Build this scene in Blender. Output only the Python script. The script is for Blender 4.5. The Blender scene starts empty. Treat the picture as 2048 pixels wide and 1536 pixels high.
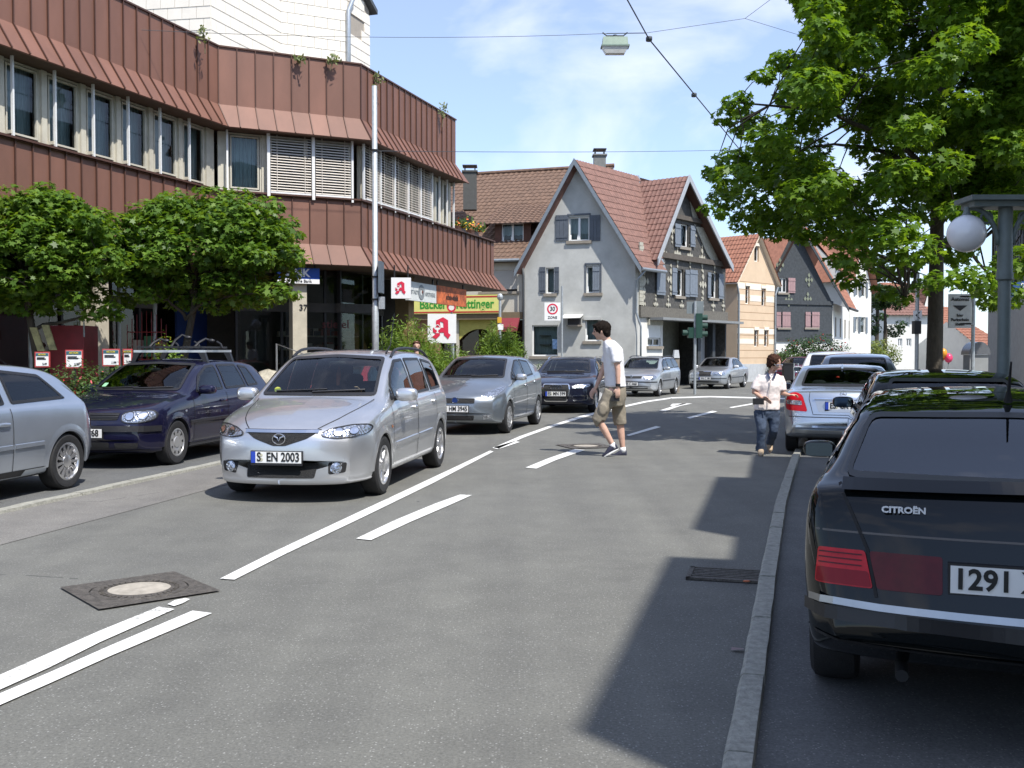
import bpy, bmesh, math, random
import numpy as np
from mathutils import Vector, Matrix
from mathutils.bvhtree import BVHTree
from mathutils.geometry import delaunay_2d_cdt
random.seed(7)
R = math.radians
scene = bpy.context.scene
COL = scene.collection
# ------------------------------------------------------------------ camera, sky, sun, exposure
CAM_H = 1.48
FPX = 2048.0
PITCH = math.atan(58.0 / FPX)
cam = bpy.data.cameras.new('camera')
cam.sensor_width = 36.0
cam.lens = 36.0
cam.clip_start = 0.05
cam.clip_end = 3000
camo = bpy.data.objects.new('camera', cam)
COL.objects.link(camo)
camo.location = (0, 0, CAM_H)
camo.rotation_euler = (R(90) - PITCH, 0, 0)
scene.camera = camo
SUN_EL = R(57)
SUN_FROM = Vector((0.60, -0.80))
sun = bpy.data.lights.new('sun', 'SUN')
sun.energy = 4.1
sun.angle = R(0.55)
sun.color = (1.0, 0.955, 0.89)
suno = bpy.data.objects.new('sun', sun)
COL.objects.link(suno)
sd = Vector((SUN_FROM.x * math.cos(SUN_EL), SUN_FROM.y * math.cos(SUN_EL), math.sin(SUN_EL)))
suno.rotation_euler = sd.to_track_quat('Z', 'Y').to_euler()
suno.location = (20, -30, 40)
world = bpy.data.worlds.new('World')
scene.world = world
world.use_nodes = True
wn, wl = world.node_tree.nodes, world.node_tree.links
wn.clear()
out = wn.new('ShaderNodeOutputWorld')
bg = wn.new('ShaderNodeBackground')
sky = wn.new('ShaderNodeTexSky')
sky.sky_type = 'NISHITA'
sky.sun_disc = False
sky.sun_elevation = SUN_EL
sky.sun_rotation = math.atan2(SUN_FROM.x, SUN_FROM.y)
sky.altitude = 300
sky.air_density = 1.0
sky.dust_density = 0.5
sky.ozone_density = 6.0
bg.inputs['Strength'].default_value = 0.145
tc = wn.new('ShaderNodeTexCoord')
mp = wn.new('ShaderNodeMapping')
mp.inputs['Scale'].default_value = (1.0, 1.0, 1.75)
mp.inputs['Location'].default_value = (0.0, 0.0, 0.0)
wl.new(tc.outputs['Generated'], mp.inputs['Vector'])
nz = wn.new('ShaderNodeTexNoise')
nz.inputs['Scale'].default_value = 4.2
nz.inputs['Detail'].default_value = 7
nz.inputs['Roughness'].default_value = 0.52
nz.inputs['Distortion'].default_value = 0.25
wl.new(mp.outputs['Vector'], nz.inputs['Vector'])
cr = wn.new('ShaderNodeValToRGB')
cr.color_ramp.elements[0].position = 0.52
cr.color_ramp.elements[0].color = (0.20, 0.20, 0.20, 1)
cr.color_ramp.elements[1].position = 0.69
cr.color_ramp.elements[1].color = (0.62, 0.62, 0.62, 1)
wl.new(nz.outputs['Fac'], cr.inputs['Fac'])
mx = wn.new('ShaderNodeMixRGB')
mx.inputs['Color2'].default_value = (6.1, 6.15, 6.9, 1)
wl.new(cr.outputs['Color'], mx.inputs['Fac'])
wl.new(sky.outputs['Color'], mx.inputs['Color1'])
wl.new(mx.outputs['Color'], bg.inputs['Color'])
wl.new(bg.outputs['Background'], out.inputs['Surface'])
vs = scene.view_settings
vs.view_transform = 'Standard'
vs.look = 'None'
vs.exposure = 0.62
vs.gamma = 1.0
vs.use_curve_mapping = False
scene.cycles.max_bounces = 6
scene.cycles.diffuse_bounces = 3
scene.cycles.glossy_bounces = 3
scene.cycles.transparent_max_bounces = 14
scene.cycles.use_denoising = True
scene.cycles.caustics_reflective = False
scene.cycles.caustics_refractive = False
def gp(px, py, z=0.0):
 """ground point (or point at height z) seen at a pixel of the photograph"""
 u, v = (px - 1024) / FPX, (768 - py) / FPX
 dy = math.cos(PITCH) + v * math.sin(PITCH)
 dz = -math.sin(PITCH) + v * math.cos(PITCH)
 t = (z - CAM_H) / dz
 return Vector((u * t, dy * t, z))
def dp(px, py, Y):
 """point at distance Y along the view, seen at a pixel"""
 u, v = (px - 1024) / FPX, (768 - py) / FPX
 dy = math.cos(PITCH) + v * math.sin(PITCH)
 dz = -math.sin(PITCH) + v * math.cos(PITCH)
 t = Y / dy
 return Vector((u * t, Y, CAM_H + dz * t))
# ------------------------------------------------------------------ materials
MATS = {}
def nodes_of(name):
 m = bpy.data.materials.new(name)
 m.use_nodes = True
 nt = m.node_tree
 return m, nt.nodes, nt.links, nt.nodes['Principled BSDF']
def pm(name, col, rough=0.6, metal=0.0, var=0.12, scale=6.0, bump=0.0, bscale=40.0, coat=0.0, spec=0.5, tint=None, vscale=None):
 """principled material with noise-driven colour variation and fine relief"""
 if name in MATS: return MATS[name]
 m, n, l, b = nodes_of(name)
 b.inputs['Roughness'].default_value = rough
 b.inputs['Metallic'].default_value = metal
 b.inputs['Specular IOR Level'].default_value = spec
 b.inputs['Coat Weight'].default_value = coat
 b.inputs['Coat Roughness'].default_value = 0.03
 c = Vector(col)
 if var > 0:
  t = n.new('ShaderNodeTexCoord')
  z = n.new('ShaderNodeTexNoise')
  z.inputs['Scale'].default_value = scale
  z.inputs['Detail'].default_value = 8
  z.inputs['Roughness'].default_value = 0.65
  src = t.outputs['Object']
  if vscale:
   mpn = n.new('ShaderNodeMapping'); mpn.inputs['Scale'].default_value = vscale
   l.new(src, mpn.inputs['Vector']); src = mpn.outputs['Vector']
  l.new(src, z.inputs['Vector'])
  r = n.new('ShaderNodeValToRGB')
  r.color_ramp.elements[0].position = 0.3
  r.color_ramp.elements[1].position = 0.69
  lo = c * (1 - var); hi = c * (1 + var)
  if tint is not None: lo = Vector(tint)
  r.color_ramp.elements[0].color = (*lo, 1)
  r.color_ramp.elements[1].color = (*[min(1, v) for v in hi], 1)
  l.new(z.outputs['Fac'], r.inputs['Fac'])
  l.new(r.outputs['Color'], b.inputs['Base Color'])
 else:
  b.inputs['Base Color'].default_value = (*c, 1)
 if bump > 0:
  t2 = n.new('ShaderNodeTexCoord')
  z2 = n.new('ShaderNodeTexNoise')
  z2.inputs['Scale'].default_value = bscale
  z2.inputs['Detail'].default_value = 6
  bp = n.new('ShaderNodeBump')
  bp.inputs['Strength'].default_value = bump
  bp.inputs['Distance'].default_value = 0.02
  l.new(t2.outputs['Object'], z2.inputs['Vector'])
  l.new(z2.outputs['Fac'], bp.inputs['Height'])
  l.new(bp.outputs['Normal'], b.inputs['Normal'])
 MATS[name] = m
 return m
def glass(name, tint=(0.55, 0.62, 0.6), ior=1.5, rough=0.0, keep=1.0):
 """thin pane: tinted see-through plus a mirror sheen by angle"""
 if name in MATS: return MATS[name]
 m = bpy.data.materials.new(name); m.use_nodes = True
 n, l = m.node_tree.nodes, m.node_tree.links
 n.clear()
 o = n.new('ShaderNodeOutputMaterial')
 mxs = n.new('ShaderNodeMixShader')
 tr = n.new('ShaderNodeBsdfTransparent'); tr.inputs['Color'].default_value = (*tint, 1)
 gl = n.new('ShaderNodeBsdfGlossy'); gl.inputs['Roughness'].default_value = rough
 gl.inputs['Color'].default_value = (0.95, 0.97, 1, 1)
 fr = n.new('ShaderNodeFresnel'); fr.inputs['IOR'].default_value = ior
 l.new(fr.outputs['Fac'], mxs.inputs['Fac'])
 l.new(tr.outputs['BSDF'], mxs.inputs[1]); l.new(gl.outputs['BSDF'], mxs.inputs[2])
 l.new(mxs.outputs['Shader'], o.inputs['Surface'])
 MATS[name] = m
 return m
def leafmat(name, a, b_, c_, trans=0.35):
 if name in MATS: return MATS[name]
 m, n, l, b = nodes_of(name)
 g = n.new('ShaderNodeNewGeometry')
 r = n.new('ShaderNodeValToRGB')
 r.color_ramp.elements[0].color = (*a, 1)
 r.color_ramp.elements[1].color = (*c_, 1)
 e = r.color_ramp.elements.new(0.55); e.color = (*b_, 1)
 l.new(g.outputs['Random Per Island'], r.inputs['Fac'])
 l.new(r.outputs['Color'], b.inputs['Base Color'])
 b.inputs['Roughness'].default_value = 0.45
 b.inputs['Specular IOR Level'].default_value = 0.35
 tl = n.new('ShaderNodeBsdfTranslucent')
 hs = n.new('ShaderNodeMixRGB'); hs.blend_type = 'MULTIPLY'; hs.inputs['Fac'].default_value = 1
 hs.inputs['Color2'].default_value = (1.5, 1.35, 0.5, 1)
 l.new(r.outputs['Color'], hs.inputs['Color1'])
 l.new(hs.outputs['Color'], tl.inputs['Color'])
 ms = n.new('ShaderNodeMixShader'); ms.inputs['Fac'].default_value = trans
 l.new(b.outputs['BSDF'], ms.inputs[1]); l.new(tl.outputs['BSDF'], ms.inputs[2])
 l.new(ms.outputs['Shader'], n['Material Output'].inputs['Surface'])
 MATS[name] = m
 return m
# ------------------------------------------------------------------ mesh helpers
class MB:
 def __init__(s): s.v, s.f, s.m = [], [], []
 def add(s, vs, fs, mi=0):
  o = len(s.v)
  s.v += [tuple(p) for p in vs]
  for f in fs:
   s.f.append([i + o for i in f]); s.m.append(mi)
  return s
 def quad(s, a, b, c, d, mi=0): return s.add([a, b, c, d], [[0, 1, 2, 3]], mi)
 def poly(s, pts, mi=0): return s.add(pts, [list(range(len(pts)))], mi)
 def hexa(s, p, mi=0):
  """eight corners: bottom ring 0-3, top ring 4-7"""
  return s.add(p, [[3, 2, 1, 0], [4, 5, 6, 7], [0, 1, 5, 4], [1, 2, 6, 5], [2, 3, 7, 6], [3, 0, 4, 7]], mi)
 def box(s, x0, x1, y0, y1, z0, z1, mi=0):
  return s.hexa([(x0, y0, z0), (x1, y0, z0), (x1, y1, z0), (x0, y1, z0), (x0, y0, z1), (x1, y0, z1), (x1, y1, z1), (x0, y1, z1)], mi)
 def fbox(s, fr, u0, u1, o0, o1, z0, z1, mi=0):
  P = fr.P
  return s.hexa([P(u0, o1, z0), P(u1, o1, z0), P(u1, o0, z0), P(u0, o0, z0), P(u0, o1, z1), P(u1, o1, z1), P(u1, o0, z1), P(u0, o0, z1)], mi)
 def tube(s, pts, r, n=8, mi=0, caps=True):
  pts = [Vector(p) for p in pts]
  rs = r if isinstance(r, (list, tuple)) else [r] * len(pts)
  rings = []
  up = Vector((0, 0, 1))
  prev = None
  for i, p in enumerate(pts):
   d = (pts[min(i + 1, len(pts) - 1)] - pts[max(i - 1, 0)])
   if d.length < 1e-9: d = Vector((0, 0, 1))
   d.normalize()
   if prev is None:
    a = d.cross(up) if abs(d.z) < 0.95 else d.cross(Vector((1, 0, 0)))
   else:
    a = prev - d * prev.dot(d)
    if a.length < 1e-6: a = d.orthogonal()
   a.normalize(); prev = a
   b = d.cross(a)
   rings.append([p + (a * math.cos(2 * math.pi * k / n) + b * math.sin(2 * math.pi * k / n)) * rs[i] for k in range(n)])
  vs = [v for rg in rings for v in rg]
  fs = []
  for i in range(len(rings) - 1):
   for k in range(n):
    k2 = (k + 1) % n
    fs.append([i * n + k, i * n + k2, (i + 1) * n + k2, (i + 1) * n + k])
  if caps:
   fs.append(list(range(n))[::-1]); fs.append([(len(rings) - 1) * n + k for k in range(n)])
  return s.add(vs, fs, mi)
 def lathe(s, prof, n=24, M=None, mi=0, closed=False):
  """profile of (r, z) spun round z; M places it"""
  M = M or Matrix()
  vs = [M @ Vector((r * math.cos(2 * math.pi * k / n), r * math.sin(2 * math.pi * k / n), z)) for r, z in prof for k in range(n)]
  fs = []
  for i in range(len(prof) - 1):
   for k in range(n):
    k2 = (k + 1) % n
    fs.append([i * n + k, i * n + k2, (i + 1) * n + k2, (i + 1) * n + k])
  return s.add(vs, fs, mi)
 def ell(s, c, r, nu=14, nv=9, mi=0, e=1.0, M=None):
  """ellipsoid (e<1 squarer)"""
  c = Vector(c)
  sp = lambda v: math.copysign(abs(v) ** e, v)
  vs, fs = [], []
  for j in range(nv + 1):
   t = -math.pi / 2 + math.pi * j / nv
   for i in range(nu):
    p = 2 * math.pi * i / nu
    q = Vector((r[0] * sp(math.cos(t)) * sp(math.cos(p)), r[1] * sp(math.cos(t)) * sp(math.sin(p)), r[2] * sp(math.sin(t))))
    if M is not None: q = M @ q
    vs.append(c + q)
  for j in range(nv):
   for i in range(nu):
    i2 = (i + 1) % nu
    fs.append([j * nu + i, j * nu + i2, (j + 1) * nu + i2, (j + 1) * nu + i])
  return s.add(vs, fs, mi)
 def prism(s, ring, vec, mi=0):
  """polygon ring extruded along vec"""
  ring = [Vector(p) for p in ring]; vec = Vector(vec); n = len(ring)
  fs = [list(range(n))[::-1], [n + i for i in range(n)]] + [[i, (i + 1) % n, n + (i + 1) % n, n + i] for i in range(n)]
  return s.add(ring + [p + vec for p in ring], fs, mi)
class Fr:
 """facade frame: u along the wall (left to right as seen from the street), o outwards, z up"""
 def __init__(s, x, y, ang=None, d=None):
  s.o = Vector((x, y, 0))
  if d is None: d = (math.cos(ang), math.sin(ang))
  s.d = Vector((d[0], d[1], 0)).normalized()
  s.n = Vector((s.d.y, -s.d.x, 0))
 def P(s, u, o, z): return s.o + s.d * u + s.n * o + Vector((0, 0, z))
 def u_at(s, px, o=0.0):
  """u where the wall line is seen at pixel column px"""
  k = (px - 1024) / FPX
  b = s.o + s.n * o
  return (k * b.y - b.x) / (s.d.x - k * s.d.y)
 def z_at(s, u, py, o=0.0):
  p = s.P(u, o, 0)
  return dp(1024, py, p.y).z
def world_loc(o):
 v = Vector((0, 0, 0))
 while o is not None:
  v += o.location; o = o.parent
 return v
def link(name, me, parent=None, mats=None, smooth=False, fix=False):
 for m in (mats or []): me.materials.append(m)
 ob = bpy.data.objects.new(name, me)
 COL.objects.link(ob)
 if parent is not None: ob.parent = parent
 return ob
def obj(name, mb, mats, parent=None, smooth=False, local=False, weld=False, auto=None):
 """one mesh object out of a builder; world coordinates unless local"""
 vs = np.array([tuple(p) for p in mb.v], dtype=float).reshape(-1, 3)
 if parent is not None and not local: vs = vs - np.array(world_loc(parent))
 me = bpy.data.meshes.new(name)
 me.from_pydata(vs.tolist(), [], mb.f)
 if not isinstance(mats, (list, tuple)): mats = [mats]
 for m in mats: me.materials.append(m)
 if len(mats) > 1: me.polygons.foreach_set('material_index', mb.m)
 if weld:
  bm = bmesh.new(); bm.from_mesh(me)
  bmesh.ops.remove_doubles(bm, verts=bm.verts, dist=1e-4)
  bmesh.ops.recalc_face_normals(bm, faces=bm.faces)
  bm.to_mesh(me); bm.free()
 if smooth:
  me.polygons.foreach_set('use_smooth', [True] * len(me.polygons))
  if auto is not None:
   me.set_sharp_from_angle(angle=R(auto))
 me.update()
 ob = bpy.data.objects.new(name, me)
 COL.objects.link(ob)
 if parent is not None: ob.parent = parent
 return ob
def tag(o, label=None, cat=None, group=None, kind=None):
 if label: o['label'] = label
 if cat: o['category'] = cat
 if group: o['group'] = group
 if kind: o['kind'] = kind
 return o
def thing(name, label, cat, loc=(0, 0, 0), rz=0.0, group=None):
 o = bpy.data.objects.new(name, None)
 o.empty_display_size = 0.3
 COL.objects.link(o)
 o.location = loc; o.rotation_euler = (0, 0, rz)
 return tag(o, label, cat, group)
def sub_empty(name, parent, loc=(0, 0, 0)):
 o = bpy.data.objects.new(name, None)
 COL.objects.link(o); o.parent = parent; o.location = loc
 return o
_TXT = {}
def text_mb(txt, size, M, depth=0.003, bold=0.0, align='CENTER', squeeze=1.0, shear=0.0):
 """lettering as mesh, laid on the xy plane and placed by M"""
 cu = bpy.data.curves.new('lettering', 'FONT')
 cu.body = txt; cu.size = size; cu.extrude = depth; cu.offset = bold
 cu.align_x = align; cu.align_y = 'CENTER'; cu.resolution_u = 3; cu.shear = shear
 ob = bpy.data.objects.new('lettering', cu)
 COL.objects.link(ob)
 dg = bpy.context.evaluated_depsgraph_get()
 me = bpy.data.meshes.new_from_object(ob.evaluated_get(dg))
 mb = MB()
 S = Matrix.Diagonal((squeeze, 1, 1, 1))
 mb.add([M @ S @ v.co for v in me.vertices], [list(p.vertices) for p in me.polygons])
 bpy.data.objects.remove(ob); bpy.data.curves.remove(cu); bpy.data.meshes.remove(me)
 return mb
def face_M(origin, right, up):
 """matrix that lays xy lettering on a surface"""
 r = Vector(right).normalized(); u = Vector(up).normalized(); n = r.cross(u)
 M = Matrix((( r.x, u.x, n.x, origin[0]), (r.y, u.y, n.y, origin[1]), (r.z, u.z, n.z, origin[2]), (0, 0, 0, 1)))
 return M
def clip_poly(poly, a, b):
 """keep the part of a convex 2-d polygon to the left of a->b"""
 res = []
 side = lambda p: (b[0] - a[0]) * (p[1] - a[1]) - (b[1] - a[1]) * (p[0] - a[0])
 for i in range(len(poly)):
  p, q = poly[i], poly[(i + 1) % len(poly)]
  sp, sq = side(p), side(q)
  if sp >= -1e-9: res.append(p)
  if (sp > 1e-9 and sq < -1e-9) or (sp < -1e-9 and sq > 1e-9):
   t = sp / (sp - sq)
   res.append((p[0] + (q[0] - p[0]) * t, p[1] + (q[1] - p[1]) * t))
 return res
def wall_mb(fr, outline, openings, depth=0.14, o=0.0, mb=None, mi=0):
 """convex wall outline (u,z), counter-clockwise, with rectangular openings and reveals"""
 mb = mb or MB()
 us = sorted({p[0] for p in outline} | {v for q in openings for v in q[:2]})
 zs = sorted({p[1] for p in outline} | {v for q in openings for v in q[2:]})
 for i in range(len(us) - 1):
  for j in range(len(zs) - 1):
   uc, zc = (us[i] + us[i + 1]) / 2, (zs[j] + zs[j + 1]) / 2
   if any(q[0] < uc < q[1] and q[2] < zc < q[3] for q in openings): continue
   c = [(us[i], zs[j]), (us[i + 1], zs[j]), (us[i + 1], zs[j + 1]), (us[i], zs[j + 1])]
   for k in range(len(outline)):
    c = clip_poly(c, outline[k], outline[(k + 1) % len(outline)])
    if len(c) < 3: break
   if len(c) >= 3: mb.poly([fr.P(u, o, z) for u, z in c], mi)
 for u0, u1, z0, z1 in openings:
  P = fr.P
  for (a, b) in (((u0, z0), (u1, z0)), ((u1, z0), (u1, z1)), ((u1, z1), (u0, z1)), ((u0, z1), (u0, z0))):
   mb.quad(P(a[0], o, a[1]), P(b[0], o, b[1]), P(b[0], o - depth, b[1]), P(a[0], o - depth, a[1]), mi)
 return mb
# ------------------------------------------------------------------ shared materials
def asphalt_mat(name, base, fleck, tintshift=(1, 1, 1)):
 m, n, l, b = nodes_of(name)
 t = n.new('ShaderNodeTexCoord')
 def noise(sc, det=6, ro=0.6):
  z = n.new('ShaderNodeTexNoise'); z.inputs['Scale'].default_value = sc
  z.inputs['Detail'].default_value = det; z.inputs['Roughness'].default_value = ro
  l.new(t.outputs['Object'], z.inputs['Vector']); return z
 big = noise(0.35, 5); mid = noise(3.0, 6); fine = noise(70.0, 4, 0.8)
 vor = n.new('ShaderNodeTexVoronoi'); vor.inputs['Scale'].default_value = 85
 l.new(t.outputs['Object'], vor.inputs['Vector'])
 r1 = n.new('ShaderNodeValToRGB')
 r1.color_ramp.elements[0].position = 0.25; r1.color_ramp.elements[1].position = 0.75
 lo = [base * 0.80 * s for s in tintshift]; hi = [base * 1.18 * s for s in tintshift]
 r1.color_ramp.elements[0].color = (*lo, 1); r1.color_ramp.elements[1].color = (*hi, 1)
 mixf = n.new('ShaderNodeMath'); mixf.operation = 'MULTIPLY_ADD'
 mixf.inputs[1].default_value = 0.5
 l.new(mid.outputs['Fac'], mixf.inputs[0])
 hm = n.new('ShaderNodeMath'); hm.operation = 'MULTIPLY'; hm.inputs[1].default_value = 0.5
 l.new(big.outputs['Fac'], hm.inputs[0]); l.new(hm.outputs[0], mixf.inputs[2])
 l.new(mixf.outputs[0], r1.inputs['Fac'])
 r2 = n.new('ShaderNodeValToRGB')
 r2.color_ramp.elements[0].position = 0.3; r2.color_ramp.elements[0].color = (0.62, 0.62, 0.62, 1)
 r2.color_ramp.elements[1].position = 0.75; r2.color_ramp.elements[1].color = (1.35, 1.35, 1.33, 1)
 l.new(fine.outputs['Fac'], r2.inputs['Fac'])
 mu = n.new('ShaderNodeMixRGB'); mu.blend_type = 'MULTIPLY'; mu.inputs['Fac'].default_value = 1
 l.new(r1.outputs['Color'], mu.inputs['Color1']); l.new(r2.outputs['Color'], mu.inputs['Color2'])
 r3 = n.new('ShaderNodeValToRGB')
 r3.color_ramp.elements[0].position = 0.80; r3.color_ramp.elements[0].color = (0, 0, 0, 1)
 r3.color_ramp.elements[1].position = 0.95; r3.color_ramp.elements[1].color = (1, 1, 1, 1)
 sx = n.new('ShaderNodeSeparateColor'); l.new(vor.outputs['Color'], sx.inputs['Color'])
 l.new(sx.outputs['Red'], r3.inputs['Fac'])
 dl = n.new('ShaderNodeMath'); dl.operation = 'LESS_THAN'; dl.inputs[1].default_value = 0.36
 l.new(vor.outputs['Distance'], dl.inputs[0])
 mm = n.new('ShaderNodeMath'); mm.operation = 'MULTIPLY'
 l.new(r3.outputs['Color'], mm.inputs[0]); l.new(dl.outputs[0], mm.inputs[1])
 m3 = n.new('ShaderNodeMixRGB'); m3.inputs['Color2'].default_value = (fleck, fleck, fleck * 0.95, 1)
 l.new(mm.outputs[0], m3.inputs['Fac']); l.new(mu.outputs['Color'], m3.inputs['Color1'])
 vc = n.new('ShaderNodeTexVoronoi'); vc.feature = 'DISTANCE_TO_EDGE'; vc.inputs['Scale'].default_value = 0.42
 dist = n.new('ShaderNodeMixRGB'); dist.inputs['Fac'].default_value = 0.12
 l.new(t.outputs['Object'], dist.inputs['Color1']); l.new(mid.outputs['Color'], dist.inputs['Color2'])
 l.new(dist.outputs['Color'], vc.inputs['Vector'])
 lt = n.new('ShaderNodeMath'); lt.operation = 'LESS_THAN'; lt.inputs[1].default_value = 0.0035
 l.new(vc.outputs['Distance'], lt.inputs[0])
 gate = n.new('ShaderNodeMath'); gate.operation = 'GREATER_THAN'; gate.inputs[1].default_value = 0.60
 l.new(big.outputs['Fac'], gate.inputs[0])
 ck = n.new('ShaderNodeMath'); ck.operation = 'MULTIPLY'; l.new(lt.outputs[0], ck.inputs[0]); l.new(gate.outputs[0], ck.inputs[1])
 ck2 = n.new('ShaderNodeMath'); ck2.operation = 'MULTIPLY'; ck2.inputs[1].default_value = 0.6; l.new(ck.outputs[0], ck2.inputs[0])
 m4 = n.new('ShaderNodeMixRGB'); m4.inputs['Color2'].default_value = (base * 0.3,) * 3 + (1,)
 l.new(ck2.outputs[0], m4.inputs['Fac']); l.new(m3.outputs['Color'], m4.inputs['Color1'])
 mpn = n.new('ShaderNodeMapping'); mpn.inputs['Rotation'].default_value = (0, 0, R(13)); mpn.inputs['Scale'].default_value = (1.5, .07, 1)
 l.new(t.outputs['Object'], mpn.inputs['Vector'])
 sk = n.new('ShaderNodeTexNoise'); sk.inputs['Scale'].default_value = 1.4; sk.inputs['Detail'].default_value = 5; l.new(mpn.outputs['Vector'], sk.inputs['Vector'])
 st = noise(1.1, 6, .7)
 r5 = n.new('ShaderNodeValToRGB'); r5.color_ramp.elements[0].position = .32; r5.color_ramp.elements[0].color = (.80, .80, .81, 1); r5.color_ramp.elements[1].position = .66; r5.color_ramp.elements[1].color = (1.14, 1.14, 1.12, 1)
 av = n.new('ShaderNodeMath'); av.operation = 'MULTIPLY_ADD'; av.inputs[1].default_value = .5; h5 = n.new('ShaderNodeMath'); h5.operation = 'MULTIPLY'; h5.inputs[1].default_value = .5
 l.new(st.outputs['Fac'], h5.inputs[0]); l.new(sk.outputs['Fac'], av.inputs[0]); l.new(h5.outputs[0], av.inputs[2]); l.new(av.outputs[0], r5.inputs['Fac'])
 m5 = n.new('ShaderNodeMixRGB'); m5.blend_type = 'MULTIPLY'; m5.inputs['Fac'].default_value = 1
 l.new(m4.outputs['Color'], m5.inputs['Color1']); l.new(r5.outputs['Color'], m5.inputs['Color2'])
 l.new(m5.outputs['Color'], b.inputs['Base Color'])
 b.inputs['Roughness'].default_value = 0.82
 b.inputs['Specular IOR Level'].default_value = 0.35
 bp = n.new('ShaderNodeBump'); bp.inputs['Strength'].default_value = 0.5; bp.inputs['Distance'].default_value = 0.006
 l.new(fine.outputs['Fac'], bp.inputs['Height']); l.new(bp.outputs['Normal'], b.inputs['Normal'])
 return m
def paint_marking():
 m, n, l, b = nodes_of('road_paint')
 t = n.new('ShaderNodeTexCoord')
 z = n.new('ShaderNodeTexNoise'); z.inputs['Scale'].default_value = 28; z.inputs['Detail'].default_value = 8; z.inputs['Roughness'].default_value = 0.75
 l.new(t.outputs['Object'], z.inputs['Vector'])
 z2 = n.new('ShaderNodeTexNoise'); z2.inputs['Scale'].default_value = 1.6; z2.inputs['Detail'].default_value = 4
 l.new(t.outputs['Object'], z2.inputs['Vector'])
 a = n.new('ShaderNodeMath'); a.operation = 'MULTIPLY_ADD'; a.inputs[1].default_value = 0.45
 l.new(z2.outputs['Fac'], a.inputs[0]); l.new(z.outputs['Fac'], a.inputs[2])
 r = n.new('ShaderNodeValToRGB')
 r.color_ramp.elements[0].position = 0.54; r.color_ramp.elements[0].color = (0.24, 0.24, 0.22, 1)
 r.color_ramp.elements[1].position = 0.66; r.color_ramp.elements[1].color = (0.70, 0.70, 0.67, 1)
 l.new(a.outputs[0], r.inputs['Fac']); l.new(r.outputs['Color'], b.inputs['Base Color'])
 b.inputs['Roughness'].default_value = 0.65
 return m
def car_paint(name, col, metal=0.55, rough=0.32, spec=.5, ior=1.5):
 if name in MATS: return MATS[name]
 m, n, l, b = nodes_of(name)
 t = n.new('ShaderNodeTexCoord')
 z = n.new('ShaderNodeTexNoise'); z.inputs['Scale'].default_value = 2.5; z.inputs['Detail'].default_value = 8
 l.new(t.outputs['Object'], z.inputs['Vector'])
 r = n.new('ShaderNodeValToRGB')
 r.color_ramp.elements[0].position = 0.3; r.color_ramp.elements[0].color = (*[c * 0.93 for c in col], 1)
 r.color_ramp.elements[1].position = 0.7; r.color_ramp.elements[1].color = (*[min(1, c * 1.05) for c in col], 1)
 l.new(z.outputs['Fac'], r.inputs['Fac']); l.new(r.outputs['Color'], b.inputs['Base Color'])
 b.inputs['Metallic'].default_value = metal
 b.inputs['Roughness'].default_value = rough
 b.inputs['Coat Weight'].default_value = 1.0
 b.inputs['Coat Roughness'].default_value = 0.02
 b.inputs['Coat IOR'].default_value = ior
 b.inputs['Specular IOR Level'].default_value = spec
 rr = n.new('ShaderNodeMapRange'); rr.inputs['To Min'].default_value = rough * 0.85; rr.inputs['To Max'].default_value = rough * 1.2
 l.new(z.outputs['Fac'], rr.inputs['Value']); l.new(rr.outputs['Result'], b.inputs['Roughness'])
 MATS[name] = m
 return m
def lamp_mat(name, col, sc=55.0, metal=0.85):
 if name in MATS: return MATS[name]
 m, n, l, b = nodes_of(name)
 t = n.new('ShaderNodeTexCoord')
 v = n.new('ShaderNodeTexVoronoi'); v.inputs['Scale'].default_value = sc
 l.new(t.outputs['Object'], v.inputs['Vector'])
 r = n.new('ShaderNodeValToRGB')
 r.color_ramp.elements[0].color = (*[c * 0.35 for c in col], 1); r.color_ramp.elements[1].color = (*col, 1)
 sx = n.new('ShaderNodeSeparateColor'); l.new(v.outputs['Color'], sx.inputs['Color'])
 l.new(sx.outputs['Green'], r.inputs['Fac']); l.new(r.outputs['Color'], b.inputs['Base Color'])
 bp = n.new('ShaderNodeBump'); bp.inputs['Strength'].default_value = 0.35; bp.inputs['Distance'].default_value = 0.02
 l.new(v.outputs['Distance'], bp.inputs['Height']); l.new(bp.outputs['Normal'], b.inputs['Normal'])
 b.inputs['Metallic'].default_value = metal; b.inputs['Roughness'].default_value = 0.16
 b.inputs['Coat Weight'].default_value = 1.0; b.inputs['Coat Roughness'].default_value = 0.01
 MATS[name] = m
 return m
M_ASPH = asphalt_mat('asphalt_road', 0.148, 0.28, (1.0, 1.0, 0.92))
M_ASPH2 = asphalt_mat('asphalt_parking', 0.125, 0.24, (0.98, 1.0, 1.0))
M_ASPHL = asphalt_mat('asphalt_pale', 0.175, 0.28, (1.03, 0.99, 0.93))
M_PAINT = paint_marking()
M_KERB = pm('kerb_granite', (0.30, 0.295, 0.255), 0.85, var=0.28, scale=22, bump=0.5, bscale=60)
M_PAVE = pm('pavement', (0.24, 0.23, 0.21), 0.85, var=0.2, scale=5, bump=0.3)
M_TYRE = pm('tyre_rubber', (0.018, 0.018, 0.019), 0.75, var=0.25, scale=20, bump=0.25, bscale=120)
M_RIM = pm('alloy', (0.62, 0.62, 0.63), 0.28, metal=0.9, var=0.08)
M_HUB = pm('hubcap_plastic', (0.42, 0.42, 0.42), 0.35, metal=0.6, var=0.1)
M_BLK = pm('black_trim', (0.016, 0.016, 0.018), 0.45, var=0.2)
M_BLKM = pm('black_rough', (0.012, 0.012, 0.013), 0.8, var=0.2)
M_GRILL = pm('grille_mesh', (0.01, 0.01, 0.011), 0.5, var=0.3, scale=90, bump=0.8, bscale=160)
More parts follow.
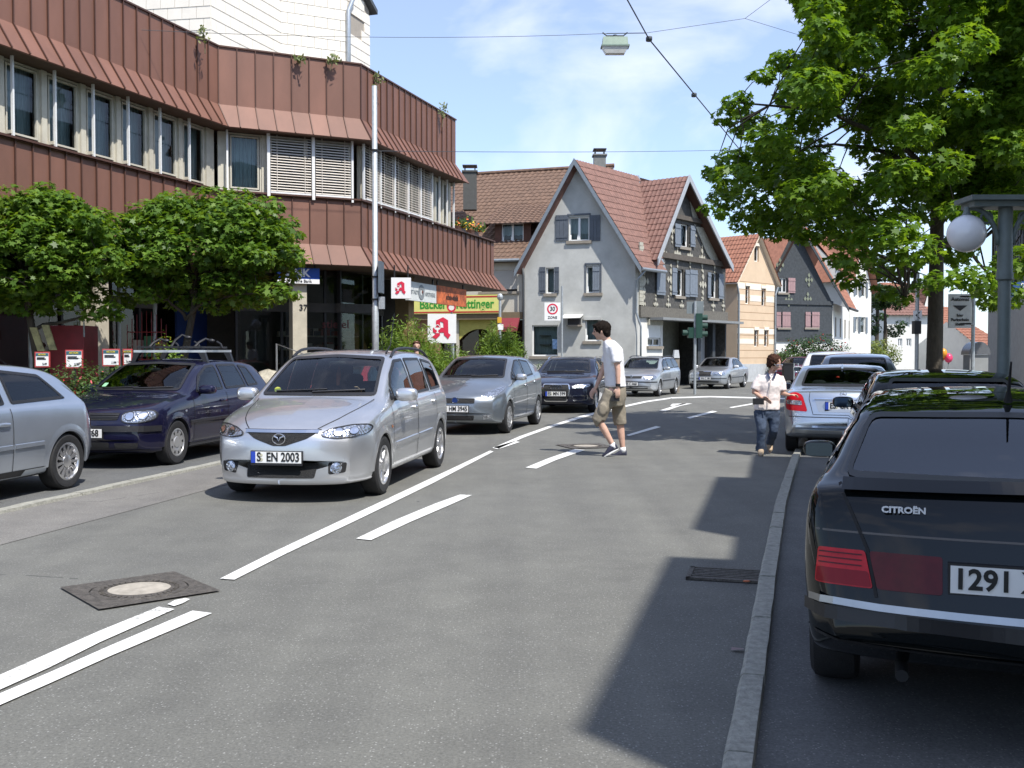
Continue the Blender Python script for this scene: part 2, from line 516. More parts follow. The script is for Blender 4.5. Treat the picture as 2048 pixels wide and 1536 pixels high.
M_CHROME = pm('chrome', (0.75, 0.76, 0.78), 0.12, metal=1.0, var=0.04)
M_INT = pm('car_interior', (0.022, 0.022, 0.025), 0.8, var=0.3, scale=12)
M_SEAT = pm('seat_fabric', (0.035, 0.035, 0.04), 0.9, var=0.35, scale=30)
M_WSHIELD = glass('windscreen_glass', (0.62, 0.72, 0.68), 1.48)
M_SIDEG = glass('side_glass', (0.50, 0.58, 0.56), 1.55)
M_DARKG = glass('privacy_glass', (0.24, 0.28, 0.30), 1.6)
M_HEAD = lamp_mat('headlamp', (0.62, 0.65, 0.70), 38)
M_TAIL = pm('tail_lamp', (0.52, 0.008, 0.018), .3, var=.15, scale=30, coat=.35, spec=.15)
M_TAILD = pm('tail_lamp_dark', (0.085, 0.004, 0.008), .3, var=.2, scale=20, coat=.35, spec=.1)
M_AMBER = lamp_mat('amber_lamp', (0.75, 0.22, 0.02), 90, 0.1)
M_PLATE = pm('plate_white', (0.80, 0.80, 0.78), 0.35, var=0.03)
M_EU = pm('plate_blue', (0.02, 0.06, 0.42), 0.4, var=0.05)
M_LETTER = pm('plate_black', (0.012, 0.012, 0.012), 0.5, var=0.0)
M_MIRG = pm('mirror_glass', (0.10, 0.14, 0.18), 0.03, metal=1.0, var=0.02)
# ------------------------------------------------------------------ ground, road, kerbs, markings
def sheet(name, pts, z, mat, kind='structure', label=None):
 mb = MB(); mb.poly([(p[0], p[1], z) for p in pts])
 return tag(obj(name, mb, mat), label=label, kind=kind)
mb = MB(); mb.quad((-900, -300, -0.03), (900, -300, -0.03), (900, 1800, -0.03), (-900, 1800, -0.03))
tag(obj('ground', mb, pm('ground_grey', (0.16, 0.155, 0.14), .9, var=.3, scale=.4)), kind='structure')
def roadstrip(name, left, right, z, mat):
 mb = MB()
 for i in range(len(left) - 1):
  mb.quad((*left[i], z), (*right[i], z), (*right[i + 1], z), (*left[i + 1], z))
 return tag(obj(name, mb, mat), kind='structure')
KR = [(-0.58, -1.2), (0.40, 2.2), (0.82, 3.67), (1.20, 5.0), (1.69, 6.74), (2.63, 10.0), (3.95, 14.3), (5.15, 18.0), (7.4, 25.0), (10.6, 35.0), (15.5, 48.0), (26, 74), (50, 130)]
KL = [(-7.3, -3.0), (-5.95, 4.0), (-4.81, 9.62), (-3.87, 14.57), (-3.05, 18.5), (-1.9, 24.0), (-0.6, 30.0), (1.2, 37.0), (3.4, 44.0)]
def off(line, d):
 res = []
 for i, p in enumerate(line):
  a = Vector(line[max(0, i - 1)]); b = Vector(line[min(len(line) - 1, i + 1)])
  t = (b - a).normalized(); n_ = Vector((t.y, -t.x))
  q = Vector(p) + n_ * d
  res.append((q.x, q.y))
 return res
mb = MB(); mb.poly([(-40, -20, 0), (40, -20, 0), (90, 60, 0), (120, 160, 0), (-10, 160, 0), (-30, 60, 0)])
tag(obj('road', mb, M_ASPH), kind='structure')
def strip_poly(name, line, d0, d1, z, mat):
 a, b = off(line, d0), off(line, d1)
 mb = MB()
 for i in range(len(line) - 1): mb.quad((*a[i], z), (*b[i], z), (*b[i + 1], z), (*a[i + 1], z))
 return tag(obj(name, mb, mat), kind='structure')
strip_poly('parking_lane', KR, 0.06, 2.35, 0.004, M_ASPH2)
strip_poly('parking_lane', KL[:8], -2.3, -0.1, 0.004, M_ASPH2)
strip_poly('gutter', KL[:8], 0.1, 1.15, 0.004, M_ASPHL)
def kerb_row(name, line, d0, d1, ln, ztop, zlip, gap=0.012, seed=1):
 """kerb stones one by one along a line"""
 rnd = random.Random(seed)
 a, b = off(line, d0), off(line, d1)
 cum = [0.0]
 for i in range(len(line) - 1): cum.append(cum[-1] + (Vector(line[i + 1]) - Vector(line[i])).length)
 def at(arr, t):
  for i in range(len(cum) - 1):
   if cum[i] <= t <= cum[i + 1]:
    f = (t - cum[i]) / (cum[i + 1] - cum[i]); return Vector(arr[i]).lerp(Vector(arr[i + 1]), f)
  return Vector(arr[-1])
 root = thing(name, None, None, (line[0][0], line[0][1], 0)); root['kind'] = 'structure'
 t = 0.0
 while t < cum[-1] - 0.3:
  l_ = ln * rnd.uniform(0.85, 1.15)
  e = min(t + l_ - gap, cum[-1])
  mb = MB(); rows = []
  m = 5
  for k in range(m + 1):
   q = t + (e - t) * k / m
   pa, pb = at(a, q), at(b, q)
   j = lambda s_: rnd.uniform(-s_, s_)
   dz = rnd.uniform(-.004, .004)
   pa2 = pa + (pb - pa) * (0.03 + j(.025)); pb2 = pb + (pb - pa) * j(.025)
   rows.append([Vector((pa2.x, pa2.y, -0.02)), Vector((pa2.x, pa2.y, zlip + dz)), Vector((*pa2.lerp(pb2, .14 + j(.04)), ztop + dz)), Vector((*pa2.lerp(pb2, .6), ztop + dz + j(.003))), Vector((*pb2.lerp(pa2, .06), ztop + dz)), Vector((pb2.x, pb2.y, -0.02))])
  for k in range(m):
   for c_ in range(5): mb.quad(rows[k][c_], rows[k][c_ + 1], rows[k + 1][c_ + 1], rows[k + 1][c_])
  mb.poly(rows[0][::-1]); mb.poly(rows[-1])
  obj('kerb_stone', mb, M_KERB, root, smooth=True, auto=50)
  t += l_
 return root
kerb_row('kerb', KR[:9], -0.052, 0.062, 0.95, 0.05, 0.035, seed=3)
kerb_row('kerb', KL[:8], -0.08, 0.08, 0.9, 0.03, 0.018, seed=5)
def slab(name, line, d0, d1, z, mat):
 a, b = off(line, d0), off(line, d1)
 mb = MB()
 for i in range(len(line) - 1):
  mb.hexa([(*a[i], -.02), (*b[i], -.02), (*b[i + 1], -.02), (*a[i + 1], -.02), (*a[i], z), (*b[i], z), (*b[i + 1], z), (*a[i + 1], z)])
 return tag(obj(name, mb, mat), kind='structure')
slab('pavement', KR[:10], 2.36, 9.0, 0.11, M_PAVE)
slab('pavement', KL[:8], -9.0, -2.31, 0.11, M_PAVE)
ROADM = []
def mark(pts_px, z=0.008):
 mb = MB(); mb.poly([gp(x, y, z) for x, y in pts_px])
 ROADM.append(obj('road_marking', mb, M_PAINT)); tag(ROADM[-1], kind='structure')
def mark_line(top, bot):
 """strip between two pixel polylines"""
 mb = MB()
 for i in range(len(top) - 1): mb.quad(gp(*bot[i], .008), gp(*bot[i + 1], .008), gp(*top[i + 1], .008), gp(*top[i], .008))
 tag(obj('road_marking', mb, M_PAINT), kind='structure')
mark_line([(-60, 1376), (100, 1305), (200, 1261), (318, 1213)], [(-60, 1406), (100, 1334), (200, 1284), (349, 1218)])
mark_line([(-60, 1412), (100, 1344), (220, 1291), (385, 1221)], [(-60, 1436), (100, 1366), (220, 1312), (424, 1226)])
mark_line([(440, 1157), (540, 1107), (700, 1032), (850, 962), (980, 901)], [(469, 1159), (566, 1110), (722, 1036), (866, 966), (987, 903)])
mark_line([(985, 896), (1040, 872), (1100, 851)], [(995, 898), (1050, 874), (1108, 853)])
mark_line([(985, 895), (1030, 882)], [(1000, 897), (1040, 884)])
mark_line([(1100, 851), (1160, 832), (1220, 817), (1290, 802), (1340, 795)], [(1108, 853), (1168, 834.5), (1228, 819), (1296, 804), (1345, 797)])
mark_line([(712, 1077), (790, 1040), (870, 1007), (920, 989)], [(742, 1080), (822, 1043), (892, 1013), (944, 990)])
mark_line([(1051, 935), (1095, 917), (1150, 898)], [(1073, 937), (1112, 920), (1170, 900)])
mark_line([(1252, 870), (1312, 852)], [(1258, 872), (1322, 854)])
mark_line([(1373, 835), (1425, 821.5)], [(1380, 837), (1435, 823)])
mark_line([(1458, 814.5), (1504, 806.5)], [(1464, 816), (1510, 808)])
mark_line([(1340, 794.5), (1420, 792), (1570, 796)], [(1341, 797), (1420, 794.5), (1570, 798.5)])
mark([(1318, 821), (1366, 806.5), (1385, 807), (1362, 811.5), (1331, 822)])
mark([(1340, 811.5), (1345, 807.5), (1374, 806.5), (1366, 809), (1346, 813)])
mark_line([(1130, 893), (1160, 890)], [(1134, 895), (1164, 892)])
mark([(335, 1208), (350, 1200), (370, 1196), (380, 1198), (366, 1206), (348, 1212)])
def manhole(px, py, name, label, size=1.0, ang=12):
 c = gp(px, py)
 root = thing(name, label, 'manhole', (c.x, c.y, 0), R(ang))
 iron = pm('cast_iron', (0.10, 0.09, 0.078), .65, metal=.2, var=.5, scale=30, bump=.8, bscale=90)
 conc = pm('manhole_concrete', (0.34, 0.31, 0.26), .9, var=.25, scale=12, bump=.3)
 h = size / 2
 f = MB()
 n_ = 40
 ring = [(0.80 * h * math.cos(2 * math.pi * k / n_), 0.80 * h * math.sin(2 * math.pi * k / n_)) for k in range(n_)]
 sq = []
 for k in range(n_):
  a = 2 * math.pi * k / n_; m_ = max(abs(math.cos(a)), abs(math.sin(a))); sq.append((h * math.cos(a) / m_, h * math.sin(a) / m_))
 for k in range(n_):
  k2 = (k + 1) % n_
  f.quad((*ring[k], .012), (*ring[k2], .012), (*sq[k2], .012), (*sq[k], .012))
 obj('frame', f, iron, root, local=True)
 rg = MB(); rg.lathe([(.79 * h, .006), (.77 * h, .015), (.70 * h, .015), (.66 * h, .010), (.56 * h, .010), (.53 * h, .016), (.51 * h, .016)], 40); obj('lid_ring', rg, iron, root, local=True, smooth=True, auto=30)
 rb = MB()
 for k in range(36):
  a = 2 * math.pi * k / 36
  q = lambda r_, d, z: (r_ * h * math.cos(a + d), r_ * h * math.sin(a + d), z)
  rb.hexa([q(.57, -.03, .009), q(.65, -.03, .009), q(.65, .03, .009), q(.57, .03, .009), q(.57, -.03, .016), q(.65, -.03, .016), q(.65, .03, .016), q(.57, .03, .016)])
 obj('ribs', rb, iron, root, local=True)['kind'] = 'stuff'
 cc = MB(); cc.lathe([(.51 * h, .013), (.3 * h, .014), (.001, .014)], 40); obj('concrete_infill', cc, conc, root, local=True)
 return root
manhole(279, 1181, 'manhole_cover', 'square iron manhole frame with round concrete infill between the white lines, near', 0.74, 40)
manhole(1172, 893, 'manhole_cover', 'square manhole frame with round infill beside the walking man', 0.78, 18)
c0 = gp(1452, 1153)
gr = thing('drain_grate', 'iron drain grate with slots beside the right kerb', 'drain', (c0.x, c0.y, 0), R(-15))
iron = MATS['cast_iron']
mb = MB(); w_, d_ = .25, .18
mb.box(-w_, w_, -d_, d_, -.0, .006); obj('pit', mb, M_BLKM, gr, local=True)
mb = MB()
for (x0, x1, y0, y1) in ((-w_, w_, -d_, -d_ + .025), (-w_, w_, d_ - .025, d_), (-w_, -w_ + .03, -d_, d_), (w_ - .03, w_, -d_, d_)): mb.box(x0, x1, y0, y1, .004, .02)
obj('frame', mb, iron, gr, local=True)
for k in range(6):
 mb = MB(); y = -d_ + .055 + k * .05; mb.box(-w_ + .03, w_ - .03, y - .013, y + .013, .006, .017); obj('bar', mb, iron, gr, local=True)
# ------------------------------------------------------------------ car builder
def chaikin(pts, it, closed=False):
 for _ in range(it):
  q = [pts[0]]
  for i in range(len(pts) - 1):
   a, b = pts[i], pts[i + 1]
   q.append(tuple(a[k] * 0.75 + b[k] * 0.25 for k in range(len(a))))
   q.append(tuple(a[k] * 0.25 + b[k] * 0.75 for k in range(len(a))))
  q.append(pts[-1])
  pts = q
 return pts
def lin(pts, it=2):
 p = chaikin([tuple(q) for q in pts], it)
 xs = np.array([q[0] for q in p]); zs = np.array([q[1] for q in p])
 return lambda x: float(np.interp(x, xs, zs))
def inside(poly, x, z):
 c = False
 n = len(poly)
 j = n - 1
 for i in range(n):
  xi, zi = poly[i]; xj, zj = poly[j]
  if (zi > z) != (zj > z) and x < (xj - xi) * (z - zi) / (zj - zi) + xi: c = not c
  j = i
 return c
def inside_np(poly, X, Z):
 c = np.zeros(len(X), dtype=bool)
 j = len(poly) - 1
 for i in range(len(poly)):
  xi, zi = poly[i]; xj, zj = poly[j]
  if abs(zj - zi) > 1e-12:
   c ^= ((zi > Z) != (zj > Z)) & (X < (xj - xi) * (Z - zi) / (zj - zi) + xi)
  j = i
 return c
def round_poly(poly, r):
 """rounded corners for a closed 2-d polygon"""
 res = []
 n = len(poly)
 for i in range(n):
  p = Vector(poly[i]); a = Vector(poly[i - 1]) - p; b = Vector(poly[(i + 1) % n]) - p
  ra = min(r, a.length * 0.45); rb = min(r, b.length * 0.45)
  A = p + a.normalized() * ra; B = p + b.normalized() * rb
  for t in (0, 0.33, 0.67, 1):
   res.append(tuple(A * (1 - t) ** 2 + p * 2 * t * (1 - t) + B * t * t))
 return res
def inset_poly(poly, d):
 """move every edge inwards by d"""
 n = len(poly)
 area = sum(poly[i][0] * poly[(i + 1) % n][1] - poly[(i + 1) % n][0] * poly[i][1] for i in range(n))
 s = 1 if area > 0 else -1
 res = []
 for i in range(n):
  p0, p1, p2 = Vector(poly[i - 1]), Vector(poly[i]), Vector(poly[(i + 1) % n])
  e1 = (p1 - p0); e2 = (p2 - p1)
  if e1.length < 1e-7 or e2.length < 1e-7: res.append(tuple(p1)); continue
  n1 = Vector((-e1.y, e1.x)).normalized() * s; n2 = Vector((-e2.y, e2.x)).normalized() * s
  nn = (n1 + n2)
  if nn.length < 1e-6: nn = n1
  nn.normalize()
  k = d / max(0.5, nn.dot(n1))
  res.append(tuple(p1 + nn * k))
 return res
def resample(poly, sp):
 res = []
 n = len(poly)
 for i in range(n):
  a, b = Vector(poly[i]), Vector(poly[(i + 1) % n])
  m = max(1, int((b - a).length / sp + 0.5))
  for k in range(m): res.append(tuple(a.lerp(b, k / m)))
 return res
def tri_poly(poly, sp, hole=None):
 """triangulated 2-d polygon (optionally a ring) with inner points"""
 ring = resample(poly, sp)
 vs = [Vector(p) for p in ring]
 faces = [list(range(len(vs)))]
 edges = [(i, (i + 1) % len(ring)) for i in range(len(ring))]
 if hole is not None:
  hr = resample(hole, sp); o = len(vs)
  vs += [Vector(p) for p in hr]
  edges += [(o + i, o + (i + 1) % len(hr)) for i in range(len(hr))]
 else:
  xs = [p[0] for p in ring]; zs = [p[1] for p in ring]
  ins = inset_poly(ring, sp * 0.4)
  x = min(xs) + sp * 0.5
  while x < max(xs):
   z = min(zs) + sp * 0.5
   while z < max(zs):
    if inside(ring, x, z) and inside(ins, x, z): vs.append(Vector((x, z)))
    z += sp
   x += sp
 r = delaunay_2d_cdt([Vector((v[0], v[1])) for v in vs], edges, [], 1, 1e-6)
 V = [(v.x, v.y) for v in r[0]]
 F = []
 for f in r[2]:
  cx = sum(V[i][0] for i in f) / len(f); cz = sum(V[i][1] for i in f) / len(f)
  if not inside(ring, cx, cz): continue
  if hole is not None and inside(hr, cx, cz): continue
  F.append(list(f))
 return V, F
WHEELS = {}
def wheel_meshes(Rw, rim, width, style):
 key = (round(Rw, 3), round(rim, 3), style)
 if key in WHEELS: return WHEELS[key]
 M = Matrix.Rotation(R(90), 4, 'X')
 w = width / 2
 t = MB()
 t.lathe([(rim - 0.01, -w * 0.9), (rim + 0.01, -w), (Rw - 0.03, -w * 1.02), (Rw - 0.008, -w * 0.85), (Rw, -w * 0.5), (Rw, w * 0.5), (Rw - 0.008, w * 0.85), (Rw - 0.03, w * 1.02),
 (rim + 0.012, w * 1.0), (rim - 0.005, w * 0.88), (rim - 0.02, w * 0.6)], 36, M)
 r = MB()
 r.lathe([(rim - 0.004, w * 0.86), (rim + 0.004, w * 0.97), (rim - 0.014, w * 0.99), (rim - 0.022, w * 0.85), (rim - 0.03, w * 0.1), (rim - 0.06, -w * 0.5)], 36, M)
 r.lathe([(rim - 0.03, -w * 0.3), (0.02, -w * 0.3)], 24, M, 1)
 r.lathe([(rim * 0.72, -w * 0.1), (0.06, -w * 0.05)], 24, M, 2)
 z0 = w * 0.62
 if style[0] == 'spoke':
  n, wid = style[1], style[2]
  r.lathe([(0.075, z0 - 0.03), (0.07, z0 + 0.025), (0.03, z0 + 0.032), (0.001, z0 + 0.032)], 20, M)
  for k in range(n):
   a = 2 * math.pi * k / n
   ca, sa = math.cos(a), math.sin(a)
   def q(rr, tt, zz): return M @ Vector((rr * ca - tt * sa, rr * sa + tt * ca, zz))
   wi, wo = wid * 0.8, wid * (1.25 if n < 8 else 1.0)
   ri, ro = 0.05, rim - 0.012
   r.hexa([q(ri, -wi, z0 - 0.035), q(ro, -wo, z0 - 0.02), q(ro, wo, z0 - 0.02), q(ri, wi, z0 - 0.035),
 q(ri, -wi * 0.7, z0 + 0.02), q(ro, -wo * 0.75, w * 0.84), q(ro, wo * 0.75, w * 0.84), q(ri, wi * 0.7, z0 + 0.02)])
 else:
  n = style[1]
  r.lathe([(rim - 0.012, w * 0.88), (rim * 0.82, w * 0.94), (rim * 0.5, w * 0.86), (0.08, w * 0.82), (0.07, w * 0.92), (0.001, w * 0.93)], 36, M)
  for k in range(n):
   a = 2 * math.pi * k / n
   pts = []
   for ang, rr in ((-0.12, rim * 0.86), (0.12, rim * 0.86), (0.09, rim * 0.66), (-0.09, rim * 0.66)):
    pts.append(M @ Vector((rr * math.cos(a + ang), rr * math.sin(a + ang), w * (0.955 if rr > rim * 0.8 else 0.925))))
   r.poly(pts, 1)
 me = []
 for nm, mb, ms in (('tyre', t, [M_TYRE]), ('rim', r, [M_RIM if style[0] == 'spoke' else M_HUB, M_BLKM, M_CHROME])):
  m = bpy.data.meshes.new(nm); m.from_pydata([tuple(p) for p in mb.v], [], mb.f)
  for q in ms: m.materials.append(q)
  if len(ms) > 1: m.polygons.foreach_set('material_index', mb.m)
  m.polygons.foreach_set('use_smooth', [True] * len(m.polygons)); m.set_sharp_from_angle(angle=R(35))
  me.append(m)
 WHEELS[key] = me
 return me
class Car:
 def __init__(s, **k):
  s.__dict__.update(dict(tum=0.36, shoulder=0.945, bow_f=0.26, bow_r=0.16, nst=130, plan_f=0.26, plan_r=0.22, tw=0.75, rim=0.20, tyre_w=0.19, wheel=('spoke', 5, 0.045),
 windows=[], doors=[], hood=None, arch=0.055, drop=0.06, trim=None, group=None, flare=0.45, ring=0.032, lod=1, belt_k=1.0))
  s.__dict__.update(k)
  s.topf, s.botf, s.beltf, s.crownf = lin(s.top), lin(s.bot), lin(s.belt, 1), lin(s.crown, 1)
  s.build()
 def section(s, x):
  zt, zb = s.topf(x), s.botf(x)  # sun glare on the dark shingles, painted as two cream patches
  k = 1.0
  if x < s.plan_f * 1.6: k -= 0.20 * (1 - x / (s.plan_f * 1.6)) ** 2
  if x > s.L - s.plan_r * 1.6: k -= 0.16 * (1 - (s.L - x) / (s.plan_r * 1.6)) ** 2
  w = s.W * k
  c = s.crownf(x)
  zr = zt - c
  belt = min(s.beltf(x), zr - 0.005)
  belt = max(belt, zb + 0.02)
  zr = max(zr, belt + 0.003)
  gh = zr - belt
  ws = w * s.shoulder
  wr = ws - 0.03 - s.tum * gh
  h = belt - zb
  zm = zb + h * 0.52
  f = min(1.0, gh / 0.1)
  pts = [(0, zb), (w * 0.80, zb), (w * 0.93, zb + h * 0.02), (w * 0.965, zb + h * 0.08), (w * 0.985, zb + h * 0.25), (w, zm), (w * 0.995, belt - h * 0.22), (w * 0.982, belt - h * 0.10),
 (ws + 0.012, belt - min(0.02, h * 0.03)), (ws - 0.004, belt + 0.004 * f),
 (ws - 0.010 - s.tum * gh * 0.28, belt + gh * 0.30), (ws - 0.014 - s.tum * gh * 0.62, belt + gh * 0.66),
 (wr + 0.022, max(belt, zr - 0.05 * f)), (wr - 0.012, zr + c * 0.12), (wr - 0.075, zr + c * 0.42), (wr * 0.5, zt - c * 0.16), (0, zt)]
  return chaikin(pts, 3)
 def build(s):
  L = s.L
  n = s.nst
  u = np.linspace(0, 1, n)
  e = 0.5 - 0.5 * np.cos(np.pi * u)
  xs = (0.55 * u + 0.45 * e)
  xs = np.unique(np.concatenate([xs * L, [0.004, 0.01, 0.018, 0.03, L - 0.004, L - 0.01, L - 0.018, L - 0.03]]))
  seams = sorted({v for d in s.doors for v in d} | (set(s.hood) if s.hood else set()))
  for v in seams:
   i = int(np.argmin(abs(xs - v))); xs[i] = v
  xs = np.unique(xs)
  secs = [s.section(float(x)) for x in xs]
  nr = len(secs[0])
  ns = len(xs)
  V = np.zeros((ns, 2 * nr - 1, 3))
  for i, (x, sec) in enumerate(zip(xs, secs)):
   a = np.array(sec)
   right = np.column_stack([np.full(nr, x), a[:, 0], a[:, 1]])
   left = right[::-1][1:].copy(); left[:, 1] *= -1
   V[i, :nr] = right; V[i, nr:] = left
  wf = np.clip(1 - V[..., 0] / 1.25, 0, 1) ** 1.4
  wr_ = np.clip(1 - (L - V[..., 0]) / 1.1, 0, 1) ** 1.4
  yy = np.clip(abs(V[..., 1]) / s.W, 0, 1)
  V[..., 0] += s.bow_f * wf * yy ** 2.3 - s.bow_r * wr_ * yy ** 2.3
  nc = V.shape[1]
  verts = V.reshape(-1, 3)
  quads = []
  fi = []
  for i in range(ns - 1):
   for j in range(nc):
    j2 = (j + 1) % nc
    quads.append((i * nc + j, i * nc + j2, (i + 1) * nc + j2, (i + 1) * nc + j)); fi.append((i, j))
  capf = tuple(range(nc))[::-1]; capr = tuple((ns - 1) * nc + j for j in range(nc))
  s.bvh = BVHTree.FromPolygons([Vector(v) for v in verts.tolist()], quads + [capf, capr])
  s.V = V
  tmp = bpy.data.meshes.new('skin'); tmp.from_pydata(verts.tolist(), [], quads + [capf, capr])
  nv = np.zeros(len(verts) * 3); tmp.vertices.foreach_get('normal', nv); NV = nv.reshape(-1, 3)
  bpy.data.meshes.remove(tmp)
  holes = [inset_poly(round_poly(p, 0.035), 0.012) for p in s.windows]
  wsp = inset_poly(round_poly(s.wind, 0.05), 0.012) if s.wind else None
  rwp = inset_poly(round_poly(s.rearw, 0.05), 0.012) if s.rearw else None
  s.rocker_rows = None
  q = np.array(quads)
  ctr = verts[q].mean(axis=1)
  nrm = NV[q].mean(axis=1)
  Ra = s.R + s.arch
  region = np.zeros(len(quads), dtype=int)
  FI = np.array(fi)
  hx = 0.5 * (xs[FI[:, 0]] + xs[FI[:, 0] + 1])
  X, Y, Z = ctr[:, 0], ctr[:, 1], ctr[:, 2]
  jj = np.where(FI[:, 1] < nc - 1, np.minimum(FI[:, 1], nc - 2 - FI[:, 1]), 0)
  for di, d in enumerate(s.doors):
   sel = (d[0] <= hx) & (hx <= d[1]) & (jj >= s.door_lo(nr)) & (jj < s.door_hi(nr))
   region[sel & (Y < 0)] = 2 + 2 * di; region[sel & (Y > 0)] = 3 + 2 * di
  if s.hood: region[(s.hood[0] <= hx) & (hx <= s.hood[1]) & (jj >= s.hood_row(nr))] = 1
  cut = (abs(Y) > s.W - 0.42) & (nrm[:, 2] < 0.55) & (((X - s.axf) ** 2 + (Z - s.R) ** 2 < Ra * Ra) | ((X - s.axr) ** 2 + (Z - s.R) ** 2 < Ra * Ra))
  for h in holes: cut |= (abs(nrm[:, 1]) > 0.45) & inside_np(h, X, Z)
  if wsp: cut |= (nrm[:, 0] < -0.25) & (X < L * 0.6) & inside_np(wsp, Y, Z)
  if rwp: cut |= (nrm[:, 0] > 0.12) & (X > L * 0.55) & inside_np(rwp, Y, Z)
  region[cut] = -1
  s.root = thing(s.name, s.label, s.cat, (0, 0, 0), 0, s.group)
  names = {0: 'body', 1: 'bonnet'}
  for di in range(len(s.doors)): names[2 + 2 * di] = 'door'; names[3 + 2 * di] = 'door'
  s.parts = {}
  for rg, nm in names.items():
   idx = np.nonzero(region == rg)[0]
   if len(idx) == 0: continue
   fs = [quads[k] for k in idx]
   if rg == 0: fs = fs + [capf, capr]
   used = np.unique(np.concatenate([np.array(f) for f in fs]))
   mp_ = -np.ones(len(verts), dtype=int); mp_[used] = np.arange(len(used))
   me = bpy.data.meshes.new(nm)
   me.from_pydata(verts[used].tolist(), [], [[int(mp_[v]) for v in f] for f in fs])
   me.materials.append(s.paint)
   me.polygons.foreach_set('use_smooth', [True] * len(me.polygons))
   me.normals_split_custom_set_from_vertices(NV[used].tolist())
   ob = bpy.data.objects.new(nm, me); COL.objects.link(ob); ob.parent = s.root
   s.parts[rg] = ob
  if s.trim:
   b = s.parts[0]
   b.data.materials.append(M_BLK)
  for k, p in enumerate(s.windows):
   rp = round_poly(p, 0.035)
   for sg in (-1, 1):
    g = s.patch(rp, 'side', sg, 0.004, 0.07)
    ob = s.P('side_window', g, s.winmat[k] if hasattr(s, 'winmat') else M_SIDEG)
    fr = s.patch(rp, 'side', sg, 0.007, 0.05, hole=inset_poly(rp, s.ring))
    s.P('seal', fr, M_BLK, ob)
  if s.wind:
   rp = round_poly(s.wind, 0.05)
   ob = s.P('windscreen', s.patch(rp, 'front', 1, 0.004, 0.09), M_WSHIELD)
   s.P('seal', s.patch(rp, 'front', 1, 0.007, 0.06, hole=inset_poly(rp, s.ring)), M_BLK, ob)
  if s.rearw:
   rp = round_poly(s.rearw, 0.05)
   ob = s.P('rear_window', s.patch(rp, 'rear', 1, 0.004, 0.09), getattr(s, 'rearmat', M_SIDEG))
   s.P('seal', s.patch(rp, 'rear', 1, 0.007, 0.06, hole=inset_poly(rp, s.ring)), M_BLK, ob)
  s.wheels()
  s.interior()
  for d in s.doors:
   for v in d:
    for sg in (-1, 1):
     s.line([(v, s.botf(v) + 0.10), (v, min(s.beltf(v), s.topf(v) - 0.1) - 0.01)], 'side', sg, 0.008, 'door_gap', M_BLKM)
  if s.hood:
   x0 = s.hood[0]
 def hood_row(s, nr): return int(nr * 0.66)
 def door_lo(s, nr): return int(nr * 0.20)
 def door_hi(s, nr): return int(nr * 0.60)
 def hit(s, mode, a, z, sg=1):
  if mode == 'side': o, d = Vector((a, sg * 3, z)), Vector((0, -sg, 0))
  elif mode == 'front': o, d = Vector((-3, a, z)), Vector((1, 0, 0))
  elif mode == 'rear': o, d = Vector((s.L + 3, a, z)), Vector((-1, 0, 0))
  elif mode == 'top': o, d = Vector((a, z, 4)), Vector((0, 0, -1))
  loc, nor, idx, dist = s.bvh.ray_cast(o, d)
  if loc is None: return None, None
  if nor.dot(d) > 0: nor = -nor
  return loc, nor
 def patch(s, poly, mode, sg=1, off=0.004, sp=0.05, hole=None):
  V2, F = tri_poly(poly, sp, hole)
  mb = MB(); vs = []; last = None
  bad = set()
  for i, (a, z) in enumerate(V2):
   loc, nor = s.hit(mode, a, z, sg)
   if loc is None: bad.add(i); vs.append(Vector((0, 0, 0))); continue
   vs.append(loc + nor * off)
  flip = (mode == 'side' and sg < 0) or mode == 'front' 
  F = [f for f in F if not any(i in bad for i in f)]
  if flip is False: F = [f[::-1] for f in F]
  if F:
   f = F[0]; nn = (vs[f[1]] - vs[f[0]]).cross(vs[f[2]] - vs[f[0]])
   d = {'side': Vector((0, sg, 0)), 'front': Vector((-1, 0, 0)), 'rear': Vector((1, 0, 0)), 'top': Vector((0, 0, 1))}[mode]
   if nn.dot(d) < 0: F = [g[::-1] for g in F]
  used = sorted({i for f in F for i in f}); mp_ = {v: i for i, v in enumerate(used)}
  mb.add([vs[i] for i in used], [[mp_[i] for i in f] for f in F])
  return mb
 def P(s, name, mb, mat, parent=None, smooth=True, auto=40):
  return obj(name, mb, mat, parent or s.root, smooth=smooth, local=True, auto=auto)
 def decal(s, name, poly, mode, mat, sg=1, off=0.006, sp=0.05, r=0.02, parent=None, both=False, border=None):
  res = []
  for k in ((1, -1) if both else (1,)):
   p = [(a * k, z) for a, z in poly] if mode != 'side' else poly
   p = round_poly(p, r) if r else p
   res.append(s.P(name, s.patch(p, mode, k if mode == 'side' and both else sg, off, sp), mat, parent))
   if border:
    s.P('surround', s.patch(p, mode, k if mode == 'side' and both else sg, off + 0.003, sp, hole=inset_poly(p, border[0])), border[1], res[-1])
  return res
 def line(s, pts, mode, sg, wid, name, mat, off=0.004, parent=None, sp=0.04):
  """thin strip along a polyline on the skin"""
  mb = MB()
  P2 = [Vector(p) for p in pts]
  dense = []
  for a, b in zip(P2[:-1], P2[1:]):
   m = max(1, int((b - a).length / sp))
   dense += [a.lerp(b, k / m) for k in range(m)]
  dense.append(P2[-1])
  prev = None
  for i, p in enumerate(dense):
   t = (dense[min(i + 1, len(dense) - 1)] - dense[max(0, i - 1)])
   if t.length < 1e-9: continue
   t.normalize(); nn = Vector((-t.y, t.x)) * wid / 2
   a, na = s.hit(mode, p.x + nn.x, p.y + nn.y, sg); b, nb = s.hit(mode, p.x - nn.x, p.y - nn.y, sg)
   if a is None or b is None: prev = None; continue
   cur = (a + na * off, b + nb * off)
   if prev: mb.quad(prev[0], prev[1], cur[1], cur[0])
   prev = cur
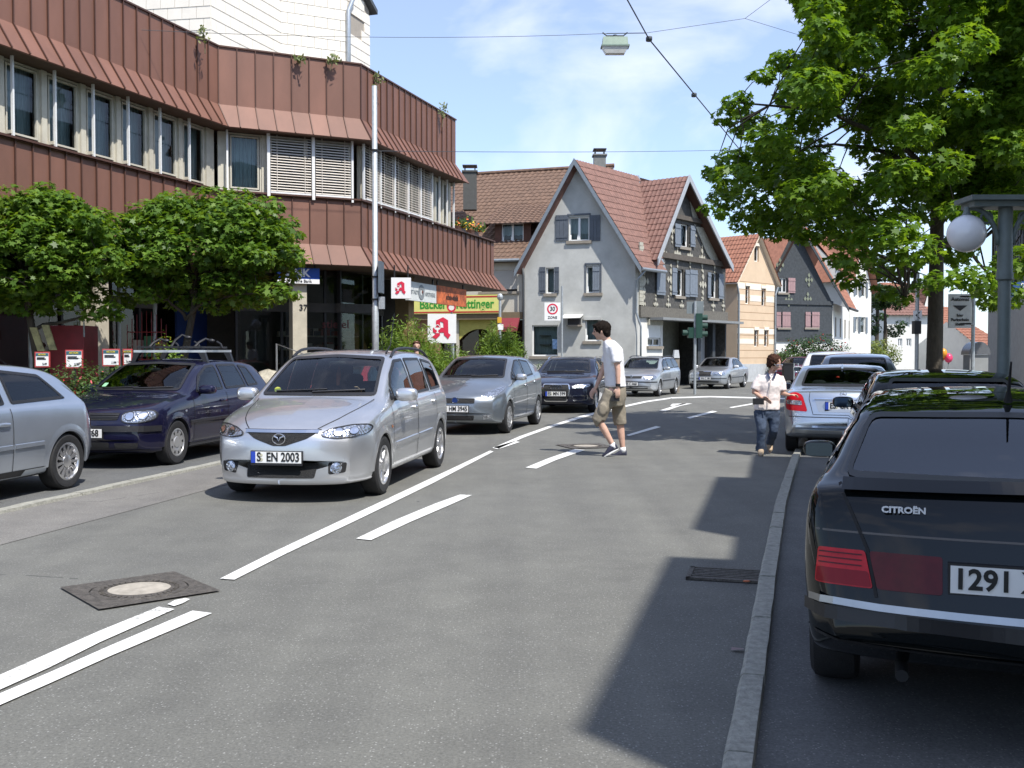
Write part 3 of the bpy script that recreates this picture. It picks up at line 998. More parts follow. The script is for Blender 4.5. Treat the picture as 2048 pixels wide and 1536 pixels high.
  if mb.v: return s.P(name, mb, mat, parent)
 def rubstrip(s, x0, x1, z0, z1, wid, mat, depth=0.018, name='rub_strip'):
  for sg in (-1, 1):
   mb = MB(); prev = None
   for k in range(13):
    t = k / 12; x = x0 + (x1 - x0) * t; z = z0 + (z1 - z0) * t
    loc, nor = s.hit('side', x, z, sg)
    if loc is None: continue
    y = loc.y
    cur = [Vector((x, y, z - wid / 2)), Vector((x, y + sg * depth, z - wid / 2 + 0.006)), Vector((x, y + sg * depth, z + wid / 2 - 0.006)), Vector((x, y, z + wid / 2))]
    if prev:
     for a in range(3): mb.quad(prev[a], cur[a], cur[a + 1], prev[a + 1])
    else: mb.poly(cur)
    prev = cur
   if prev: mb.poly(prev)
   s.P(name, mb, mat, smooth=False)
 def handle(s, x, z, mat, ln=0.17, door=0):
  for sg in (-1, 1):
   loc, nor = s.hit('side', x, z, sg)
   if loc is None: continue
   par = s.parts.get(2 + 2 * door + (1 if sg > 0 else 0), s.root)
   mb = MB()
   y = loc.y
   mb.ell((x, y + sg * 0.012, z), (ln / 2, 0.022, 0.02), 12, 6, e=0.6)
   s.P('handle', mb, mat, par)
 def mirror(s, x, z, mat, size=(0.06, 0.11, 0.075), out=0.13):
  for sg in (-1, 1):
   loc, nor = s.hit('side', x, z - 0.02, sg)
   if loc is None: continue
   y = loc.y + sg * out
   mb = MB(); mb.ell((x, y, z + 0.02), size, 16, 10, e=0.62)
   ob = s.P('mirror', mb, mat)
   st = MB(); st.tube([(x + 0.02, loc.y - sg * 0.02, z - 0.03), (x + 0.01, y - sg * size[1] * 0.6, z - 0.02)], [0.028, 0.02], 8)
   s.P('stalk', st, M_BLK, ob)
   gl = MB(); xx = x + size[0] * 1.03
   gl.poly([(xx, y + size[1] * a * 0.8, z + 0.02 + size[2] * b * 0.8) for a, b in ((-1, -.7), (-.8, -1), (.8, -1), (1, -.7), (1, .7), (.8, 1), (-.8, 1), (-1, .7))])
   s.P('mirror_glass', gl, M_MIRG, ob)
 def wheels(s):
  tm, rm = wheel_meshes(s.R, s.rim, s.tyre_w, s.wheel)
  for ax in (s.axf, s.axr):
   for sg in (-1, 1):
    e = sub_empty('wheel', s.root, (ax, sg * s.tw, s.R))
    if sg > 0: e.rotation_euler = (0, 0, R(180))
    e.rotation_euler.y = random.uniform(0, 1.2) * (1 if sg < 0 else -1)
    for nm, m in (('tyre', tm), ('rim', rm)):
     o = bpy.data.objects.new(nm, m); COL.objects.link(o); o.parent = e
    Ra = s.R + s.arch
    mb = MB(); prev = None; ylast = sg * s.W
    wh = MB(); pw = None
    for k in range(37):
     a = R(-5 + 190 * k / 36)
     cur = []
     for rr, of in ((Ra - 0.035, -0.012), (Ra - 0.03, 0.006), (Ra - 0.008, 0.016 * s.flare), (Ra + 0.02, 0.010 * s.flare), (Ra + 0.05, 0.001)):
      x, z = ax + rr * math.cos(a), s.R + rr * math.sin(a)
      loc, nor = s.hit('side', x, z, sg)
      if loc is not None and abs(loc.y) > s.W * 0.72: ylast = loc.y
      cur.append(Vector((x, ylast + sg * of, z)))
     inn = Vector((cur[0].x, sg * (s.W - 0.40), cur[0].z))
     if min(c.z for c in cur) > s.botf(ax) - 0.03 and prev:
      for q in range(4): mb.quad(prev[q], cur[q], cur[q + 1], prev[q + 1])
     if pw: wh.quad(pw[0], pw[1], inn, cur[0])
     pw = (cur[0], inn); prev = cur
    s.P('wheel_arch', mb, getattr(s, 'archmat', s.paint), auto=60)
    wh.poly([(ax + (Ra - 0.02) * math.cos(R(a)), sg * (s.W - 0.41), s.R + (Ra - 0.02) * math.sin(R(a))) for a in range(-20, 201, 10)])
    s.P('wheel_house', wh, M_BLKM)
 def interior(s):
  W = s.W * 0.86
  fx, rx = s.axf + 0.55, s.axr - 0.05
  belt = s.beltf(2.0)
  mb = MB()
  mb.box(fx, rx, -W, W, 0.30, 0.34)
  mb.box(fx, fx + 0.04, -W, W, 0.34, belt - 0.12)
  mb.box(rx, rx + 0.04, -W, W, 0.34, belt - 0.06)
  for sg in (-1, 1): mb.box(fx, rx, sg * W - 0.02, sg * W + 0.02, 0.3, belt - 0.06)
  s.P('cabin_tub', mb, M_INT, smooth=False)
  d = MB(); dx = s.dash if hasattr(s, 'dash') else fx + 0.05
  d.add([(dx - 0.32, -W, belt - 0.09), (dx - 0.32, W, belt - 0.09), (dx + 0.16, W, belt - 0.05), (dx + 0.16, -W, belt - 0.05), (dx + 0.24, W, belt - 0.3), (dx + 0.24, -W, belt - 0.3)], [[0, 1, 2, 3], [3, 2, 4, 5]])
  s.P('dashboard', d, M_INT, smooth=False)
  sw = MB(); c = Vector((dx + 0.42, -0.36, belt - 0.02))
  ring = []
  for k in range(25):
   a = 2 * math.pi * k / 24
   ring.append(c + Vector((0.08 * math.sin(a), 0.185 * math.cos(a), 0.168 * math.sin(a))))
  sw.tube(ring, 0.014, 6, caps=False)
  for a in (0, 180, 270): sw.tube([c, c + Vector((0.08 * math.sin(R(a)), 0.185 * math.cos(R(a)), 0.168 * math.sin(R(a))))], 0.02, 6)
  s.P('steering_wheel', sw, M_BLK)
  s.wheel_c = c
  zr = s.topf((s.axf + s.axr) / 2)
  for y in (-0.36, 0.36):
   mb = MB(); x = dx + 0.85
   mb.ell((x, y, 0.58), (0.26, 0.24, 0.10), 12, 8, e=0.7)
   mb.ell((x + 0.30, y, 0.90), (0.09, 0.23, 0.32), 12, 8, e=0.7, M=Matrix.Rotation(R(-14), 3, 'Y').inverted())
   mb.ell((x + 0.40, y, min(zr - 0.24, 1.24)), (0.05, 0.12, 0.09), 10, 6, e=0.7)
   s.P('front_seat', mb, M_SEAT)
  mb = MB(); x = min(dx + 1.75, s.L - 0.95)
  mb.ell((x, 0, 0.58), (0.25, 0.60, 0.10), 14, 8, e=0.6)
  mb.ell((x + 0.28, 0, 0.86), (0.09, 0.62, 0.28), 14, 8, e=0.6)
  for y in (-0.36, 0.36): mb.ell((x + 0.34, y, min(zr - 0.28, 1.16)), (0.04, 0.12, 0.07), 10, 6, e=0.7)
  s.P('rear_bench', mb, M_SEAT)
  im = MB(); im.ell((dx + 0.28, 0, zr - 0.15), (0.015, 0.11, 0.03), 10, 6, e=0.6)
  s.P('inside_mirror', im, M_BLK)
 def plate(s, txt, end, z, y=0.0, w=0.52, h=0.112, tw=None, eu=True, size=0.098, mat=M_PLATE, frame=True, xoff=0.0, tilt=0.0, txt_y=0.0, seal=None):
  loc, _ = s.hit(end, y, z)
  sg = -1 if end == 'front' else 1
  x = loc.x + sg * (0.012 + xoff)
  rt = Vector((0, -1, 0)) if end == 'front' else Vector((0, 1, 0))
  def bx(mb, u0, u1, v0, v1, d0, d1):
   pts = [Vector((x, y, z)) + rt * u + Vector((0, 0, v)) + Vector((sg * d, 0, 0)) for d in (d0, d1) for u, v in ((u0, v0), (u1, v0), (u1, v1), (u0, v1))]
   mb.add(pts, [[0, 1, 2, 3], [4, 5, 6, 7], [0, 1, 5, 4], [1, 2, 6, 5], [2, 3, 7, 6], [3, 0, 4, 7]])
  fr = MB(); bx(fr, -w / 2 - 0.008, w / 2 + 0.008, -h / 2 - (0.024 if frame else 0.006), h / 2 + 0.008, -0.03, 0.0)
  ob = s.P('number_plate', fr, M_BLK, smooth=False)
  pl = MB(); bx(pl, -w / 2, w / 2, -h / 2, h / 2, 0.0, 0.003); s.P('plate_face', pl, mat, ob, smooth=False)
  if eu:
   e = MB(); bx(e, -w / 2, -w / 2 + 0.045, -h / 2, h / 2, 0.003, 0.005); s.P('blue_band', e, M_EU, ob, smooth=False)
  M = face_M(Vector((x + sg * 0.006, y, z)) + rt * ((0.022 if eu else 0) + txt_y), rt, (0, 0, 1))
  t = text_mb(txt, size, M, 0.001, 0.0028, squeeze=tw or 0.86)
  s.P('lettering', t, M_LETTER, ob, smooth=False)
  if seal is not None:
   sm = MB()
   for v, r_ in ((0.022, 0.016), (-0.022, 0.018)):
    cc = Vector((x + sg * 0.004, y, z + v)) + rt * seal
    sm.prism([cc + rt * r_ * math.cos(R(a)) + Vector((0, 0, r_ * math.sin(R(a)))) for a in range(0, 360, 30)], (sg * 0.002, 0, 0))
   s.P('seal', sm, pm('plate_seal', (.5, .48, .36), .5), ob, smooth=False)
  return ob
 def emblem(s, kind, end, y, z, r, mat=M_CHROME, off=0.012):
  loc, nor = s.hit(end, y, z)
  sg = -1 if end == 'front' else 1
  c = Vector((loc.x + sg * off, y, z))
  rt = Vector((0, -1, 0)) if end == 'front' else Vector((0, 1, 0))
  up = Vector((0, 0, 1))
  mb = MB()
  def ring(cu, cv, a, b, t, n=24):
   mb.tube([c + rt * (cu + a * math.cos(2 * math.pi * k / n)) + up * (cv + b * math.sin(2 * math.pi * k / n)) for k in range(n + 1)], t, 6, caps=False)
  def bar(p, t): mb.tube([c + rt * a + up * b for a, b in p], t, 6)
  if kind == 'wing':
   ring(0, 0, r, r * 0.8, r * 0.10)
   bar([(-r * 0.75, r * 0.42), (-r * 0.25, r * 0.22), (0, -r * 0.30), (r * 0.25, r * 0.22), (r * 0.75, r * 0.42)], r * 0.12)
  elif kind == 'rings':
   for k in range(4): ring((k - 1.5) * r * 1.3, 0, r, r, r * 0.13, 20)
  elif kind == 'disc':
   ring(0, 0, r, r, r * 0.16)
   bar([(-r * 0.6, r * 0.6), (-r * 0.2, -r * 0.6), (0, 0), (r * 0.2, -r * 0.6), (r * 0.6, r * 0.6)], r * 0.1)
  elif kind == 'star':
   ring(0, 0, r, r, r * 0.08)
   for a in (90, 210, 330): bar([(0, 0), (r * math.cos(R(a)), r * math.sin(R(a)))], r * 0.1)
  elif kind == 'badge':
   d = [c + rt * r * math.cos(R(a)) + up * r * math.sin(R(a)) for a in range(0, 360, 20)]
   mb.prism(d, (sg * 0.006, 0, 0))
  return s.P('emblem', mb, mat)
 def wipers(s, z, pts):
  for (y0, z0, y1, z1) in pts:
   mb = MB()
   p = []
   for k in range(7):
    t = k / 6; loc, nor = s.hit('front', y0 + (y1 - y0) * t, z0 + (z1 - z0) * t)
    if loc is not None: p.append(loc + nor * 0.018)
   if len(p) > 1: mb.tube(p, 0.011, 5); s.P('wiper', mb, M_BLK)
 def rails(s, x0, x1, ins, mat, h=0.05, r=0.018):
  for sg in (-1, 1):
   p = []
   for k in range(15):
    t = k / 14; x = x0 + (x1 - x0) * t
    sec = s.section(x)
    y = max(0.05, [q for q in sec if q[1] > s.topf(x) - s.crownf(x) - 0.02][0][0]) - ins
    loc, nor = s.hit('top', x, sg * y)
    lift = h * min(1, math.sin(math.pi * t) * 2.2) ** 0.7
    p.append(loc + Vector((0, 0, lift)))
   mb = MB(); mb.tube(p, r, 8); s.P('roof_rail', mb, mat)
 def place(s, contact, ang, which=('f', -1), away=False):
  """contact: ground point under the tyre; ang: degrees off the view axis"""
  th = R(270 - ang) if away else R(90 - ang)
  ax = s.axf if which[0] == 'f' else s.axr
  Rm = Matrix.Rotation(th, 3, 'Z')
  p = Vector((contact[0], contact[1], 0)) - Rm @ Vector((ax, which[1] * s.tw, 0))
  s.root.location = p; s.root.rotation_euler = (0, 0, th)
  return s
# ------------------------------------------------------------------ the cars
SILVER = car_paint('paint_silver', (0.60, 0.61, 0.63), 0.8, 0.30)
SILVER2 = car_paint('paint_silver_blue', (0.48, 0.53, 0.60), 0.78, 0.30)
GREYM = car_paint('paint_grey', (0.24, 0.265, 0.29), 0.75, 0.3)
SILVER3 = car_paint('paint_silver_dull', (0.46, 0.48, 0.50), 0.7, 0.34)
NAVY = car_paint('paint_navy', (0.008, 0.008, 0.030), 0.25, 0.35, .1)
BLUEBLK = car_paint('paint_blue_black', (0.010, 0.012, 0.028), 0.3, 0.3, .1)
BLACKP = car_paint('paint_black_green', (0.004, 0.0055, 0.006), 0.0, 0.4, 0.0, 1.42)
MAROON = car_paint('paint_maroon', (0.16, 0.02, 0.05), 0.3, 0.4)
REDP = car_paint('paint_red', (0.42, 0.012, 0.02), 0.1, 0.35)
WHITEP = car_paint('paint_white', (0.72, 0.73, 0.74), 0.1, 0.35)
# --- silver people carrier driving towards the camera
c = Car(name='minivan', label='silver minivan driving towards the camera on the road, driver at the wheel', cat='car', L=4.29, W=0.85, axf=0.86, axr=3.53, R=0.315, rim=0.205, tw=0.745,
 top=[(0, .44), (.004, .58), (.03, .68), (.10, .76), (.25, .83), (.55, .92), (.95, 1.00), (1.10, 1.04), (1.32, 1.18), (1.60, 1.35), (1.86, 1.475), (2.10, 1.53), (2.6, 1.555), (3.3, 1.545), (3.75, 1.49), (3.95, 1.40), (4.08, 1.18), (4.18, 1.0), (4.25, .80), (4.29, .60)],
 bot=[(0, .235), (.004, .20), (.03, .185), (.15, .185), (.6, .19), (3.7, .20), (4.1, .25), (4.29, .40)],
 belt=[(0, .70), (.5, .84), (1.0, .93), (1.6, .965), (3.0, 1.0), (4.0, 1.02), (4.29, .95)],
 crown=[(0, .02), (.2, .05), (1.0, .07), (1.3, .10), (1.8, .08), (2.2, .05), (3.5, .05), (3.95, .06), (4.29, .03)],
 paint=SILVER, tum=0.30,
 windows=[[(1.30, .985), (1.42, .985), (1.42, 1.12)], [(1.45, .985), (2.28, 1.01), (2.26, 1.44), (1.94, 1.425), (1.62, 1.27), (1.45, 1.135)], [(2.36, 1.012), (3.10, 1.03), (3.05, 1.445), (2.34, 1.445)], [(3.18, 1.032), (3.72, 1.05), (3.60, 1.39), (3.13, 1.44)]],
 winmat=[M_SIDEG, M_SIDEG, M_DARKG, M_DARKG],
 wind=[(-.66, 1.035), (.66, 1.035), (.555, 1.455), (.0, 1.485), (-.555, 1.455)], rearw=[(-.58, 1.02), (.58, 1.02), (.50, 1.40), (-.50, 1.40)],
 doors=[(1.22, 2.30), (2.32, 3.30)], hood=(0.12, 1.02), wheel=('spoke', 5, 0.05), bow_f=0.30, dash=1.55)
MV = c
HL = [(.42, .665), (.40, .70), (.50, .745), (.66, .775), (.80, .775), (.825, .74), (.80, .685), (.70, .655), (.55, .645)]
c.decal('headlight', HL, 'front', M_HEAD, both=True, sp=0.03, r=0.03, off=0.008, border=(0.008, M_BLK))
c.decal('grille', [(-.36, .70), (.36, .70), (.27, .645), (.06, .575), (-.06, .575), (-.27, .645)], 'front', M_GRILL, sp=0.04, r=0.02, off=0.004)
c.line([(-.38, .715), (.38, .715)], 'front', 1, 0.028, 'grille_bar', M_CHROME, off=0.012)
c.emblem('wing', 'front', 0, .645, .065)
c.decal('lower_intake', [(-.37, .40), (.37, .40), (.35, .255), (-.35, .255)], 'front', M_GRILL, r=0.02)
for sg in (1, -1):
 c.decal('fog_lamp_recess', [(sg * .47, .41), (sg * .655, .41), (sg * .64, .31), (sg * .485, .29)], 'front', M_BLKM, r=0.02)
 c.decal('fog_lamp', [(sg * .555 + .055 * math.cos(R(a)), .355 + .055 * math.sin(R(a))) for a in range(0, 360, 24)], 'front', M_HEAD, r=0, off=0.014)
c.plate('S  EN 2003', 'front', .465, y=0.02, size=0.125, tw=.78, seal=-.155)
c.mirror(1.44, 1.02, SILVER, (0.07, 0.125, 0.075), 0.15)
c.handle(2.18, .87, SILVER, door=0); c.handle(3.15, .90, SILVER, door=1)
c.rubstrip(1.30, 2.28, .50, .52, .055, SILVER); c.rubstrip(2.34, 3.02, .52, .535, .055, SILVER)
c.rails(1.98, 3.75, 0.04, M_BLK, 0.05)
c.wipers(0, [(.48, 1.065, -.1, 1.09), (.05, 1.06, -.52, 1.085)])
c.decal('side_repeater', [(1.12, .69), (1.17, .69), (1.17, .72), (1.12, .72)], 'side', M_AMBER, both=True, r=0.008, sp=0.03)
c.decal('tail_light', [(.52, .70), (.74, .70), (.66, 1.2), (.58, 1.2)], 'rear', M_TAIL, both=True)
for sg in (-1, 1): c.line([(.36 * sg, .74), (.50 * sg, .83), (.60 * sg, .92), (.66 * sg, 1.0)], 'front', 1, 0.008, 'bonnet_gap', M_BLKM, off=0.003)
c.line([(-.40, .735), (.40, .735)], 'front', 1, 0.007, 'bonnet_edge', M_BLKM, off=0.003)
mb = MB(); mb.tube([(2.06, -.52, 1.50), (2.22, -.53, 1.60), (2.36, -.54, 1.98)], [.012, .006, .003], 6); c.P('aerial', mb, M_BLK)
st = MB(); loc, nor = c.hit('front', .50, 1.10); st.prism([loc + nor * -.012 + Vector((0, .04 * math.cos(R(a)), .035 * math.sin(R(a)))) for a in range(0, 360, 30)], (-.002, 0, 0)); c.P('sticker', st, pm('sticker_yellow', (.65, .68, .12), .6))
hg = MB(); hg.tube([(1.98, 0.03, 1.36), (1.97, .03, 1.24), (1.96, .04, 1.12)], [.008, .03, .014], 8); c.P('mirror_pendant', hg, pm('pendant', (.45, .12, .05), .7))
for c2, pts in ((c, ((.56, .705, .045), (.69, .715, .04))),):
 for sg in (1, -1):
  for y, z, r_ in pts:
   for rr, m_, o_ in ((r_, M_BLKM, .012), (r_ * .85, M_CHROME, .016)): c2.decal('reflector', [(sg * y + rr * math.cos(R(a)), z + rr * .9 * math.sin(R(a))) for a in range(0, 360, 24)], 'front', m_, r=0, off=o_, sp=.03)
c.place(gp(752, 988), 8.8, ('f', -1))
# --- dark blue hatchback parked behind the hedge strip
c = Car(name='parked_hatchback', label='dark navy blue hatchback with bicycle carriers on its roof, parked by the kerb', cat='car', group='cars parked by the shop', L=4.15, W=0.865, axf=0.83, axr=3.34, R=0.305, rim=0.185, tw=0.755,
 top=[(0, .40), (.004, .52), (.03, .64), (.08, .74), (.20, .80), (.6, .90), (1.05, .97), (1.18, 1.0), (1.45, 1.16), (1.72, 1.31), (1.95, 1.395), (2.3, 1.435), (2.9, 1.43), (3.4, 1.39), (3.65, 1.33), (3.85, 1.13), (3.98, .95), (4.08, .85), (4.12, .6), (4.15, .45)],
 bot=[(0, .36), (.02, .26), (.15, .20), (.6, .19), (3.5, .20), (4.0, .25), (4.15, .40)],
 belt=[(0, .68), (.5, .82), (1.0, .905), (1.6, .93), (3.0, .96), (4.15, .97)],
 crown=[(0, .02), (.2, .05), (1.0, .06), (1.3, .09), (1.8, .07), (2.2, .05), (3.5, .05), (4.15, .03)],
 paint=NAVY, tum=0.36,
 windows=[[(1.42, .955), (2.25, .975), (2.23, 1.34), (1.98, 1.325), (1.68, 1.20)], [(2.33, .977), (3.02, .992), (2.90, 1.345), (2.31, 1.345)], [(3.08, .995), (3.45, 1.01), (3.25, 1.30), (2.98, 1.335)]],
 wind=[(-.66, .985), (.66, .985), (.55, 1.355), (0, 1.38), (-.55, 1.355)], rearw=[(-.56, .98), (.56, .98), (.50, 1.30), (-.50, 1.30)],
 doors=[(1.28, 2.29), (2.29, 3.15)], hood=(0.10, 1.05), wheel=('cap', 9), bow_f=0.24, dash=1.45)
GOLF = c
c.decal('headlight', [(.47, .62), (.46, .72), (.54, .755), (.76, .765), (.82, .72), (.81, .64), (.70, .60), (.55, .60)], 'front', M_HEAD, both=True, sp=0.03, r=0.05, off=0.008, border=(0.01, M_BLK))
c.decal('grille', [(-.44, .73), (.44, .73), (.42, .64), (-.42, .64)], 'front', M_GRILL, r=0.02)
for z in (.665, .685, .708): c.line([(-.43, z), (.43, z)], 'front', 1, .012, 'grille_slat', M_BLK, off=.014)
c.emblem('disc', 'front', 0, .685, .055)
c.line([(-.84, .525), (-.4, .53), (.4, .53), (.84, .525)], 'front', 1, 0.075, 'bumper_strip', M_BLK, off=0.02)
c.decal('lower_intake', [(-.34, .36), (.34, .36), (.32, .27), (-.32, .27)], 'front', M_GRILL, r=0.02)
for sg in (1, -1): c.decal('side_intake', [(sg * .40, .35), (sg * .68, .35), (sg * .66, .28), (sg * .41, .28)], 'front', M_GRILL, r=0.015)
c.line([(-.84, .235), (0, .225), (.84, .235)], 'front', 1, 0.05, 'lower_spoiler', M_BLK, off=0.006)
c.plate('ES VK 68', 'front', .475, size=0.12)
c.mirror(1.52, .975, NAVY, (0.075, 0.12, 0.065), 0.13)
c.handle(2.14, .82, NAVY); c.handle(3.0, .835, NAVY, door=1)
c.rubstrip(1.15, 2.27, .56, .57, .05, M_BLK); c.rubstrip(2.31, 3.0, .57, .575, .05, M_BLK)
c.decal('side_repeater', [(1.02, .70), (1.07, .70), (1.07, .735), (1.02, .735)], 'side', M_HEAD, both=True, r=0.01, sp=.03)
c.decal('sill_trim', [(1.16, .20), (3.0, .21), (3.0, .27), (1.16, .265)], 'side', M_BLK, both=True, r=0, sp=.08)
c.wipers(0, [(.5, 1.0, -.05, 1.02), (.0, 1.0, -.55, 1.02)])
c.decal('tail_light', [(.56, .68), (.74, .68), (.72, .9), (.58, .9)], 'rear', M_TAIL, both=True)
c.decal('sun_sticker', [(.50, 1.03), (.57, 1.03), (.57, 1.08), (.50, 1.08)], 'front', pm('sticker_green', (.25, .5, .3), .5), off=.006, r=.01)
for sg in (1, -1):
 for y, z, r_ in ((.56, .685, .055), (.70, .69, .05)):
  for rr, m_, o_ in ((r_, M_BLKM, .012), (r_ * .85, M_CHROME, .016)): c.decal('reflector', [(sg * y + rr * math.cos(R(a)), z + rr * math.sin(R(a))) for a in range(0, 360, 24)], 'front', m_, r=0, off=o_, sp=.03)
c.place(gp(343, 929), 11.0, ('f', -1))
# --- silver hatchback cut by the left edge
c = Car(name='parked_hatchback', label='pale silver three-door hatchback parked, cut off by the left edge of the photo', cat='car', group='cars parked by the shop', L=4.15, W=0.868, axf=0.87, axr=3.38, R=0.31, rim=0.205, tw=0.76,
 top=[(0, .40), (.004, .52), (.03, .64), (.08, .73), (.20, .79), (.6, .89), (1.05, .96), (1.18, 1.0), (1.5, 1.18), (1.78, 1.32), (2.0, 1.39), (2.4, 1.42), (2.9, 1.40), (3.3, 1.35), (3.55, 1.25), (3.80, 1.05), (3.95, .92), (4.04, .84), (4.10, .6), (4.15, .45)],
 bot=[(0, .36), (.02, .26), (.15, .20), (.6, .19), (3.5, .20), (4.0, .25), (4.15, .40)],
 belt=[(0, .68), (.5, .82), (1.0, .90), (1.6, .925), (3.0, .955), (4.15, .95)],
 crown=[(0, .02), (.2, .05), (1.0, .06), (1.3, .09), (1.8, .07), (2.2, .05), (3.5, .05), (4.15, .03)],
 paint=SILVER2, tum=0.38, nst=110,
 windows=[[(1.45, .95), (2.42, .972), (2.38, 1.325), (2.02, 1.305), (1.72, 1.18)], [(2.52, .975), (3.42, 1.0), (3.10, 1.27), (2.48, 1.33)]],
 wind=[(-.64, .985), (.64, .985), (.53, 1.335), (0, 1.36), (-.53, 1.335)], rearw=[(-.56, .96), (.56, .96), (.48, 1.26), (-.48, 1.26)],
 doors=[(1.30, 2.47)], hood=(0.10, 1.05), wheel=('spoke', 13, 0.024), bow_f=0.24, bow_r=.22)
c.mirror(1.54, .97, SILVER2, (0.075, 0.12, 0.065), 0.13)
c.handle(2.32, .78, SILVER2, .2)
c.rubstrip(1.2, 2.45, .53, .545, .05, SILVER2); c.rubstrip(2.49, 2.95, .545, .55, .05, SILVER2)
c.decal('tail_light', [(.62, .66), (.80, .66), (.80, .88), (.62, .88)], 'rear', M_TAIL, both=True)
c.decal('sill_trim', [(1.22, .20), (3.0, .21), (3.0, .30), (1.22, .29)], 'side', M_BLK, both=True, r=0, sp=.08)
c.place(gp(122, 978), 11.0, ('r', -1))
# --- grey hatchback behind the minivan
c = Car(name='oncoming_hatchback', label='mid grey hatchback with rounded headlights, second in the oncoming line behind the minivan', cat='car', L=4.03, W=0.845, axf=0.82, axr=3.33, R=0.31, rim=0.20, tw=0.745, nst=110,
 top=[(0, .42), (.004, .55), (.03, .66), (.10, .75), (.25, .82), (.6, .93), (.95, 1.0), (1.12, 1.05), (1.4, 1.22), (1.7, 1.37), (1.95, 1.455), (2.3, 1.49), (2.9, 1.475), (3.4, 1.40), (3.6, 1.32), (3.8, 1.10), (3.92, .92), (3.99, .7), (4.03, .5)],
 bot=[(0, .38), (.02, .26), (.15, .20), (.6, .19), (3.5, .20), (3.9, .25), (4.03, .40)],
 belt=[(0, .70), (.5, .86), (1.0, .95), (1.6, .985), (3.0, 1.06), (4.03, 1.10)],
 crown=[(0, .02), (.2, .06), (1.0, .08), (1.3, .10), (1.8, .07), (2.2, .05), (3.5, .05), (4.03, .03)],
 paint=GREYM, tum=0.36,
 windows=[[(1.22, 1.0), (1.48, 1.005), (1.48, 1.17)], [(1.52, 1.005), (2.22, 1.03), (2.2, 1.395), (1.95, 1.38), (1.52, 1.185)], [(2.3, 1.033), (3.0, 1.07), (2.92, 1.36), (2.28, 1.40)]],
 wind=[(-.64, 1.04), (.64, 1.04), (.53, 1.405), (0, 1.43), (-.53, 1.405)], rearw=[(-.56, 1.02), (.56, 1.02), (.48, 1.36), (-.48, 1.36)],
 doors=[(1.18, 2.25), (2.27, 3.08)], hood=(0.12, 1.0), wheel=('cap', 10), bow_f=0.34, dash=1.5)
PUNTO = c
c.decal('headlight', [(.45, .68), (.50, .76), (.66, .86), (.76, .90), (.78, .83), (.72, .72), (.58, .66)], 'front', M_HEAD, both=True, sp=0.03, r=0.05, off=0.008)
c.decal('grille', [(-.36, .68), (.36, .68), (.36, .59), (-.36, .59)], 'front', M_GRILL, r=0.02, border=(.008, M_BLK))
c.emblem('badge', 'front', 0, .645, .055, pm('badge_blue', (.02, .05, .2), .3, metal=.4)); c.emblem('disc', 'front', 0, .645, .057)
c.decal('lower_intake', [(-.36, .37), (.36, .37), (.34, .28), (-.34, .28)], 'front', M_GRILL, r=0.02)
for sg in (1, -1): c.decal('fog_lamp', [(sg * .50, .38), (sg * .64, .38), (sg * .62, .31), (sg * .50, .29)], 'front', M_HEAD, r=0.03, sp=.03)
c.plate('S  HM 3945', 'front', .49, size=.12, tw=.78, seal=-.155)
c.mirror(1.46, 1.03, SILVER, (0.07, 0.11, 0.065), 0.13)
c.handle(2.12, .88, GREYM); c.handle(2.95, .93, GREYM, door=1)
c.wipers(0, [(.5, 1.06, -.05, 1.075), (.0, 1.06, -.5, 1.075)])
c.decal('tail_light', [(.56, .80), (.74, .80), (.64, 1.2), (.56, 1.2)], 'rear', M_TAIL, both=True)
c.place(gp(1010, 866), 14.0, ('f', -1))
# --- dark estate with a big framed grille
c = Car(name='oncoming_estate', label='blue-black estate car with large chrome-framed grille, behind the walking man', cat='car', L=4.93, W=0.925, axf=0.95, axr=3.79, R=0.335, rim=0.23, tw=0.81, nst=110,
 top=[(0, .42), (.004, .60), (.03, .70), (.10, .77), (.25, .82), (.6, .90), (1.15, .98), (1.38, 1.02), (1.7, 1.19), (2.0, 1.33), (2.25, 1.41), (2.6, 1.445), (3.2, 1.45), (4.0, 1.41), (4.4, 1.33), (4.65, 1.10), (4.80, .95), (4.88, .7), (4.93, .5)],
 bot=[(0, .38), (.02, .26), (.15, .20), (.6, .19), (4.2, .20), (4.8, .25), (4.93, .40)],
 belt=[(0, .70), (.5, .82), (1.2, .915), (1.8, .945), (3.5, .98), (4.93, 1.0)],
 crown=[(0, .02), (.2, .05), (1.2, .06), (1.5, .09), (2.0, .07), (2.4, .05), (4.2, .05), (4.93, .03)],
 paint=BLUEBLK, tum=0.42,
 windows=[[(1.66, .97), (2.55, .99), (2.53, 1.355), (2.25, 1.335), (1.9, 1.2)], [(2.63, .99), (3.5, 1.01), (3.45, 1.36), (2.61, 1.36)], [(3.58, 1.01), (4.4, 1.03), (4.15, 1.29), (3.53, 1.355)]],
 wind=[(-.68, 1.01), (.68, 1.01), (.55, 1.365), (0, 1.39), (-.55, 1.365)], rearw=[(-.58, 1.0), (.58, 1.0), (.5, 1.3), (-.5, 1.3)],
 doors=[(1.5, 2.58), (2.6, 3.6)], hood=(0.12, 1.25), wheel=('spoke', 7, 0.03), bow_f=0.34, dash=1.75)
AUD = c
c.decal('headlight', [(.40, .63), (.40, .70), (.56, .745), (.80, .76), (.84, .72), (.82, .67), (.60, .62)], 'front', M_HEAD, both=True, sp=0.03, r=0.03, off=0.008, border=(.01, M_BLK))
c.decal('grille', [(-.33, .75), (.33, .75), (.36, .60), (.29, .30), (-.29, .30), (-.36, .60)], 'front', M_GRILL, r=0.05, border=(.024, M_CHROME))
for z in (.40, .57, .61, .71): c.line([(-.29, z), (.29, z)], 'front', 1, .008, 'grille_slat', M_BLK, off=.012)
c.emblem('rings', 'front', 0, .675, .052)
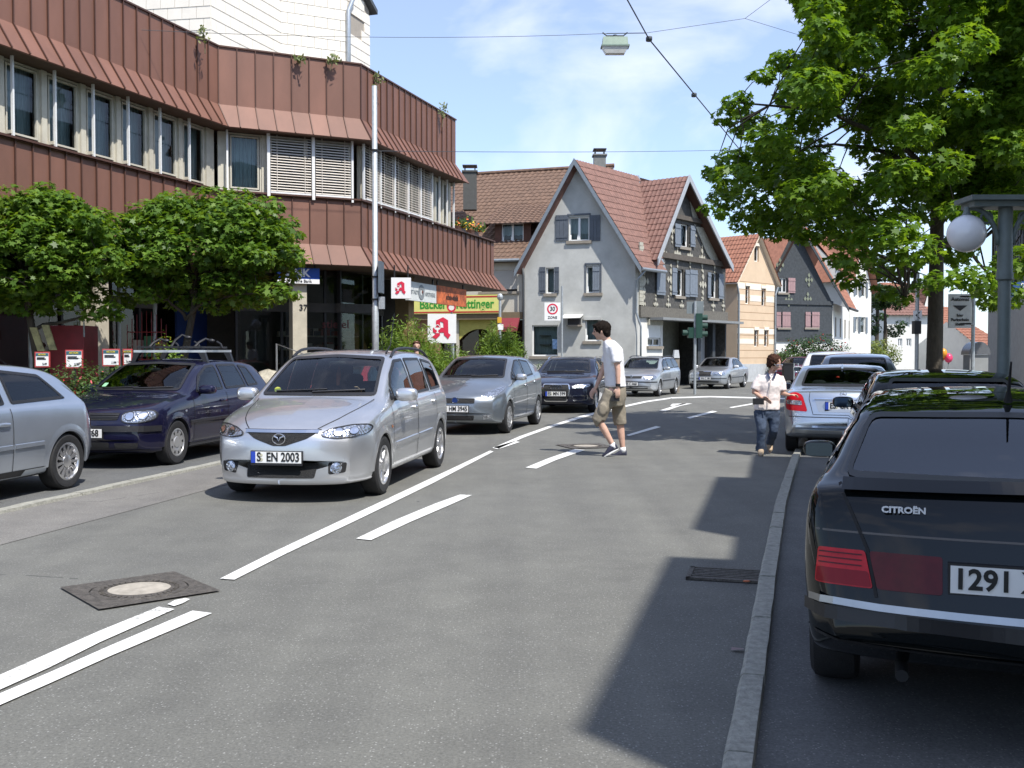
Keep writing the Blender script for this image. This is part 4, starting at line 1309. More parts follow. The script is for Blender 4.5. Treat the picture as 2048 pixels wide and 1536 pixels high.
for sg in (1, -1): c.decal('side_intake', [(sg * .42, .46), (sg * .78, .47), (sg * .76, .34), (sg * .44, .32)], 'front', M_GRILL, r=0.02, border=(.008, M_CHROME))
c.plate('ES  MN 599', 'front', .50, size=.12, tw=.78, seal=-.10)
c.mirror(1.76, 1.0, BLUEBLK, (0.075, 0.12, 0.065), 0.14)
c.handle(2.45, .83, BLUEBLK); c.handle(3.45, .86, BLUEBLK, door=1)
c.rails(2.3, 4.4, 0.03, M_CHROME, 0.035, .014)
c.wipers(0, [(.5, 1.03, -.05, 1.045), (.0, 1.03, -.5, 1.045)])
c.place(gp(1186, 824), 13.0, ('f', -1))
# --- silver estate further back
c = Car(name='oncoming_estate', label='silver estate car with roof rails further back, to the right of the walking man', cat='car', L=4.40, W=0.868, axf=0.83, axr=3.34, R=0.305, rim=0.19, tw=0.755, nst=80,
 top=[(0, .40), (.004, .52), (.03, .64), (.08, .74), (.20, .80), (.6, .90), (1.05, .97), (1.18, 1.0), (1.45, 1.16), (1.72, 1.31), (1.95, 1.395), (2.3, 1.445), (3.2, 1.455), (3.8, 1.43), (4.02, 1.36), (4.18, 1.1), (4.26, .9), (4.35, .6), (4.40, .45)],
 bot=[(0, .36), (.02, .26), (.15, .20), (.6, .19), (3.5, .20), (4.2, .25), (4.40, .40)],
 belt=[(0, .68), (.5, .82), (1.0, .905), (1.6, .93), (3.0, .96), (4.4, .98)],
 crown=[(0, .02), (.2, .05), (1.0, .06), (1.3, .09), (1.8, .07), (2.2, .05), (3.9, .05), (4.4, .03)],
 paint=SILVER3, tum=0.34,
 windows=[[(1.42, .955), (2.25, .975), (2.23, 1.345), (1.98, 1.325), (1.68, 1.20)], [(2.33, .977), (3.10, .995), (3.06, 1.36), (2.31, 1.355)], [(3.18, .997), (3.95, 1.01), (3.82, 1.34), (3.13, 1.36)]],
 wind=[(-.66, .985), (.66, .985), (.55, 1.36), (0, 1.385), (-.55, 1.36)], rearw=[(-.58, .98), (.58, .98), (.5, 1.35), (-.5, 1.35)],
 doors=[(1.28, 2.29), (2.29, 3.13)], hood=(0.10, 1.05), wheel=('cap', 9), bow_f=0.24, dash=1.45)
c.decal('headlight', [(.43, .62), (.42, .72), (.52, .765), (.76, .77), (.82, .72), (.81, .62), (.68, .595), (.52, .60)], 'front', M_HEAD, both=True, sp=0.04, r=0.05, off=0.008)
c.decal('grille', [(-.38, .735), (.38, .735), (.36, .65), (-.36, .65)], 'front', M_GRILL, r=0.02)
c.emblem('disc', 'front', 0, .70, .055)
c.line([(-.84, .525), (-.4, .53), (.4, .53), (.84, .525)], 'front', 1, 0.04, 'bumper_strip', M_BLK, off=0.01)
c.decal('lower_intake', [(-.6, .37), (.6, .37), (.58, .29), (-.58, .29)], 'front', M_GRILL, r=0.02)
c.plate('ES C 3468', 'front', .46, size=.115, tw=.8)
c.mirror(1.52, .975, SILVER3, (0.075, 0.12, 0.065), 0.13)
c.rubstrip(1.15, 3.0, .56, .575, .045, M_BLK)
c.rails(2.05, 3.95, 0.03, M_BLK, 0.04, .016)
c.place(gp(1315, 793), 22.0, ('f', -1))
# --- silver saloon by the junction
c = Car(name='oncoming_saloon', label='silver four-door saloon with upright grille, last of the oncoming cars at the junction', cat='car', L=4.52, W=0.86, axf=0.85, axr=3.54, R=0.31, rim=0.19, tw=0.745, nst=80,
 top=[(0, .40), (.004, .56), (.02, .70), (.06, .78), (.2, .82), (.6, .88), (1.2, .95), (1.38, .98), (1.7, 1.17), (1.95, 1.31), (2.15, 1.38), (2.5, 1.41), (2.9, 1.40), (3.2, 1.33), (3.5, 1.16), (3.8, 1.0), (4.0, .97), (4.35, .94), (4.45, .8), (4.52, .5)],
 bot=[(0, .36), (.02, .26), (.15, .20), (.6, .19), (3.7, .20), (4.3, .25), (4.52, .40)],
 belt=[(0, .68), (.5, .80), (1.2, .89), (1.6, .91), (3.4, .94), (4.52, .92)],
 crown=[(0, .02), (.2, .04), (1.2, .05), (1.5, .08), (2.0, .06), (2.4, .05), (3.0, .05), (3.6, .06), (4.0, .04), (4.52, .03)],
 paint=SILVER3, tum=0.38,
 windows=[[(1.66, .93), (2.40, .945), (2.38, 1.32), (2.15, 1.305), (1.9, 1.18)], [(2.48, .947), (3.35, .96), (3.05, 1.27), (2.46, 1.325)]],
 wind=[(-.64, .965), (.64, .965), (.52, 1.335), (0, 1.355), (-.52, 1.335)], rearw=[(-.6, 1.0), (.6, 1.0), (.5, 1.30), (-.5, 1.30)],
 doors=[(1.5, 2.44), (2.46, 3.3)], hood=(0.08, 1.25), wheel=('cap', 8), bow_f=0.16, dash=1.7)
c.decal('headlight', [(.34, .60), (.34, .74), (.74, .745), (.80, .70), (.80, .60)], 'front', M_HEAD, both=True, sp=0.04, r=0.02, off=0.008)
c.decal('grille', [(-.30, .78), (.30, .78), (.26, .58), (-.26, .58)], 'front', M_GRILL, r=0.02, border=(.02, M_CHROME))
c.line([(-.84, .47), (.84, .47)], 'front', 1, 0.03, 'bumper_strip', M_BLK, off=0.01)
c.decal('lower_intake', [(-.6, .36), (.6, .36), (.58, .29), (-.58, .29)], 'front', M_GRILL, r=0.02)
c.plate('WN C 180', 'front', .47, size=.11, tw=.8)
c.mirror(1.74, .95, WHITEP, (0.07, 0.11, 0.06), 0.12)
c.rubstrip(1.2, 3.2, .50, .51, .03, M_BLK)
c.place(gp(1454, 778), 27.0, ('f', -1))
# --- silver saloon parked on the right, seen from behind
SAL = dict(top=[(0, .40), (.004, .56), (.02, .68), (.08, .76), (.25, .82), (.6, .90), (1.2, .98), (1.38, 1.01), (1.7, 1.19), (1.95, 1.32), (2.2, 1.40), (2.5, 1.44), (2.9, 1.43), (3.2, 1.37), (3.55, 1.22), (3.85, 1.09), (4.1, 1.065), (4.40, 1.04), (4.47, .98), (4.53, .80), (4.58, .55)],
 bot=[(0, .36), (.02, .26), (.15, .20), (.6, .19), (3.7, .22), (4.4, .28), (4.58, .42)],
 belt=[(0, .68), (.5, .82), (1.2, .93), (1.6, .96), (3.4, 1.01), (4.58, 1.0)],
 crown=[(0, .02), (.2, .05), (1.2, .06), (1.5, .08), (2.0, .06), (2.4, .05), (3.0, .05), (3.6, .07), (4.0, .05), (4.58, .04)])
c = Car(name='parked_saloon', label='silver saloon parked at the right kerb, woman touching its tail light', cat='car', L=4.58, W=0.885, axf=0.80, axr=3.56, R=0.315, rim=0.21, tw=0.775, nst=120,
 paint=SILVER2, tum=0.40, bow_r=0.24, **SAL,
 windows=[[(1.66, .985), (2.45, 1.0), (2.43, 1.355), (2.2, 1.335), (1.9, 1.2)], [(2.53, 1.0), (3.45, 1.02), (3.15, 1.29), (2.51, 1.36)]],
 wind=[(-.66, 1.0), (.66, 1.0), (.54, 1.36), (0, 1.385), (-.54, 1.36)], rearw=[(-.64, 1.085), (.64, 1.085), (.55, 1.36), (0, 1.375), (-.55, 1.36)],
 doors=[(1.5, 2.49), (2.51, 3.4)], hood=(0.10, 1.25), wheel=('spoke', 7, 0.03))
for sg in (1, -1):
 c.decal('tail_light', [(sg * .52, .70), (sg * .60, .96), (sg * .70, 1.0), (sg * .82, .97), (sg * .85, .84), (sg * .84, .72)], 'rear', M_TAIL, sp=.03, r=.04, off=.008)
 c.decal('reversing_lamp', [(sg * .60, .80), (sg * .61, .87), (sg * .83, .88), (sg * .83, .81)], 'rear', M_HEAD, sp=.03, r=.02, off=.012)
c.decal('plate_recess', [(-.42, .90), (.42, .90), (.36, .70), (-.36, .70)], 'rear', SILVER3, r=.02, off=.003)
c.line([(-.43, .905), (.43, .905)], 'rear', 1, .02, 'boot_grip', M_CHROME, off=.02)
c.line([(-.49, 1.0), (-.50, .9), (-.44, .66), (.44, .66), (.50, .9), (.49, 1.0)], 'rear', 1, .008, 'boot_gap', M_BLKM, off=.004)
c.line([(-.8, .62), (.8, .62)], 'rear', 1, .012, 'bumper_gap', M_BLKM, off=.004)
c.line([(-.78, .47), (.78, .47)], 'rear', 1, .03, 'bumper_crease', SILVER2, off=.012)
c.line([(-.7, .31), (.7, .31)], 'rear', 1, .08, 'lower_apron', M_BLK, off=.004)
c.emblem('star', 'rear', 0, .985, .045)
c.plate('ES  CK 204', 'rear', .80, size=.12, tw=.78, seal=-.10)
c.mirror(1.74, 1.0, SILVER2, (0.07, 0.11, 0.06), 0.13)
fin = MB(); fin.hexa([(3.05, -.02, 1.37), (3.2, -.02, 1.35), (3.2, .02, 1.35), (3.05, .02, 1.37), (3.13, -.008, 1.44), (3.19, -.008, 1.44), (3.19, .008, 1.44), (3.13, .008, 1.44)]); c.P('aerial_fin', fin, SILVER2)
bl = MB(); bl.ell((3.28, -.07, 1.22), (.02, .03, .018), 8, 6); c.P('brake_lamp', bl, pm('lamp_red', (.9, .05, .03), .3))
c.place(gp(1578, 903), 17.0, ('r', -1), away=True)
c.root.scale = (0.95, 0.95, 0.93)
# --- big black liftback at the right edge
c = Car(name='parked_liftback', label='large black liftback in the shade at the right edge, seen from behind', cat='car', L=4.71, W=0.79, axf=0.92, axr=3.77, R=0.315, rim=0.20, tw=0.69, nst=150, tyre_w=.2,
 top=[(0, .42), (.004, .52), (.02, .62), (.08, .70), (.25, .75), (.6, .80), (1.2, .88), (1.40, .92), (1.75, 1.10), (2.0, 1.23), (2.25, 1.29), (2.6, 1.315), (3.1, 1.31), (3.55, 1.275), (3.72, 1.245), (4.0, 1.145), (4.4, 1.005), (4.50, .985), (4.56, .965), (4.60, .90), (4.65, .70), (4.69, .56), (4.71, .48)],
 bot=[(0, .36), (.02, .26), (.15, .20), (.6, .19), (3.9, .22), (4.5, .27), (4.71, .40)],
 belt=[(0, .62), (.5, .72), (1.2, .82), (1.6, .85), (3.4, .93), (4.2, .97), (4.71, .95)],
 crown=[(0, .02), (.2, .04), (1.2, .05), (1.5, .07), (2.0, .05), (2.4, .04), (3.6, .045), (4.3, .04), (4.55, .025), (4.71, .03)],
 paint=BLACKP, tum=0.40, bow_r=0.11, plan_r=.14, arch=.04,
 windows=[[(1.72, .87), (2.55, .90), (2.53, 1.265), (2.25, 1.25), (1.95, 1.10)], [(2.63, .905), (3.40, .94), (3.38, 1.255), (2.61, 1.27)], [(3.46, .945), (4.1, 1.0), (3.75, 1.19), (3.44, 1.25)]],
 wind=[(-.66, .92), (.66, .92), (.54, 1.275), (0, 1.295), (-.54, 1.275)], rearw=[(-.645, .985), (.645, .985), (.555, 1.215), (0, 1.225), (-.555, 1.215)], ring=.02,
 rearmat=glass('rear_glass_dark', (.16, .22, .24), 1.55),
 doors=[(1.55, 2.58), (2.6, 3.55)], hood=(0.10, 1.25), wheel=('cap', 8))
XM = c
for sg in (1, -1):
 c.decal('tail_light', [(sg * .525, .60), (sg * .735, .60), (sg * .725, .735), (sg * .555, .735)], 'rear', M_TAIL, sp=.025, r=.012, off=.008)
 c.decal('lower_lens', [(sg * .53, .605), (sg * .73, .605), (sg * .725, .66), (sg * .543, .66)], 'rear', pm('lens_deep', (.22, .005, .012), .3, coat=.3, spec=.1), sp=.03, r=.01, off=.011)
 for k in range(3): c.line([(sg * .565, .718 - .02 * k), (sg * .72, .718 - .02 * k)], 'rear', 1, .005, 'lamp_rib', M_TAILD, off=.013)
 c.decal('boot_light', [(sg * .285, .60), (sg * .51, .60), (sg * .54, .735), (sg * .285, .735)], 'rear', M_TAILD, sp=.04, r=.012, off=.008)
 c.line([(sg * .655, .97), (sg * .60, .86), (sg * .547, .74), (sg * .513, .57)], 'rear', 1, .012, 'hatch_gap', M_BLKM, off=.005)
c.line([(-.74, .545), (-.5, .535), (0, .53), (.5, .535), (.74, .545)], 'rear', 1, .026, 'chrome_strip', pm('dull_chrome', (.36, .37, .39), .3, metal=1.0, var=.1), off=.028)
c.line([(-.74, .80), (0, .80), (.74, .80)], 'rear', 1, .008, 'hatch_crease', pm('crease_grey', (.10, .09, .085), .5), off=.002)
c.line([(-.64, .955), (0, .967), (.64, .955)], 'rear', 1, .03, 'spoiler', BLACKP, off=.03)
c.line([(-.77, .50), (0, .482), (.77, .50)], 'rear', 1, .05, 'bumper_strip', M_BLK, off=.016)
c.line([(-.77, .40), (0, .38), (.77, .40)], 'rear', 1, .012, 'bumper_gap', M_BLKM, off=.005)
c.plate('1291 XM 75', 'rear', .665, y=0.0, h=.10, size=.105, tw=.95, eu=False, frame=False)
loc, nor = c.hit('rear', -.42, .885)
c.P('badge_lettering', text_mb('CITROËN', .032, face_M((loc.x + .012, -.42, .895), (0, 1, 0), (0, 0, 1)), .004, .0012, squeeze=1.15), pm('badge_white', (.80, .81, .82), .4), smooth=False)
c.mirror(1.92, .865, BLACKP, (0.06, 0.10, 0.052), 0.12)
c.handle(2.42, .76, M_BLK); c.handle(3.42, .78, M_BLK, door=1)
c.rubstrip(1.4, 2.56, .42, .43, .05, M_BLK); c.rubstrip(2.62, 3.4, .43, .435, .05, M_BLK)
mb = MB(); mb.tube([(4.47, .12, 1.0), (4.44, .30, 1.02), (4.40, .45, 1.03)], .014, 6); mb.ell((4.50, .1, .99), (.05, .06, .03), 8, 6); c.P('rear_wiper', mb, M_BLK)
mb = MB(); mb.tube([(3.62, .03, 1.27), (3.64, .03, 1.32), (3.72, .03, 1.45)], [.02, .008, .004], 6); c.P('aerial', mb, M_BLK)
mb = MB(); mb.tube([(4.35, -.42, .275), (4.60, -.42, .27)], .024, 10); c.P('exhaust', mb, M_BLKM)
c.place((1.50, 4.70), 20.0, ('r', -1), away=True)
# --- simple cars that only show in part
def plain(name, label, paint, L, h, contact, ang, away, sedan=False, which=('r', -1), group=None, nst=70):
 k = h / 1.43
 Z = lambda pts: [(x * L / 4.15, z * k) for x, z in pts]
 c = Car(name=name, label=label, cat='car', group=group, L=L, W=0.86, axf=0.83 * L / 4.15, axr=3.34 * L / 4.15, R=0.31, rim=0.19, tw=0.75, nst=nst,
 top=Z([(0, .40), (.004, .52), (.03, .64), (.08, .74), (.20, .80), (.6, .90), (1.05, .97), (1.18, 1.0), (1.45, 1.16), (1.72, 1.31), (1.95, 1.395), (2.3, 1.435), (2.9, 1.43), (3.4, 1.39), (3.62, 1.33), (3.85, 1.13), (3.98, .95), (4.08, .85), (4.12, .6), (4.15, .45)]),
 bot=[(0, .36), (.02, .26), (.15, .20), (.6, .19), (L - .6, .20), (L - .1, .25), (L, .40)],
 belt=Z([(0, .68), (.5, .82), (1.0, .905), (1.6, .93), (3.0, .96), (4.15, .97)]),
 crown=[(0, .02), (.2, .05), (1.0, .06), (1.3, .09), (1.8, .07), (2.2, .05), (L - .6, .05), (L, .03)],
 paint=paint, tum=0.36,
 windows=[Z([(1.42, .955), (2.25, .975), (2.23, 1.34), (1.98, 1.325), (1.68, 1.20)]), Z([(2.33, .977), (3.02, .992), (2.90, 1.345), (2.31, 1.345)]), Z([(3.08, .995), (3.45, 1.01), (3.25, 1.30), (2.98, 1.335)])],
 wind=[(-.66, .985 * k), (.66, .985 * k), (.55, 1.355 * k), (0, 1.38 * k), (-.55, 1.355 * k)], rearw=[(-.60, .99 * k), (.60, .99 * k), (.53, 1.345 * k), (-.53, 1.345 * k)],
 doors=[(1.28 * L / 4.15, 2.29 * L / 4.15), (2.29 * L / 4.15, 3.15 * L / 4.15)], hood=(.1, 1.05 * L / 4.15), wheel=('cap', 8))
 c.decal('headlight', [(.47, .62 * k), (.46, .72 * k), (.54, .755 * k), (.76, .765 * k), (.82, .72 * k), (.81, .64 * k), (.55, .60 * k)], 'front', M_HEAD, both=True, sp=0.05, r=0.04, off=0.008)
 c.decal('grille', [(-.44, .73 * k), (.44, .73 * k), (.42, .64 * k), (-.42, .64 * k)], 'front', M_GRILL, r=0.02)
 c.decal('tail_light', [(.56, .66 * k), (.76, .66 * k), (.74, .92 * k), (.58, .92 * k)], 'rear', M_TAIL, both=True, r=.03)
 c.mirror(1.52 * L / 4.15, .975 * k, paint, (0.075, 0.12, 0.065), 0.13)
 c.place(contact, ang, which, away)
 return c
plain('parked_hatchback', 'black hatchback parked directly in front of the black liftback', BLACKP, 4.1, 1.33, (3.55, 10.3), 17.0, True, group='cars at the right kerb', nst=110)
c = plain('parked_hatchback', 'dark grey car parked beyond the silver saloon, tree trunk behind its roof', GREYM, 4.2, 1.52, (6.35, 21.2), 17.0, True, group='cars at the right kerb')
plain('parked_hatchback', 'white car parked beyond the silver saloon, furthest of the right kerb row', WHITEP, 4.3, 1.58, (7.55, 26.6), 17.0, True, group='cars at the right kerb')
plain('parked_hatchback', 'maroon car parked by the shrubs in front of the dark shingled house', MAROON, 4.1, 1.40, gp(1610, 768), 35.0, False, which=('f', -1))
plain('parked_hatchback', 'red car parked behind the boulder, seen through the minivan windscreen', REDP, 4.0, 1.36, (-2.75, 17.9), 12.0, False, which=('f', -1), group='cars parked by the shop')
# ------------------------------------------------------------------ brown metal-clad shop building
M_BROWN = pm('brown_metal', (0.185, 0.088, 0.060), 0.6, metal=0.0, var=0.14, scale=1.6, vscale=(1, 1, .35))
M_SEAM = pm('brown_seam', (0.09, 0.042, 0.028), 0.5, metal=0.2, var=0.1)
M_CREAM = pm('cream_frame', (0.52, 0.49, 0.40), 0.6, var=0.12, scale=3)
M_WHITEA = pm('white_rail', (0.74, 0.74, 0.72), 0.45, var=0.06)
M_SLAT = pm('blind_slat', (0.62, 0.57, 0.50), 0.5, var=0.08)
M_WIN = glass('window_glass', (0.66, 0.74, 0.73), 1.5)
_n, _l = M_BROWN.node_tree.nodes, M_BROWN.node_tree.links
_b = _n['Principled BSDF']; _src = _b.inputs['Base Color'].links[0].from_socket
_oi = _n.new('ShaderNodeObjectInfo'); _mr = _n.new('ShaderNodeMapRange'); _mr.inputs['To Min'].default_value = .86; _mr.inputs['To Max'].default_value = 1.12
_l.new(_oi.outputs['Random'], _mr.inputs['Value']); _mm = _n.new('ShaderNodeMixRGB'); _mm.blend_type = 'MULTIPLY'; _mm.inputs['Fac'].default_value = 1
_l.new(_src, _mm.inputs['Color1']); _l.new(_mr.outputs['Result'], _mm.inputs['Color2']); _l.new(_mm.outputs['Color'], _b.inputs['Base Color'])
M_CURT = pm('curtain', (0.50, 0.56, 0.57), 0.9, var=0.4, scale=14, vscale=(4, 4, .2))
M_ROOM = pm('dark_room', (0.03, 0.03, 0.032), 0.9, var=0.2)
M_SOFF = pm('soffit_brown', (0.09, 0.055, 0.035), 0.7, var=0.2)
DA, DB = R(18.7), R(64.0)
dA = Vector((math.sin(DA), math.cos(DA), 0)); dB = Vector((math.sin(DB), math.cos(DB), 0))
BC = dp(722, 533, 25.0); BC.z = 0
AB = BC - dB * 3.36
A0 = AB - dA * 13.2
brown = thing('shop_building', 'brown metal-clad shop building with flared fascia bands and a ribbon of windows', 'building', tuple(BC))
frA = Fr(A0.x, A0.y, d=(dA.x, dA.y)); frB = Fr(AB.x, AB.y, d=(dB.x, dB.y)); frC = Fr(BC.x, BC.y, d=(dA.x, dA.y))
Z_LS, Z_LF, Z_LT = 3.62, 4.12, 5.22
Z_US, Z_UF, Z_UT = 6.64, 7.20, 8.50
OUT = 0.36
LENS = {'A': 13.2, 'B': 3.36, 'Cu': 6.2, 'Cl': 9.6}
CNT = {'A': 33, 'B': 8, 'Cu': 17, 'Cl': 26}
def band(fr, length, count, zs, zf, zt, o_top, flare, k0, k1):
 """flared sheet-metal panels side by side; k0,k1 widen the skirt at the ends so that corners meet"""
 w = length / count
 cache = {}
 for i in range(count):
  u0, u1 = i * w, (i + 1) * w
  s0 = k0 * max(0, 1 - i) ; s1 = k1 * (1 if i == count - 1 else 0)
  mb = MB(); P = fr.P
  g = 0.006
  a0, a1 = u0 + g, u1 - g
  b0, b1 = a0 + s0 * flare, a1 + s1 * flare
  th = 0.03
  ring = [(o_top, zt), (o_top, zf), (o_top + flare, zs), (o_top + flare - 0.02, zs - 0.02), (o_top - th, zf - .02), (o_top - th, zt)]
  L_ = [P(b0 if k in (2, 3) else a0, o, z) for k, (o, z) in enumerate(ring)]
  R_ = [P(b1 if k in (2, 3) else a1, o, z) for k, (o, z) in enumerate(ring)]
  n = len(ring)
  mb.add(L_ + R_, [[k, (k + 1) % n, n + (k + 1) % n, n + k] for k in range(n)] + [[0, 5, 4, 1], [1, 4, 3, 2], [n, n + 1, n + 4, n + 5], [n + 1, n + 2, n + 3, n + 4]])
  sw, sh = 0.012, 0.032
  for (o0, z0, o1, z1, uu0, uu1) in ((o_top, zt, o_top, zf, u0, u0), (o_top, zf, o_top + flare, zs, u0, u0 + s0 * flare)):
   mb.hexa([P(uu1 - sw, o1, z1), P(uu1 + sw, o1, z1), P(uu1 + sw, o1 + sh, z1 + .008), P(uu1 - sw, o1 + sh, z1 + .008), P(uu0 - sw, o0, z0), P(uu0 + sw, o0, z0), P(uu0 + sw, o0 + sh, z0 + .008), P(uu0 - sw, o0 + sh, z0 + .008)], 1)
  obj('cladding_panel', mb, [M_BROWN, M_SEAM], brown)
t225 = math.tan(R(22.65))
for zs, zf, zt, cl in ((Z_US, Z_UF, Z_UT, 'Cu'), (Z_LS, Z_LF, Z_LT, 'Cl')):
 band(frA, LENS['A'], CNT['A'], zs, zf, zt, 0.0, OUT, 0, -t225)
 band(frB, LENS['B'], CNT['B'], zs, zf, zt, 0.0, OUT, t225, t225)
 band(frC, LENS[cl], CNT[cl], zs, zf, zt, 0.0, OUT, -t225, .9 if cl == 'Cl' else .6)
mb = MB()
for fr, ln in ((frA, 13.2), (frB, 3.36), (frC, 6.2)): mb.fbox(fr, -.01, ln + .01, -.16, .035, Z_UT, Z_UT + .035)
obj('parapet_cap', mb, M_SEAM, brown)
mb = MB()
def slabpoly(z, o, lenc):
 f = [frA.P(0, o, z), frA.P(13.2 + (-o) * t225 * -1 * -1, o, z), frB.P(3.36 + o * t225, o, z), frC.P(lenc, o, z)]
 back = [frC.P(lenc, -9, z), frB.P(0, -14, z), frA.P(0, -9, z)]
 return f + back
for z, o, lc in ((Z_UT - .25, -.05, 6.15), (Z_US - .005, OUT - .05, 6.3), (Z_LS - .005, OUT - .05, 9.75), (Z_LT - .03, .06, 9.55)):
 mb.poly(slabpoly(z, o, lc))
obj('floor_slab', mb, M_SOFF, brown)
mb = MB(); mb.quad(frC.P(6.19, -.02, Z_US - .1), frC.P(6.19, -9, Z_US - .1), frC.P(6.19, -9, Z_UT), frC.P(6.19, -.02, Z_UT)); mb.quad(frC.P(9.58, -.02, Z_LS), frC.P(9.58, -9, Z_LS), frC.P(9.58, -9, Z_LT), frC.P(9.58, -.02, Z_LT))
mb.quad(frC.P(6.0, -.2, Z_LT), frC.P(6.0, -9, Z_LT), frC.P(6.0, -9, Z_US), frC.P(6.0, -.2, Z_US))
obj('end_wall', mb, M_CREAM, brown)
def ribbon_window(fr, u0, u1, z0, z1, o, leaf=True, curtain=True, mull=True):
 f = 0.04
 r = sub_empty('window', brown)
 mb = MB()
 for a in ((u0, u0 + f, z0, z1), (u1 - f, u1, z0, z1), (u0 + f, u1 - f, z0, z0 + f), (u0 + f, u1 - f, z1 - f, z1)): mb.fbox(fr, a[0], a[1], o - .07, o, a[2], a[3])
 i = f + .015
 for a in ((u0 + f + .02, u0 + i + .04, z0 + f + .02, z1 - f - .02), (u1 - i - .04, u1 - f - .02, z0 + f + .02, z1 - f - .02), (u0 + i + .04, u1 - i - .04, z0 + f + .02, z0 + i + .04), (u0 + i + .04, u1 - i - .04, z1 - i - .04, z1 - f - .02)): mb.fbox(fr, a[0], a[1], o - .05, o + .015, a[2], a[3])
 obj('frame', mb, M_CREAM, r)
 mb = MB(); mb.quad(fr.P(u0 + f, o - .03, z0 + f), fr.P(u1 - f, o - .03, z0 + f), fr.P(u1 - f, o - .03, z1 - f), fr.P(u0 + f, o - .03, z1 - f)); obj('pane', mb, M_WIN, r)
 if curtain:
  mb = MB(); n = 28
  for k in range(n):
   ua, ub = u0 + (u1 - u0) * k / n, u0 + (u1 - u0) * (k + 1) / n
   oa, ob_ = o - .22 + .025 * math.sin(k * 1.9), o - .22 + .025 * math.sin((k + 1) * 1.9)
   mb.quad(fr.P(ua, oa, z0), fr.P(ub, ob_, z0), fr.P(ub, ob_, z1), fr.P(ua, oa, z1))
  obj('curtain', mb, M_CURT, r, smooth=True)
def fin(fr, u, z0, z1, o0, o1, wd=.05):
 mb = MB(); mb.fbox(fr, u - wd / 2, u + wd / 2, o0, o1, z0, z1); obj('guide_rail', mb, M_WHITEA, brown)
def blind(fr, u0, u1, z0, z1, o, sag=0.0):
 mb = MB(); n = int((z1 - z0) / .062)
 for k in range(n):
  z = z0 + (z1 - z0) * k / n + sag * 0
  P = fr.P
  mb.add([P(u0, o + .035, z), P(u1, o + .035, z), P(u1, o - .005, z + .036), P(u0, o - .005, z + .036), P(u0, o - .035, z + .030), P(u1, o - .035, z + .030)], [[0, 1, 2, 3], [3, 2, 5, 4]])
 for u in (u0 + .15, u1 - .15): mb.fbox(fr, u - .006, u + .006, o + .03, o + .04, z0, z1)
 b = obj('blind', mb, M_SLAT, brown)
 mb = MB(); mb.fbox(fr, u0, u1, o - .03, o + .03, z0 - .05, z0 - .01); obj('bottom_rail', mb, M_WHITEA, b)
ZW0, ZW1 = Z_LT + .06, Z_US - .02
mb = MB()
for fr, ln in ((frA, 13.2), (frB, 3.36), (frC, 9.58)): mb.fbox(fr, -.05, ln + (.03 if fr is not frC else 0), -.25, .06, Z_LT, Z_LT + .04)
obj('sill_flashing', mb, M_SEAM, brown)
OW = -0.16
step = 0.985
us = [13.2 - .28 - step * k for k in range(12)]
for k, u in enumerate(us):
 ribbon_window(frA, u - step + .10, u - .03, ZW0, ZW1, OW, curtain=True)
 mb = MB(); mb.fbox(frA, u - .03, u + .10, OW - .06, OW - .0 + .05, ZW0, ZW1); obj('pier', mb, M_CREAM, brown)
 fin(frA, u - step + .14, ZW0 - .05, ZW1 + .02, .0, .05, .035)
 mb = MB(); mb.fbox(frA, u - step + .10, u - step + .18, -.12, .02, ZW0 + .02, ZW0 + .08); obj('bracket', mb, M_CREAM, brown)
for fr_k, ua_k, ub_k in ((frA, 12.95, 13.2), (frB, .0, .2), (frB, 1.0, 1.12)):
 mb = MB(); mb.fbox(fr_k, ua_k, ub_k, OW - .06, OW + .03, ZW0, ZW1); obj('pier', mb, M_CREAM, brown)
ribbon_window(frB, .22, 1.0, ZW0, ZW1, OW)
fin(frB, .18, ZW0 - .05, ZW1 + .02, .0, .05, .04); fin(frB, 1.12, ZW0 - .1, ZW1 + .02, .0, .07, .07); fin(frB, 2.18, ZW0 - .12, ZW1 + .02, .0, .07, .07); fin(frB, 3.14, ZW0 - .12, ZW1 + .02, .0, .06, .05)
blind(frB, 1.17, 2.13, ZW0 + .03, ZW1, .02); blind(frB, 2.24, 3.10, ZW0 + .03, ZW1, .02)
ribbon_window(frB, 1.15, 2.1, ZW0, ZW1, OW, curtain=False); ribbon_window(frB, 2.2, 3.2, ZW0, ZW1, OW, curtain=False)
fin(frC, .12, ZW0 - .05, ZW1, .0, .05, .05)
cu = [.2, 1.02, 1.86, 2.70, 3.52, 4.32]
for k, u in enumerate(cu[:-1]):
 blind(frC, u + .04, cu[k + 1] - .04, ZW0 + .05, ZW1, .02)
 fin(frC, cu[k + 1], ZW0 - .1, ZW1, .0, .06, .045)
 ribbon_window(frC, u + .05, cu[k + 1] - .05, ZW0, ZW1, OW, curtain=False)
for u in (4.40, 4.98, 5.50):
 ribbon_window(frC, u, u + .44, ZW0, ZW1, OW, curtain=True); fin(frC, u + .52, ZW0 - .05, ZW1, -.02, .03, .035)
 mb = MB(); mb.fbox(frC, u + .44, u + .58, OW - .06, OW + .05, ZW0, ZW1); obj('pier', mb, M_CREAM, brown)
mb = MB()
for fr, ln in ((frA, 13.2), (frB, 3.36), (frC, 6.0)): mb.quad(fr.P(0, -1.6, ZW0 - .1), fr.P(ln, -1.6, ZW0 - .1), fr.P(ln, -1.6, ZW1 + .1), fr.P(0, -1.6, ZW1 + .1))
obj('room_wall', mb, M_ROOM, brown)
M_PIER = pm('pier_render', (0.46, 0.42, 0.33), 0.85, var=0.12, scale=4, bump=.2)
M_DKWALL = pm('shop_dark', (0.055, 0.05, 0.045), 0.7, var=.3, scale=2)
uB = frB.u_at(601, .05)
